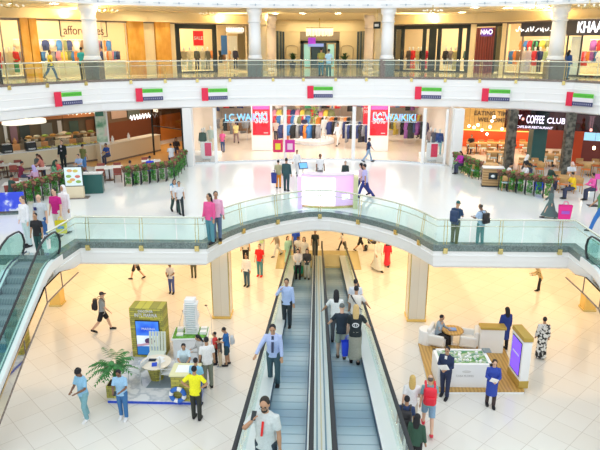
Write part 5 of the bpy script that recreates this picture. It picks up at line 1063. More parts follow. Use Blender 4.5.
# ================================================================== GROUND FLOOR KIOSKS
BRK = tile_mat('olive_split_stone', (0.66, 0.60, 0.10), (0.32, 0.30, 0.07), (0.14, 0.13, 0.05), 0.08, 0, 0.6, 0.007, 0.5, 3.5, 0.4)
m_ = BRK.node_tree; mp_ = [n for n in m_.nodes if n.type == 'MAPPING'][0]; mp_.inputs['Rotation'].default_value = (R(90), 0, 0)
BLUR = mat('royal_blue_edge', (0.02, 0.08, 0.65), 0.3); MARB = ramp_mat('veined_white_marble', 'noise', [(0.42, (0.78, 0.80, 0.84)), (0.5, (0.50, 0.55, 0.62)), (0.56, (0.82, 0.84, 0.87))], 1.4, 0.15)
PL = [onz(108, 403, 0), onz(201, 405, 0), onz(212, 340, 0), onz(134, 350, 0)]; PLZ = 0.12
t = empty('kiosk_platform', (0, 0, 0), 0, 'white marble kiosk platform with a bright blue rim on the left', 'platform'); t.location = PL[0]; O = PL[0]
q = [(p.x-O.x, p.y-O.y) for p in PL]; MB().poly(q, 0, PLZ-0.03).build('edge', BLUR, t); MB().poly(q, PLZ-0.03, PLZ).build('top', MARB, t)
cp = [onz(146, 388, PLZ), onz(177, 388, PLZ), onz(178, 377, PLZ), onz(156, 375, PLZ)]; MB().poly([(p.x-O.x, p.y-O.y) for p in cp], PLZ, PLZ+0.015).build('grey_carpet', mat('grey_carpet', (0.22, 0.28, 0.33), 0.9), t)
# stone clad screen wall
p0 = onz(133, 357, PLZ); p1 = onz(165.5, 357, PLZ); W = p1.x-p0.x+0.02; H = ony(134, 308.5, p0.y).z-PLZ
t = empty('stone_screen_wall', ((p0.x+p1.x)/2, p0.y, PLZ), R(-2), 'tall olive stone clad wall with a blue advertising screen', 'screen wall')
MB().box((0, 0.35, H/2), (W, 0.7, H), bev=0.015).build('body', BRK, t)
SW = W*0.68; sh = H*0.68; MB().box((0.03, -0.01, 0.14+sh/2), (SW+0.06, 0.05, sh+0.06)).build('screen_frame', DARK, t)
SKYB = ramp_mat('blue_sky_screen', 'noise', [(0.35, (0.01, 0.07, 0.6)), (0.65, (0.10, 0.35, 0.9))], 1.2, 0.3, emit=0.5)
MB().box((0.03, -0.045, 0.14+sh*0.79), (SW, 0.02, sh*0.42)).build('screen', SKYB, t); MB().box((0.03, -0.045, 0.14+sh*0.42), (SW, 0.02, sh*0.32)).build('screen_picture', mat('pale_screen', (0.75, 0.85, 0.95), 0.3, emit=0.35), t); MB().box((0.03, -0.045, 0.14+sh*0.13), (SW, 0.02, sh*0.26)).build('screen_sea', mat('sea_blue_screen', (0.02, 0.16, 0.5), 0.3, emit=0.4), t)
b = MB(); b.ell((0.1, -0.06, 0.14+sh*0.42), (0.2, 0.01, 0.13)); b.build('screen_hair', mat('plum_screen_print', (0.12, 0.05, 0.18), 0.5), t); MB().ell((0.16, -0.068, 0.14+sh*0.4), (0.09, 0.008, 0.1)).build('screen_face', mat('skin_screen_print', (0.8, 0.5, 0.45), 0.5), t); MB().box((-0.15, -0.062, 0.14+sh*0.31), (0.5, 0.01, 0.09), ry=R(-10)).build('screen_garment', mat('pink_screen_print', (0.85, 0.5, 0.65), 0.5), t)
WP = mat('white_print', WH, 0.5)
text('lettering', 'DISCOVER', 0.12, WP, (0, -0.02, H*0.945), 0, t, ext=0.012); text('lettering', "INT'L MARINA", 0.19, WP, (0, -0.02, H*0.865), 0, t, ext=0.012, sx=W*0.85/1.5); text('screen_lettering', 'MARINA', 0.14, WP, (0.08, -0.06, 0.14+sh*0.78), 0, t, ext=0.004)
# twisting tower model on its display table
p = onz(192, 353, PLZ); t = empty('model_table', p, R(4), 'green topped display table under the white tower model', 'display table'); MB().box((0, 0, 0.4), (1.25, 0.9, 0.8), bev=0.02).build('body', WHITE, t); MB().box((0, 0, 0.83), (1.35, 1.0, 0.06), bev=0.01).build('top', WHITE, t)
MB().box((0, 0, 0.87), (1.25, 0.9, 0.03)).build('model_lawn', mat('model_green', (0.16, 0.42, 0.06), 0.8, noise=0.4, nscale=12), t)
H2 = 1.25; t = empty('tower_model', (p.x+0.05, p.y, PLZ+0.886), 0, 'white high rise tower model with many curved balcony rings', 'tower model'); n = 17
MB().box((0, 0, H2/2), (0.34, 0.3, H2), bev=0.02).build('core', mat('pale_teal_glazing', (0.50, 0.66, 0.68), 0.2), t)
for i in range(n):
    z = 0.03+(H2-0.06)*i/(n-1); b = MB(); b.box((0.025*math.sin(i*0.9), 0, z), (0.50, 0.42, 0.028), rz=R(6*math.sin(i*0.6)), bev=0.008); b.build('balcony_ring', WHITE, t)
MB().box((0, 0, H2+0.08), (0.4, 0.34, 0.16), bev=0.03).build('crown', WHITE, t)
for dx, dy, h in ((-0.45, 0.1, 0.14), (0.45, -0.1, 0.12), (-0.4, -0.25, 0.08), (0.42, 0.25, 0.1)): MB().box((dx, dy, h/2), (0.24, 0.2, h), bev=0.01).build('low_block', WHITE, t)
# two slim reading lamps beside the model
for px, py, w_ in ((181, 343, 'left'), (212, 337, 'right')):
    q = onz(px, py, 0); t = empty('slim_lamp', q, 0, 'slim silver floor lamp leaning over the tower model from the %s' % w_, 'lamp'); s = 1 if w_ == 'left' else -1
    MB().tube([(0, 0, 0.03), (0.0, 0, 0.9), (s*0.16, -0.02, 1.4)], 0.012, 6).build('pole', STEEL, t); MB().lathe([(0.14, 0), (0.14, 0.03)], seg=14).build('foot', STEEL, t); MB().ell((s*0.18, -0.02, 1.42), (0.06, 0.04, 0.035)).build('head', GRAN2, t)
# desks
def stone_desk(c, ang, w_, d_, label):
    t = empty('stone_desk', c, ang, label, 'desk'); MB().box((0, 0, 0.46), (w_, d_, 0.92), bev=0.01).build('body', BRK, t); MB().box((0, 0, 0.95), (w_+0.08, d_+0.08, 0.06), bev=0.01).build('top', mat('pale_olive_top', (0.78, 0.76, 0.45), 0.35), t)
    MB().box((0, 0.02, 0.985), (w_*0.7, d_*0.62, 0.012)).build('white_inlay', WHITE, t); return t
c = onz(184.5, 402, PLZ); stone_desk(c+Vector((0, 0.42, 0)), 0, 0.86, 0.75, 'olive stone clad desk with a white top sheet beside the man in yellow')
c = onz(155, 383, PLZ); t = empty('round_desk', c+Vector((0, 0.3, 0)), 0, 'small tapered olive stone pedestal table with a round white top', 'table'); MB().lathe([(0.22, 0), (0.36, 0.62)], seg=20).build('pedestal', BRK, t); MB().lathe([(0.52, 0.62), (0.54, 0.66), (0, 0.67)], seg=24).build('top', mat('pale_beige_top', (0.88, 0.80, 0.66), 0.3), t)
c0 = c+Vector((0, 0.3, 0))
for i, (dx, dy, c_, w_) in enumerate(((-0.15, 0.1, DARK, 'black tablet'), (0.18, 0.0, WHITE, 'white brochure'), (0.0, -0.2, BLUR, 'blue brochure'), (0.1, 0.25, WHITE, 'white leaflet'))):
    o = MB().box((0, 0, 0.006), (0.26, 0.18, 0.012)).build(w_.split()[1], c_); o.location = c0+Vector((dx, dy, 0.671)); o.rotation_euler.z = i*0.9; tag(o, w_+' lying on the round topped stone table', w_.split()[1])
def tub_chair(c, ang, label, m=WHITE, group=None):
    t = empty('tub_chair', c, ang, label, 'chair', group); MB().lathe([(0.0, 0.40), (0.24, 0.40), (0.26, 0.44), (0.24, 0.47), (0, 0.48)], seg=20).build('seat', m, t); b = MB()
    A_ = [Vector((0.29*math.cos(a), 0.29*math.sin(a), 0.44)) for a in [R(200+i*14) for i in range(11)]]; B_ = [v*1.08+Vector((0, 0, 0.36-0.08*abs(i-5)/5)) for i, v in enumerate(A_)]
    b.quadstrip(A_, B_); b.quadstrip([v*0.93 for v in A_], [v*0.96 for v in B_]); b.build('shell', m, t, True)
    for x, y in ((-0.17, -0.17), (0.17, -0.17), (-0.17, 0.17), (0.17, 0.17)): MB().tube([(x*1.2, y*1.2, 0), (x, y, 0.42)], 0.015, 6).build('leg', STEEL, t)
    return t
def frame_chair(c, ang, label):
    t = empty('sling_chair', c, ang, label, 'chair'); GW = mat('grey_white_mesh', (0.70, 0.74, 0.76), 0.6)
    MB().box((0, 0, 0.42), (0.5, 0.48, 0.03), bev=0.012).build('seat', GW, t); MB().box((0, -0.27, 0.66), (0.46, 0.03, 0.4), bev=0.012, rx=R(14)).build('backrest', GW, t)
    for s in (-0.26, 0.26): b = MB(); b.tube([(s, 0.24, 0), (s, 0.22, 0.62), (s, -0.26, 0.64), (s, -0.32, 0)], 0.014, 6); b.build('side_frame', STEEL, t)
for px, py, a, w_ in ((137, 384, 70, 'white mesh sling chair left of the round stone table'), (168, 385, -80, 'white mesh sling chair between the round table and the stone desk')): frame_chair(onz(px, py, PLZ)+Vector((0, 0.25, 0.0)), R(a), w_)
c = onz(157, 365, PLZ); t = empty('slatted_lounge_chair', c+Vector((0, 0.02, 0)), R(180), 'pale slatted high backed chair before the blue screen', 'chair'); PT = mat('pale_sage_wood', (0.74, 0.80, 0.70), 0.5); MB().box((0, 0, 0.42), (0.6, 0.55, 0.06), bev=0.02).build('seat', PT, t)
for i in range(6): MB().box((-0.27+0.108*i, -0.28, 0.8), (0.085, 0.03, 0.8), bev=0.01, rx=R(8)).build('back_slat', PT, t)
for x in (-0.25, 0.25):
    for y in (-0.24, 0.24): MB().box((x, y, 0.2), (0.05, 0.05, 0.4)).build('leg', PT, t)
# lifebuoy
c = onz(184.5, 402, PLZ); t = empty('lifebuoy', (onz(178.5, 402, PLZ).x, c.y-0.05, PLZ+0.3), 0, 'blue and white lifebuoy leaning on the olive stone desk', 'lifebuoy'); r0, r1 = 0.22, 0.075
def torus(a0, a1, n=10):
    b = MB(); pts = [(r0*math.cos(a0+(a1-a0)*i/n), 0, r0*math.sin(a0+(a1-a0)*i/n)) for i in range(n+1)]; b.tube(pts, r1, 10, up=(0, 1, 0)); return b
for i in range(4): torus(i*math.pi/2+0.0, i*math.pi/2+1.0).build('blue_segment', mat('lifebuoy_blue', (0.03, 0.16, 0.62), 0.5), t, True); torus(i*math.pi/2+1.0, (i+1)*math.pi/2).build('white_segment', WHITE, t, True)
# palm in a stone box
c = onz(111.5, 403, 0)+Vector((0.05, -0.22+0.55, PLZ)); t = empty('potted_palm', c, 0, 'bushy green palm in an olive stone box planter at the platform corner', 'potted palm'); MB().box((0, 0, 0.22), (0.46, 0.46, 0.44), bev=0.01).build('planter', BRK, t); MB().box((0, 0, 0.445), (0.38, 0.38, 0.03)).build('soil', mat('dark_soil', (0.05, 0.03, 0.02), 0.9), t)
b = MB(); MB().tube([(0, 0, 0.44), (0.03, 0.02, 1.0), (0, 0, 1.25)], [0.05, 0.04, 0.04], 8).build('stem', mat('palm_stem', (0.10, 0.22, 0.05), 0.6), t)
rr = random.Random(5)
for i in range(34):                 # each frond: curved rib with leaflets
    a = i*2.399; lift = 0.25+1.15*rr.random(); L_ = 0.62+0.25*rr.random(); base = Vector((0, 0, 0.85+0.4*rr.random())); prev = None
    for k in range(9):
        f = k/8; ang = lift*(1-f*0.9)-f*0.5; pnt = base+Vector((math.cos(a), math.sin(a), 0))*L_*f*math.cos(lift*0.6)+Vector((0, 0, L_*(math.sin(lift)*f-0.55*f*f)))
        if k > 1:
            sd = Vector((-math.sin(a), math.cos(a), 0)); fw = Vector((math.cos(a), math.sin(a), -0.25)); ln = 0.24*(1-abs(f-0.45))
            for s in (-1, 1):
                tip = pnt+(sd*s*0.75+fw*0.7).normalized()*ln+Vector((0, 0, -0.04)); w2 = fw.normalized()*0.05; b.bm.faces.new([b.bm.verts.new(v) for v in (pnt-w2, tip, pnt+w2)])
b.build('fronds', [LEAF], t)
# ---------------- right kiosk
WDF = ramp_mat('honey_wood_planks', 'wave', [(0.1, (0.45, 0.25, 0.06)), (0.9, (0.62, 0.38, 0.11))], 2.5, 0.3, band='X', dist=2)
GT = mat('ochre_gold_top', (0.55, 0.38, 0.08), 0.35, 0.3)
PR_ = [onz(430, 394, 0), onz(524, 394, 0), onz(504, 351, 0), onz(418, 346, 0)]; O = PR_[0]
t = empty('kiosk_platform', O, 0, 'honey coloured wooden kiosk platform with pale rim on the right', 'platform'); q = [(p.x-O.x, p.y-O.y) for p in PR_]; MB().poly(q, 0, 0.07).build('rim', WHITE, t); MB().poly(q, 0.07, 0.12).build('deck', WDF, t)
p0 = onz(437, 387, 0.12); p1 = onz(490, 387, 0.12); zt = 0.95; q0 = onz(436, 367, zt); W = p1.x-p0.x; q1 = onz(440, 350, zt); D = q1.y-p0.y
t = empty('model_table', ((p0.x+p1.x)/2, p0.y, 0.12), 0, 'large white table holding a green landscape model', 'model table'); hh = 0.83
MB().box((0, D/2, hh/2), (W, D, hh), bev=0.01).build('body', WHITE, t); b = MB()
for x, y, a_, c_ in ((0, 0.05, W, 0.1), (0, D-0.05, W, 0.1), (-W/2+0.05, D/2, 0.1, D), (W/2-0.05, D/2, 0.1, D)): b.box((x, y, hh+0.03), (a_, c_, 0.06))
b.build('rim', WHITE, t)
MB().box((0, D/2, hh+0.012), (W-0.2, D-0.2, 0.03)).build('landscape', ramp_mat('model_landscape', 'noise', [(0.36, (0.04, 0.24, 0.10)), (0.46, (0.22, 0.42, 0.12)), (0.52, (0.60, 0.64, 0.52)), (0.6, (0.08, 0.28, 0.20)), (0.7, (0.30, 0.45, 0.2))], 3.0, 0.5), t); rr = random.Random(9)
for i in range(48): MB().box((rr.uniform(-W/2+.2, W/2-.2), rr.uniform(.2, D-.2), hh+0.04), (rr.uniform(.03, .1), rr.uniform(.03, .09), rr.uniform(.03, .12)), rz=rr.random()).build('model_block', WHITE, t)
text('small_lettering', 'CASA FLORES', 0.1, mat('grey_print', (0.55, 0.55, 0.55), 0.5), (0, -0.012, 0.45), 0, t, ext=0.004); MB().ell((0.05, -0.01, 0.62), (0.16, 0.008, 0.05)).build('emblem', mat('pale_grey_print', (0.72, 0.72, 0.72), 0.5), t)
a_ = onz(481, 353, 0.12); c_ = onz(501, 353, 0.12); t = empty('white_counter', ((a_.x+c_.x)/2, a_.y, 0.12), R(-2), 'white counter wall with a thick gold top behind the landscape model', 'counter'); W2 = c_.x-a_.x+0.1; MB().box((0, 0.15, 0.5), (W2, 0.3, 1.0), bev=0.01).build('panel', WHITE, t); MB().box((0, 0.15, 1.05), (W2+0.1, 0.42, 0.1), bev=0.02).build('top', GT, t)
o = MB().box((0, 0, 0.02), (0.28, 0.3, 0.03), bev=0.006).build('laptop', mat('slate_tablet', (0.2, 0.28, 0.32), 0.3)); o.location = onz(484, 347, 1.0)+Vector((0, 0, 0.0)); o.location.z = 0.965+0.06; o.location.y = p0.y+D-0.15; tag(o, 'slate coloured tablet on the back rim of the landscape model table', 'tablet')
# totem with purple screen facing left
pa = onz(517, 378, 0.12); pb = onz(522, 391, 0.12); t = empty('screen_totem', ((pa.x+pb.x)/2, (pa.y+pb.y)/2+0.25, 0.12), R(4), 'white totem with gold ends and a purple screen', 'screen totem'); HH = 1.85
MB().box((0, 0, HH/2+0.05), (0.3, 1.0, HH-0.3), bev=0.01).build('body', WHITE, t); MB().box((0, 0, 0.14), (0.34, 1.04, 0.28), bev=0.01).build('base', GT, t); MB().box((0, 0, HH), (0.34, 1.04, 0.16), bev=0.015).build('top', GT, t)
MB().box((-0.155, 0, HH*0.55), (0.02, 0.72, 1.2)).build('screen', mat('violet_lit_screen', (0.16, 0.07, 0.75), 0.3, emit=0.9), t); MB().box((-0.168, 0.0, HH*0.6), (0.008, 0.5, 0.06)).build('screen_lettering', WP, t); MB().box((-0.15, 0, HH*0.55), (0.015, 0.8, 1.28)).build('screen_frame', DARK, t)
# lounge corner
c = onz(427, 347, 0); o = MB().lathe([(0.3, 0), (0.32, 0.03), (0.32, 0.68), (0.3, 0.7), (0, 0.7)], seg=24).build('white_drum_table', WHITE, None); o.location = c+Vector((0, 0.2, 0)); tag(o, 'white drum side table at the far left of the kiosk', 'side table')
c = onz(452, 347, 0)+Vector((0.03, 0.25, 0)); t = empty('coffee_table', c, 0, 'small round honey wood table behind the landscape model', 'table'); MB().lathe([(0.42, 0.58), (0.44, 0.61), (0.42, 0.64), (0, 0.64)], seg=24).build('top', WDF, t); MB().tube([(0, 0, 0), (0, 0, 0.6)], 0.05, 8).build('pedestal', WHITE, t); MB().lathe([(0.24, 0), (0.24, 0.03)], seg=16).build('foot', WHITE, t)
o = MB().box((0, 0, 0.02), (0.32, 0.24, 0.03), bev=0.005).build('brochure_stack', mat('blue_brochure', (0.15, 0.35, 0.8), 0.4)); o.location = c+Vector((-0.02, 0, 0.641)); tag(o, 'blue and white brochure pile on the round wooden table', 'brochures')
def armchair(c, ang, label):
    t = empty('white_armchair', c, ang, label, 'armchair'); FX = mat('white_boucle', (0.86, 0.86, 0.84), 0.8)
    MB().box((0, 0, 0.27), (0.7, 0.66, 0.3), bev=0.06).build('seat', FX, t); MB().box((0, -0.3, 0.55), (0.8, 0.18, 0.6), bev=0.07).build('backrest', FX, t)
    for s in (-1, 1): MB().box((s*0.38, 0.0, 0.42), (0.14, 0.62, 0.42), bev=0.05).build('armrest', FX, t)
    for x in (-0.28, 0.28):
        for y in (-0.25, 0.25): MB().tube([(x, y, 0), (x, y, 0.13)], 0.025, 6).build('leg', GOLD, t)
SOFA = onz(438, 347, 0)+Vector((0.0, 0.1, 0)); armchair(SOFA, R(-115), 'white armchair under the seated man in the grey blazer'); armchair(onz(469, 350, 0)+Vector((0, 0.25, 0)), R(75), 'empty white armchair left of the gold topped counter')
# ================================================================== PEOPLE
LB = (0.28, 0.55, 0.78); JE = (0.06, 0.15, 0.35); PALE = (0.78, 0.78, 0.8); SKY = (0.45, 0.62, 0.88); GRY = (0.35, 0.38, 0.4)
def hpx(px, hy, fy, z):
    p = onz(px, fy, z); return max(1.0, min(1.95, ony(px, hy, p.y).z-z))
def P_(px, hy, fy, z, *a, **k): return person(px, fy, z, hpx(px, hy, fy, z), *a, **k)
# ground floor, near left kiosk
yel = P_(197, 366, 419, 0, -5, 'hips', 'tee', (0.92, 0.90, 0.02), 'pants', (0.03, 0.035, 0.03), 'man in a bright yellow t-shirt and black trousers, hands on hips')
P_(86, 367, 419, 0, 155, 'cross', 'tee', LB, 'pants', (0.22, 0.45, 0.52), 'curly haired man in a light blue t-shirt and teal jeans beside the palm', shoe=WH, hair='curly', skin='d')
P_(124, 368, 418, 0, 178, 'look', 'tee', (0.35, 0.60, 0.85), 'pants', (0.05, 0.18, 0.42), 'man in a light blue t-shirt and blue jeans looking at his phone', shoe=WH, skin='d')
bp = P_(104, 291, 331, 0, -72, 'walk', 'tee', GRY, 'shorts', BL, 'walking man in grey t-shirt, black shorts and cap with a black backpack', hair='cap', hcol=(0.05, 0.05, 0.06), skin='l')
P_(172, 262, 293, 0, 178, 'look', 'tee', PALE, 'pants', (0.08, 0.12, 0.35), 'man in a white t-shirt and blue trousers looking at his phone under the bridge', skin='d')
P_(194, 249, 277, 0, -170, 'stand', 'long', (0.12, 0.12, 0.10), 'pants', (0.12, 0.12, 0.07), 'person in dark olive trousers seen only from the waist down under the bridge', skin='m')
P_(137, 250, 279, 0, 80, 'walk', 'tee', (0.3, 0.27, 0.22), 'shorts', BL, 'walking person in black shorts cut off by the bridge edge on the left', skin='l')
P_(247, 254, 286, 0, 160, 'stand', 'long', WH, 'pants', (0.05, 0.12, 0.18), 'man in a white shirt and dark jeans right of the left stone column')
P_(246, 233, 264, 0, 180, 'stand', 'tee', (0.75, 0.72, 0.65), 'pants', BL, 'man in a pale t-shirt and black trousers behind the man in the white shirt')
P_(260, 244, 276, 0, 165, 'stand', 'tee', (0.85, 0.02, 0.02), 'pants', (0.08, 0.28, 0.32), 'man in a bright red t-shirt and red shoes under the bridge', shoe=(0.8, 0.02, 0.02), skin='l')
P_(262, 228, 256, 0, 180, 'look', 'tee', (0.6, 0.85, 0.45), 'pants', PALE, 'person in a lime green top behind the man in red', skin='l')
P_(277, 231, 256, 0, 120, 'walk', 'tee', (0.35, 0.31, 0.27), 'pants', PALE, 'walking person in taupe t-shirt and white trousers left of the walkway end', hair='short', hcol=(0.3, 0.27, 0.22))
P_(288, 236, 263, 0, -150, 'stand', 'robe', (0.45, 0.78, 0.66), None, None, 'woman in a long mint green robe beside the walkway handrail', hair='long', skin='l')
P_(296, 227, 255, 0, 180, 'stand', 'tee', (0.02, 0.10, 0.75), 'pants', (0.05, 0.08, 0.2), 'man in a royal blue t-shirt at the foot of the left walkway')
P_(298, 236, 262, 0.02, 178, 'look', 'tee', WH, 'pants', (0.3, 0.3, 0.3), 'man in a white t-shirt just stepping onto the left walkway', skin='d')
P_(342, 231, 250, 0, 80, 'walk', 'tee', PALE, 'pants', BL, 'small walking child in a white top and black leggings beyond the right walkway', skin='l', hair='long')
P_(360, 229, 251, 0, -100, 'push', 'tee', BL, 'shorts', BL, 'man in black t-shirt and shorts pushing a stroller')
P_(377, 237, 270, 0, -160, 'walk', 'robe', (0.85, 0.83, 0.76), None, None, 'woman in a long cream robe and head scarf right of the stroller', hair='hijab', hcol=(0.85, 0.83, 0.76))
P_(387, 239, 265, 0, 170, 'walk', 'robe', (0.80, 0.03, 0.06), None, None, 'woman in a long red dress with a dark scarf', hair='hijab', hcol=(0.05, 0.03, 0.04))
P_(539, 266, 291, 0, 75, 'lean', 'long', (0.45, 0.35, 0.18), 'pants', BL, 'stooping woman in a leopard brown top and black trousers on the right', hair='hijab', hcol=(0.5, 0.4, 0.22), tm=ramp_mat('leopard_fabric', 'voronoi', [(0.2, (0.08, 0.05, 0.03)), (0.35, (0.6, 0.45, 0.2))], 14, 0.8))
P_(540, 317, 358, 0, -10, 'stand', 'robe', (0.2, 0.2, 0.2), None, None, 'woman in a long black and white patterned dress walking away', hair='bun', tm=ramp_mat('black_white_pattern', 'noise', [(0.46, (0.02, 0.02, 0.02)), (0.5, (0.8, 0.8, 0.78))], 9, 0.8))
P_(503, 307, 349, 0, 10, 'stand', 'dress', (0.02, 0.05, 0.28), 'pants', BL, 'woman with long dark hair in a navy dress behind the gold topped counter', hair='long')
P_(490, 359, 406, 0, 172, 'hold', 'dress', (0.03, 0.07, 0.42), 'pants', (0.06, 0.04, 0.04), 'long haired woman in a royal blue dress standing before the landscape model', hair='long', hcol=(0.05, 0.03, 0.02), skin='l')
P_(444, 346, 397, 0, 150, 'hold', 'jacket', (0.02, 0.035, 0.10), 'pants', (0.02, 0.03, 0.08), 'man in a navy suit holding white papers before the landscape model')
ps = person_at(SOFA+Vector((0.0, 0.05, -0.04)), 1.75, -115, 'sitear', 'jacket', (0.32, 0.40, 0.48), 'pants', BL, 'seated man in a grey blue blazer talking on the phone')
red = P_(427, 372, 430, 0, -8, 'walk', 'tee', (0.22, 0.45, 0.50), 'shorts', (0.25, 0.42, 0.6), 'man in a teal t-shirt and denim shorts carrying a red backpack', shoe=(0.7, 0.05, 0.08), hair='bald', hcol=(0.12, 0.1, 0.09), skin='l')
P_(409.5, 374, 430, 0, -8, 'walk', 'tee', WH, 'pants', (0.6, 0.55, 0.45), 'blonde woman in a white t-shirt beside the right handrail', hair='long', hcol=(0.65, 0.45, 0.15), skin='l')
nv = P_(404, 396, 451, 0, -12, 'stand', 'tee', (0.03, 0.06, 0.16), 'pants', BL, 'man in a navy t-shirt with a black backpack close to the right handrail')
P_(414, 414, 470, 0, -25, 'stand', 'long', (0.03, 0.09, 0.06), 'pants', BL, 'dark haired woman in a dark green top at the bottom beside the right handrail', hair='long')
# left kiosk people
PP = lambda px, hy, fy, z, *a, **k: P_(px, hy, fy, z, *a, **k)
PP(185, 345, 384, PLZ, 175, 'sit', 'tee', (0.62, 0.78, 0.88), 'pants', JE, 'seller in a pale blue shirt sitting behind the stone desk') if False else None
p = onz(184, 385, PLZ); stoolp = p+Vector((0.0, 0.3, 0)); o = MB().lathe([(0.2, 0), (0.04, 0.04), (0.04, 0.5), (0.2, 0.54), (0.19, 0.6), (0, 0.61)], seg=16).build('stool', DARK); o.location = stoolp; tag(o, 'dark round stool under the seller behind the stone desk', 'stool')
person_at(stoolp+Vector((0, 0, 0.16)), 1.72, -170, 'sit', 'tee', (0.62, 0.78, 0.88), 'pants', (0.1, 0.12, 0.2), 'seller in a pale blue shirt sitting behind the stone desk')
PP(198, 358, 405, 0, -10, 'stand', 'tee', (0.25, 0.58, 0.85), 'pants', (0.04, 0.12, 0.42), 'man in a sky blue t-shirt standing behind the man in yellow')
PP(202, 334, 375, 0, 120, 'look', 'long', (0.55, 0.55, 0.55), 'pants', BL, 'dark haired woman in grey leaning over the tower model table', hair='long')
PP(208.5, 337, 387, 0, 20, 'stand', 'tee', WH, 'pants', (0.22, 0.25, 0.2), 'man in a white t-shirt and grey trousers right of the stone desk')
PP(216, 332, 364, 0, 100, 'stand', 'tee', (0.75, 0.05, 0.05), 'pants', BL, 'child in a red t-shirt beside the tower model')
PP(220.5, 338, 366, 0, 95, 'stand', 'tee', (0.12, 0.1, 0.09), 'pants', (0.7, 0.58, 0.4), 'child in a dark top and beige trousers in front of the man in blue', shoe=(0.3, 0.3, 0.3))
dad = PP(227.5, 327, 365, 0, 95, 'look', 'tee', (0.02, 0.14, 0.42), 'shorts', (0.02, 0.06, 0.08), 'man in a royal blue polo and dark shorts behind the two children')
# walkway riders (stand on the sloping belts)
SLP = math.tan(R(10.25))
def rider(px, fy, hy, *a, **k):
    r = ray(px, fy); t_ = (30*SLP-CZ)/(r[2]+r[1]*SLP); p = Vector((r[0]*t_, r[1]*t_, CZ+r[2]*t_)); h = max(1.0, min(1.92, ony(px, hy, p.y).z-p.z)); return person_at(p, h, *a, **k)
rider(267, 490, 394, 172, 'ear', 'tee', (0.62, 0.68, 0.68), 'pants', (0.03, 0.05, 0.07), 'bearded man in a red striped pale grey t-shirt, phone at his ear', hcol=(0.03, 0.025, 0.02), beard=True)
rider(274, 385, 322, 178, 'rail', 'long', (0.45, 0.55, 0.85), 'pants', (0.05, 0.10, 0.13), 'man in a light blue shirt and dark tie leaning on the left handrail')
rider(287, 327, 278, 175, 'ear', 'long', (0.45, 0.58, 0.88), 'pants', (0.03, 0.04, 0.05), 'man in a light blue shirt on the phone, upper part of the left walkway')
rider(298, 279, 248, 178, 'look', 'long', (0.78, 0.72, 0.68), 'pants', BL, 'woman in a pale top holding a green bag on the left walkway', hair='long', skin='l')
rider(307, 279, 248, 178, 'look', 'long', (0.05, 0.05, 0.05), 'pants', (0.6, 0.55, 0.45), 'woman in a black top and beige trousers on the left walkway', hair='long', skin='l')
rider(304, 268, 237, 178, 'stand', 'tee', (0.80, 0.76, 0.70), 'pants', (0.6, 0.55, 0.5), 'person in a cream top with long dark hair behind the two women', hair='long', skin='l')
P_(315, 230, 257, 0, 178, 'stand', 'tee', (0.02, 0.03, 0.035), 'pants', (0.03, 0.05, 0.08), 'tall man in a black t-shirt at the foot of the walkways')
rider(341, 358, 305, 0, 'raill', 'tee', (0.015, 0.03, 0.05), 'shorts', (0.35, 0.38, 0.32), 'man in a black t-shirt, grey shorts and grey cap on the right walkway', hair='cap', hcol=(0.13, 0.15, 0.15), skin='l', shoe=(0.1, 0.08, 0.07))
rider(354.5, 363, 306, -4, 'rail', 'tee', (0.012, 0.02, 0.025), 'longskirt', (0.35, 0.33, 0.28), 'blonde woman in a black t-shirt with a white emblem and patterned skirt', hair='long', hcol=(0.6, 0.42, 0.18), skin='l')
rider(335.5, 342, 291, 0, 'raill', 'tee', (0.80, 0.84, 0.85), 'pants', (0.1, 0.1, 0.12), 'woman with black hair in a white top on the right walkway', hair='long')
rider(355, 337, 287, -4, 'rail', 'tee', (0.82, 0.78, 0.72), 'pants', (0.12, 0.14, 0.2), 'man in a white t-shirt with a dark cross strap on the right walkway')
rider(354.5, 325, 279, -4, 'stand', 'tee', (0.75, 0.78, 0.86), 'pants', (0.1, 0.1, 0.14), 'man in a pale shirt, uppermost of the right walkway riders')
# first floor walkers
bpw = P_(176, 178, 213, L1, -150, 'walk', 'tee', (0.85, 0.86, 0.88), 'pants', (0.03, 0.07, 0.06), 'woman in a white top with a light blue backpack near the green stands', hair='long')
P_(180.5, 180, 214, L1, -160, 'walk', 'tee', (0.72, 0.74, 0.78), 'pants', (0.02, 0.03, 0.04), 'man in a pale shirt and black trousers beside the light blue backpack')
P_(211, 191, 243, L1, 150, 'stand', 'long', (0.80, 0.10, 0.32), 'pants', (0.10, 0.30, 0.38), 'woman in a raspberry pink top leaning at the curved balustrade', hair='long')
P_(217.5, 190, 240, L1, -165, 'stand', 'long', (0.85, 0.45, 0.65), 'pants', (0.12, 0.18, 0.3), 'woman in a pale pink jacket at the curved balustrade', hair='bun')
P_(286.5, 158, 191, L1, -15, 'stand', 'jacket', (0.03, 0.09, 0.10), 'pants', (0.03, 0.08, 0.09), 'man in a dark teal suit left of the reception desk')
P_(278.5, 160, 188, L1, 10, 'stand', 'tee', (0.45, 0.42, 0.25), 'pants', (0.90, 0.32, 0.02), 'woman in bright orange trousers and olive top left of the suited man', hair='bun', skin='l')
P_(297, 149, 175, L1, 170, 'walk', 'long', WH, 'pants', (0.75, 0.75, 0.78), 'person all in white walking past the reception desk', skin='m')
P_(320, 154, 184, L1, -170, 'stand', 'tee', WH, 'pants', (0.3, 0.3, 0.3), 'man in a white t-shirt standing behind the reception desk', skin='d')
P_(345, 161, 186, L1, 170, 'stand', 'long', (0.03, 0.05, 0.05), 'pants', BL, 'person in a black top behind the right end of the reception desk', skin='l')
P_(361, 162, 195, L1, 60, 'walk', 'long', (0.80, 0.62, 0.72), 'pants', (0.05, 0.06, 0.2), 'woman in a pale pink top walking right of the reception desk', hair='long', skin='l')
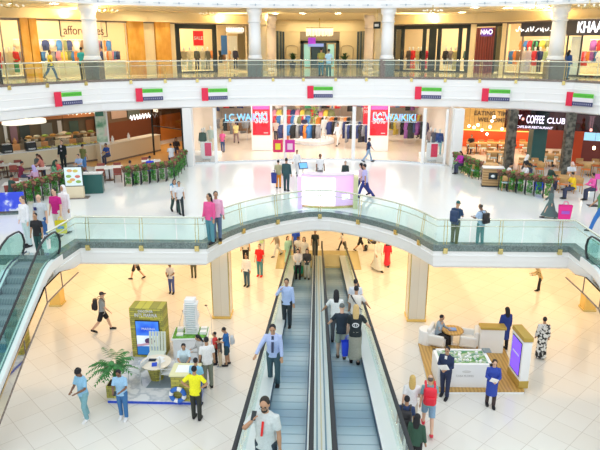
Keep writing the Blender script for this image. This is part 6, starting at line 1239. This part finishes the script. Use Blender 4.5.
P_(364.5, 163, 198, L1, 70, 'walk', 'tee', (0.52, 0.50, 0.85), 'pants', (0.03, 0.05, 0.25), 'man in a lilac blue shirt and navy jeans right of the reception desk')
P_(368, 137, 162, L1, -80, 'walk', 'tee', (0.02, 0.04, 0.12), 'pants', (0.30, 0.42, 0.6), 'man in a navy t-shirt and blue jeans before the clothing shop')
gl = P_(454, 201, 245, L1, -35, 'look', 'tee', (0.02, 0.06, 0.14), 'pants', (0.12, 0.14, 0.05), 'man in a navy t-shirt with a backpack at the right balustrade', hair='cap', hcol=(0.02, 0.12, 0.12))
gr = P_(479, 204, 245, L1, 35, 'look', 'tee', (0.45, 0.62, 0.85), 'pants', (0.06, 0.28, 0.30), 'man in a light blue shirt and teal trousers at the right balustrade', hair='bald', hcol=(0.05, 0.04, 0.03), skin='d')
ab = P_(549, 186, 218, L1, 65, 'walk', 'robe', (0.10, 0.16, 0.16), None, None, 'woman in a long dark green patterned robe carrying a pink bag', hair='hijab', hcol=(0.08, 0.1, 0.1), skin='l')
P_(598, 180, 231, L1, 75, 'walk', 'tee', (0.10, 0.28, 0.12), 'pants', (0.03, 0.16, 0.5), 'person in blue jeans walking in at the right frame edge')
P_(64.5, 140, 170, L1, 180, 'stand', 'jacket', (0.02, 0.02, 0.025), 'pants', (0.02, 0.02, 0.025), 'man in a black suit standing before the glass food case', skin='l')
P_(85, 144, 172, L1, -20, 'stand', 'tee', (0.16, 0.17, 0.05), 'pants', (0.08, 0.22, 0.5), 'man in an olive t-shirt and blue jeans at the food counter')
P_(29, 193, 246, L1, 150, 'stand', 'long', (0.80, 0.82, 0.88), 'pants', (0.55, 0.7, 0.72), 'person in a white shirt with a dark shoulder bag near the escalator', hair='short', hcol=(0.1, 0.08, 0.08), skin='l')
P_(44.5, 194, 244, L1, 178, 'stand', 'tee', (0.55, 0.60, 0.65), 'pants', (0.05, 0.15, 0.4), 'grey haired man in a grey t-shirt with a dark chest pocket', hair='bald', hcol=(0.5, 0.45, 0.4), skin='l')
P_(59.5, 184, 236, L1, 165, 'stand', 'tee', (0.55, 0.01, 0.22), 'pants', (0.75, 0.74, 0.72), 'man in a magenta t-shirt carrying a yellow shopping bag', skin='l')
P_(68, 178, 232, L1, 160, 'stand', 'robe', (0.85, 0.86, 0.90), None, None, 'man in a long white robe and white head cloth', hair='hijab', hcol=(0.86, 0.86, 0.88), skin='m')
P_(40.5, 213, 256, L1, 178, 'stand', 'tee', (0.012, 0.02, 0.02), 'pants', (0.03, 0.10, 0.10), 'man in a black t-shirt at the top of the escalator')
# inside the clothing shop
P_(223, 130, 152, L1, 170, 'stand', 'tee', (0.85, 0.12, 0.35), 'pants', (0.03, 0.08, 0.25), 'shopper in a pink shirt just inside the left half of the clothing shop')
person_at(Vector((xat(236, 46, L1+1), 46, L1+0.012)), 1.7, 20, 'walk', 'tee', (0.85, 0.75, 0.3), 'pants', (0.3, 0.2, 0.2), 'shopper in a pale yellow shirt deeper in the left half of the shop')
person_at(Vector((xat(276, 47, L1+1), 47, L1+0.012)), 1.75, 170, 'stand', 'tee', (0.8, 0.65, 0.6), 'pants', (0.04, 0.04, 0.06), 'shopper in a pale top and dark trousers right of the left red banner')
person_at(Vector((xat(338, 45, L1+1), 45, L1+0.012)), 1.75, 150, 'walk', 'long', WH, 'pants', (0.85, 0.83, 0.82), 'shopper dressed all in white right of the podium tree', skin='m')
person_at(Vector((xat(414, 49, L1+1), 49, L1+0.012)), 1.7, 90, 'walk', 'long', BL, 'pants', BL, 'shopper dressed in black in the right half of the clothing shop')
# upper gallery
P_(52, 49, 79.5, L2, -95, 'walk', 'tee', (0.80, 0.68, 0.08), 'pants', (0.05, 0.14, 0.28), 'man in a mustard t-shirt and jeans walking along the upper gallery', skin='d')
P_(84, 47, 79, L2, 20, 'stand', 'tee', (0.03, 0.42, 0.45), 'pants', BL, 'person in a teal top beside the left white column of the upper gallery')
P_(328.5, 49, 77, L2, 10, 'stand', 'tee', (0.48, 0.72, 0.88), 'pants', (0.03, 0.16, 0.16), 'man in a light blue t-shirt in the middle of the upper gallery')
P_(321, 48, 76, L2, -10, 'stand', 'tee', (0.45, 0.42, 0.10), 'pants', (0.03, 0.2, 0.3), 'person in an olive top beside the light blue t-shirt in the upper gallery')
P_(1, 55, 85, L2, 90, 'stand', 'long', (0.02, 0.13, 0.13), 'pants', BL, 'person in dark teal at the left edge of the upper gallery')
P_(566, 50, 79, L2, -60, 'stand', 'long', (0.03, 0.10, 0.35), 'pants', (0.03, 0.15, 0.3), 'person in blue right of the right white column on the upper gallery', hair='long')
# seated guests
def seated(px, hy, head, top, tc, label, z=L1, **k):
    p = ony(px, hy, 30); r = ray(px, hy); t_ = (z+1.24-CZ)/r[2]; p = Vector((r[0]*t_, r[1]*t_+(1.8 if px == 470 else 0.9 if px in (145, 123, 557, 534, 514) else 0.2), z)); pose = 'sit'
    return person_at(p, 1.7, head, pose, top, tc, 'pants', k.pop('bc', (0.05, 0.06, 0.12)), label, **k)
for a in [(17, 164, -60, 'tee', (0.22, 0.02, 0.06), 'seated man in a maroon t-shirt at the left food court table', {}), (33.5, 156, -100, 'tee', (0.12, 0.15, 0.15), 'seated man in charcoal before the long counter', {}), (40, 157, 100, 'tee', (0.7, 0.25, 0.2), 'seated woman with long auburn hair facing the man in charcoal', dict(hair='long', hcol=(0.12, 0.04, 0.03), skin='l')),
          (33.5, 168, 70, 'long', (0.72, 0.45, 0.68), 'seated woman with a lilac head scarf and pale pink top', dict(hair='hijab', hcol=(0.48, 0.42, 0.78), bc=(0.12, 0.25, 0.6), skin='l')), (50.5, 163, -90, 'long', (0.16, 0.38, 0.22), 'seated woman in a green top with a dark head scarf', dict(hair='hijab', hcol=(0.02, 0.08, 0.05))),
          (57, 162, 100, 'tee', (0.75, 0.12, 0.12), 'seated person in red opposite the woman in green', {}), (78, 156, 170, 'tee', (0.35, 0.5, 0.8), 'seated child in a light blue top behind the lit food board', dict(skin='l')), (106, 145, 160, 'tee', (0.03, 0.10, 0.42), 'seated man in royal blue beside the green poster pillar', {}),
          (123, 166, -20, 'tee', (0.45, 0.28, 0.26), 'seated person in dusty rose at the end of the large white table', {}), (145, 161, 10, 'tee', (0.02, 0.06, 0.75), 'seated child in a vivid blue top near the small white table', {}), (7, 178, -30, 'tee', (0.03, 0.08, 0.07), 'seated person in dark green at the far left before the leafy stands', {}),
          (170, 146, 20, 'tee', (0.82, 0.84, 0.9), 'seated man in white near the orange wall', dict(bc=(0.03, 0.06, 0.15))), (175, 139, -160, 'long', (0.05, 0.04, 0.04), 'seated woman in black by the orange wall', dict(hair='long')),
          (473, 136, 150, 'tee', (0.03, 0.03, 0.035), 'seated person in black at the orange red bench', {}), (470, 158, 120, 'long', (0.55, 0.03, 0.42), 'seated person in magenta behind the short leafy row', dict(hair='long')), (516.5, 136, 90, 'long', (0.04, 0.04, 0.04), 'dark haired seated person right of the carved pillar', dict(hair='long')),
          (514, 168, -100, 'tee', (0.85, 0.85, 0.85), 'seated man in white bending over his table right of the wooden stand', {}), (526.5, 157, -90, 'long', (0.03, 0.03, 0.04), 'seated woman in black with a white head scarf in the coffee shop', dict(hair='hijab', hcol=(0.86, 0.86, 0.86), skin='l')), (534, 168, 100, 'long', (0.85, 0.85, 0.9), 'seated man in a white shirt behind the leafy row', {}),
          (557, 170, -80, 'long', (0.03, 0.06, 0.05), 'seated person in black leaning forward left of the man in yellow', {}), (573, 164, 180, 'tee', (0.72, 0.80, 0.9), 'seated small child in pale blue with a pale hat', dict(hair='cap', hcol=(0.8, 0.6, 0.58), skin='l')), (577, 175, 95, 'tee', (0.90, 0.60, 0.02), 'seated man in a yellow orange t-shirt in the coffee shop', {}),
          (598, 176, 100, 'long', (0.85, 0.12, 0.45), 'seated woman in a bright pink coat at the right frame edge', dict(hair='long'))]:
    seated(a[0], a[1], a[2], a[3], a[4], a[5], **a[6])
# ------------------------------------------------------------------ things carried
def world_pt(root, v): return root.matrix_basis @ Vector(v)
def backpack(root, m, label, big=1.0):
    s = root.scale[0]; t = empty('backpack', root.matrix_basis @ Vector((0, -0.21, 1.05)), root.rotation_euler.z, label, 'backpack', scale=s*big)
    MB().box((0, -0.02, 0.16), (0.32, 0.17, 0.46), bev=0.06).build('body', m, t, True); MB().box((0, -0.12, 0.08), (0.24, 0.08, 0.22), bev=0.03).build('pocket', m, t, True)
    for x in (-0.11, 0.11): MB().tube([(x, 0.06, 0.36), (x, 0.12, 0.44), (x, 0.28, 0.42), (x, 0.36, 0.28)], [(0.025, 0.01)]*4, 6).build('strap', m, t)
    return t
bpy.context.view_layer.update()
BKF = mat('black_nylon', (0.02, 0.02, 0.025), 0.5)
backpack(bp, BKF, 'black backpack on the walking man in the grey t-shirt'); backpack(red, mat('red_nylon', (0.82, 0.02, 0.05), 0.5), 'bright red backpack on the man in the teal t-shirt', 1.1); backpack(nv, BKF, 'black backpack on the man in navy by the right handrail')
backpack(bpw, mat('light_blue_nylon', (0.16, 0.38, 0.6), 0.5), 'light blue backpack on the woman in white'); backpack(gl, mat('navy_nylon', (0.02, 0.05, 0.13), 0.5), 'navy backpack on the man at the right balustrade'); backpack(gr, BKF, 'black backpack on the man in the light blue shirt'); backpack(dad, mat('pale_grey_nylon', (0.55, 0.6, 0.65), 0.5), 'pale grey backpack on the man in the royal blue polo', 0.8)
def bag(loc, w_, h_, m, label, ang=0, d_=0.16, print_=None):
    t = empty('shopping_bag', loc, R(ang), label, 'bag'); b = MB(); a = w_/2; vs = []
    for z, k in ((0, 0.85), (h_, 1.0)): vs += [b.bm.verts.new((x*k, y*k, z)) for x, y in ((-a, -d_/2), (a, -d_/2), (a, d_/2), (-a, d_/2))]
    for f in ((0, 1, 5, 4), (1, 2, 6, 5), (2, 3, 7, 6), (3, 0, 4, 7), (3, 2, 1, 0)): b.bm.faces.new([vs[i] for i in f])
    b.build('body', m, t)
    for y in (-d_/2, d_/2): MB().tube([(-a*0.4, y, h_), (-a*0.25, y*0.5, h_+0.14), (a*0.25, y*0.5, h_+0.14), (a*0.4, y, h_)], 0.01, 5).build('handle', m, t)
    if print_: MB().box((0, -d_/2-0.006, h_*0.5), (w_*0.6, 0.008, h_*0.22)).build('print', print_, t)
    return t
q = onz(347.5, 362, 0); r = ray(348, 352); t_ = (30*SLP+0.3-CZ)/(r[2]+r[1]*SLP); bag((r[0]*t_, r[1]*t_, CZ+r[2]*t_-0.1), 0.4, 0.46, mat('royal_blue_bag', (0.03, 0.08, 0.85), 0.4), 'royal blue bag between the couple on the right walkway', 10)
r = ray(299, 264); t_ = (30*SLP+0.55-CZ)/(r[2]+r[1]*SLP); bag((r[0]*t_, r[1]*t_-0.75, CZ+r[2]*t_-0.2), 0.5, 0.36, mat('green_bag', (0.02, 0.38, 0.22), 0.5), 'green bag held by the woman in the pale top on the left walkway')
p = onz(62, 233, L1+0.3); bag(p, 0.42, 0.5, mat('yellow_bag', (0.92, 0.78, 0.02), 0.45), 'bright yellow shopping bag in the hand of the man in magenta', 5, print_=mat('blue_bag_print', (0.1, 0.35, 0.7), 0.5))
p = onz(564, 219, L1+0.12); bag(p, 0.55, 0.62, mat('hot_pink_bag', (0.85, 0.02, 0.28), 0.45), 'large hot pink bag with violet print carried by the woman in the dark green robe', -5, print_=mat('violet_bag_print', (0.4, 0.1, 0.6), 0.5))
p = onz(47, 250, L1+0.5); bag(p+Vector((0, 0, 0.05)), 0.26, 0.34, WHITE, 'small white bag in the hand of the man in black on the escalator')
p = onz(274, 183, L1+0.3); bag(p, 0.3, 0.55, mat('navy_bag', (0.03, 0.05, 0.3), 0.45), 'navy bag carried by the woman in orange trousers')
p = onz(538, 190, L1+0.1); bag(p, 0.5, 0.42, mat('royal_blue_bag', (0.03, 0.08, 0.85), 0.4), 'blue bag on the floor behind the leafy stands')
p = onz(303, 276, 0.5); bag(p, 0.3, 0.36, mat('tan_bag', (0.62, 0.45, 0.18), 0.5), 'tan bag between the two women on the left walkway')
def phone(root, v, label, ang=0):
    s = root.scale[0]; o = MB().box((0, 0, 0), (0.075, 0.014, 0.15), bev=0.004).build('phone', DARK); o.location = root.matrix_basis @ Vector(v); o.rotation_euler = (R(50), 0, root.rotation_euler.z); o.scale = (s,)*3; tag(o, label, 'phone')
# phones, papers, shirt marks
for o in list(bpy.data.objects):
    lb = o.get('label', '')
    if lb.startswith('man in a light blue t-shirt and blue jeans looking'): phone(o, (0.0, 0.5, 1.19), 'black phone in the hands of the man in light blue t-shirt and blue jeans')
    elif lb.startswith('man in a white t-shirt and blue trousers looking'): phone(o, (0.0, 0.5, 1.19), 'black phone of the man in white under the bridge')
    elif lb.startswith('man in a navy suit'):
        c = MB().box((0, 0, 0), (0.3, 0.012, 0.24)).build('paper_sheets', WHITE); c.location = o.matrix_basis @ Vector((-0.03, 0.36, 1.22)); c.rotation_euler = (R(-25), R(20), o.rotation_euler.z); tag(c, 'white papers held by the man in the navy suit', 'papers'); b = MB(); b.box((0, 0.118, 1.32), (0.07, 0.03, 0.32)); b.build('shirt_front', WHITE, o)
    elif lb.startswith('long haired woman in a royal'):
        c = MB().box((0, 0, 0), (0.24, 0.012, 0.2)).build('paper_sheets', WHITE); c.location = o.matrix_basis @ Vector((0.02, 0.36, 1.18)); c.rotation_euler = (R(-25), R(-15), o.rotation_euler.z); tag(c, 'white papers held by the woman in the royal blue dress', 'papers')
    elif lb.startswith('bearded man'):
        MB().box((0.02, 0.155, 1.27), (0.035, 0.02, 0.26), ry=R(-6)).build('red_stripe', mat('stripe_red', (0.8, 0.02, 0.02), 0.6), o); S_ = skel('ear'); q = S_['armR'][2]+S_['armR'][3]*0.1; phone(o, (q.x+0.04, q.y-0.03, q.z+S_['z']), 'black phone at the ear of the bearded man'); b = MB()
        H = Matrix.Translation((0, 0, skel('ear')['z'])) @ skel('ear')['H']
        for s in (-1, 1): b.tube([H @ Vector((s*0.033+0.024*math.cos(a_*math.pi/5), 0.106, 0.148+0.017*math.sin(a_*math.pi/5))) for a_ in range(11)], 0.003, 5)
        b.box((0, 0.106, 0.15), (0.02, 0.006, 0.006), M=H); b.build('glasses', DARK, o)
    elif lb.startswith('man in a light blue shirt and dark tie'): MB().box((0, 0.185, 1.25), (0.06, 0.02, 0.42), rx=R(12)).build('tie', mat('dark_tie', (0.03, 0.04, 0.1), 0.5), o)
    elif lb.startswith('man in a black suit standing'): MB().box((0, 0.12, 1.3), (0.08, 0.03, 0.34)).build('shirt_front', mat('pale_lilac_shirt', (0.75, 0.7, 0.82), 0.6), o)
    elif lb.startswith('blonde woman in a black'):
        b = MB(); M_ = Matrix.Translation((0, -0.165, 1.26)) @ Matrix.Rotation(R(98), 4, 'X')
        for i in range(16): a0, a1 = i*math.pi/8, (i+1)*math.pi/8; b.tube([M_ @ Vector((0.085*math.cos(a0), 0.065*math.sin(a0), 0)), M_ @ Vector((0.085*math.cos(a1), 0.065*math.sin(a1), 0))], 0.012, 5)
        for s in (-0.028, 0.028): b.tube([M_ @ Vector((s, -0.03, 0)), M_ @ Vector((s, 0.03, 0))], 0.011, 5)
        b.build('shirt_emblem', WP, o)
    elif lb.startswith('man in a white t-shirt with a dark cross'): MB().tube([(-0.17, 0.02, 1.47), (-0.05, -0.16, 1.33), (0.12, -0.15, 1.1), (0.2, 0.0, 0.98)], [(0.03, 0.012)]*4, 6).build('cross_strap', BKF, o)
    elif lb.startswith('grey haired man in a grey'): MB().box((0.09, 0.15, 1.3), (0.1, 0.02, 0.11), bev=0.004).build('chest_pocket', mat('navy_pocket', (0.02, 0.03, 0.15), 0.6), o)
# stroller
p = onz(371, 250, 0); t = empty('stroller', p, R(-100), 'black baby stroller pushed beyond the right walkway', 'stroller')
MB().box((0, 0.05, 0.5), (0.42, 0.5, 0.12), bev=0.04).build('seat', BKF, t); MB().box((0, -0.22, 0.78), (0.42, 0.08, 0.5), bev=0.03, rx=R(18)).build('backrest', BKF, t); MB().ell((0, -0.15, 1.0), (0.24, 0.26, 0.16)).build('hood', BKF, t, True); MB().tube([(-0.2, -0.5, 1.0), (0.2, -0.5, 1.0)], 0.02, 6).build('push_bar', DARK, t)
for s in (-0.22, 0.22): MB().tube([(s, 0.42, 0.12), (s, 0, 0.5), (s*0.95, -0.5, 1.0)], 0.015, 6).build('side_frame', STEEL, t); MB().tube([(s, -0.3, 0.12), (s, 0.05, 0.5)], 0.015, 6).build('side_frame', STEEL, t)
for x in (-0.23, 0.23):
    for y in (-0.3, 0.42): MB().lathe([(0.12, -0.02), (0.12, 0.02)], seg=16, M=Matrix.Translation((x, y, 0.12)) @ Matrix.Rotation(R(90), 4, 'Y')).build('wheel', BLACK, t)
person_at(p+Vector((0.0, 0, 0.24)), 0.95, -100, 'sit', 'tee', (0.9, 0.6, 0.05), 'pants', (0.2, 0.2, 0.3), 'small child in yellow riding in the stroller', skin='l')
# ================================================================== LIGHT AND CAMERA
sc = bpy.context.scene
w = bpy.data.worlds.new('sky'); sc.world = w; w.use_nodes = True
bg = w.node_tree.nodes['Background']; bg.inputs[0].default_value = (0.92, 0.97, 1.0, 1); bg.inputs[1].default_value = 1.05
def area(x, y, z, sx, sy, power, c, rot=(0, 0, 0), spread=180):
    l = bpy.data.lights.new('ceiling_and_added_lamps', 'AREA'); l.shape = 'RECTANGLE'; l.size = sx; l.size_y = sy; l.energy = power; l.color = c; l.spread = R(spread)
    o = bpy.data.objects.new('ceiling_and_added_lamps', l); COL.objects.link(o); o.location = (x, y, z); o.rotation_euler = rot; return o
WARM = (1, 0.66, 0.33); NEUT = (1, 0.93, 0.84)
# under the first floor: warm lamps
for x in (-12, -4, 4.3, 12): area(x, 31, L1-0.9, 5, 16, 330, WARM)
for x in (-10, 10): area(x, 48, L1-0.9, 12, 12, 340, WARM)
# clothing shop
for y in (42, 50): area(0, y, L2-1.9, 14, 5, 430, NEUT)
# food court and cafe
area(-17, 43, L2-1.9, 14, 6, 360, (1, 0.85, 0.62)); area(14, 42, L2-1.9, 8, 5, 290, (1, 0.72, 0.42))
# upper gallery shops: area lamps added to brighten them
for sg, l, w_ in ((SL, 0.28, 7), (SL, 0.68, 7), (SL2, 0.3, 6), (SR, 0.5, 5), (SR2, 0.35, 6), (SR2, 0.78, 6)):
    p = sg.P(sg.L*l, 2.4, 4.0); area(p.x, p.y, L2+4.0, w_, 2.2, 190, (1, 0.88, 0.68), (0, 0, sg.ang))
for sg in (SL, SL2, SR, SR2):  # added ledge with added upward lamps, brightening the gallery ceiling
    p = sg.P(sg.L/2, -0.35, 0); b = MB(); b.box((sg.L/2, -0.32, TOP+0.02), (sg.L, 0.6, 0.05), M=sg.M); TN[0] += 1; struct(b.build('trim_%d' % TN[0], CREAM)); area(p.x, p.y, L2+TOP+0.08, sg.L*0.95, 0.35, 26*sg.L, (1, 0.78, 0.45), (math.pi, 0, -sg.ang))
area((C.A.x+C.B.x)/2, 55, L2+4.1, 6, 3, 160, (1, 0.8, 0.5))
sc.view_settings.view_transform = 'Standard'; sc.view_settings.look = 'None'; sc.view_settings.exposure = 0.36; sc.view_settings.gamma = 1.0
sc.view_settings.use_curve_mapping = False
cam = bpy.data.cameras.new('camera'); co = bpy.data.objects.new('camera', cam); COL.objects.link(co)
cam.sensor_width = 36; cam.lens = F/600*36; cam.clip_end = 300
co.location = (0, 0, CZ); co.rotation_euler = (math.pi/2-PITCH, 0, YAW); sc.camera = co
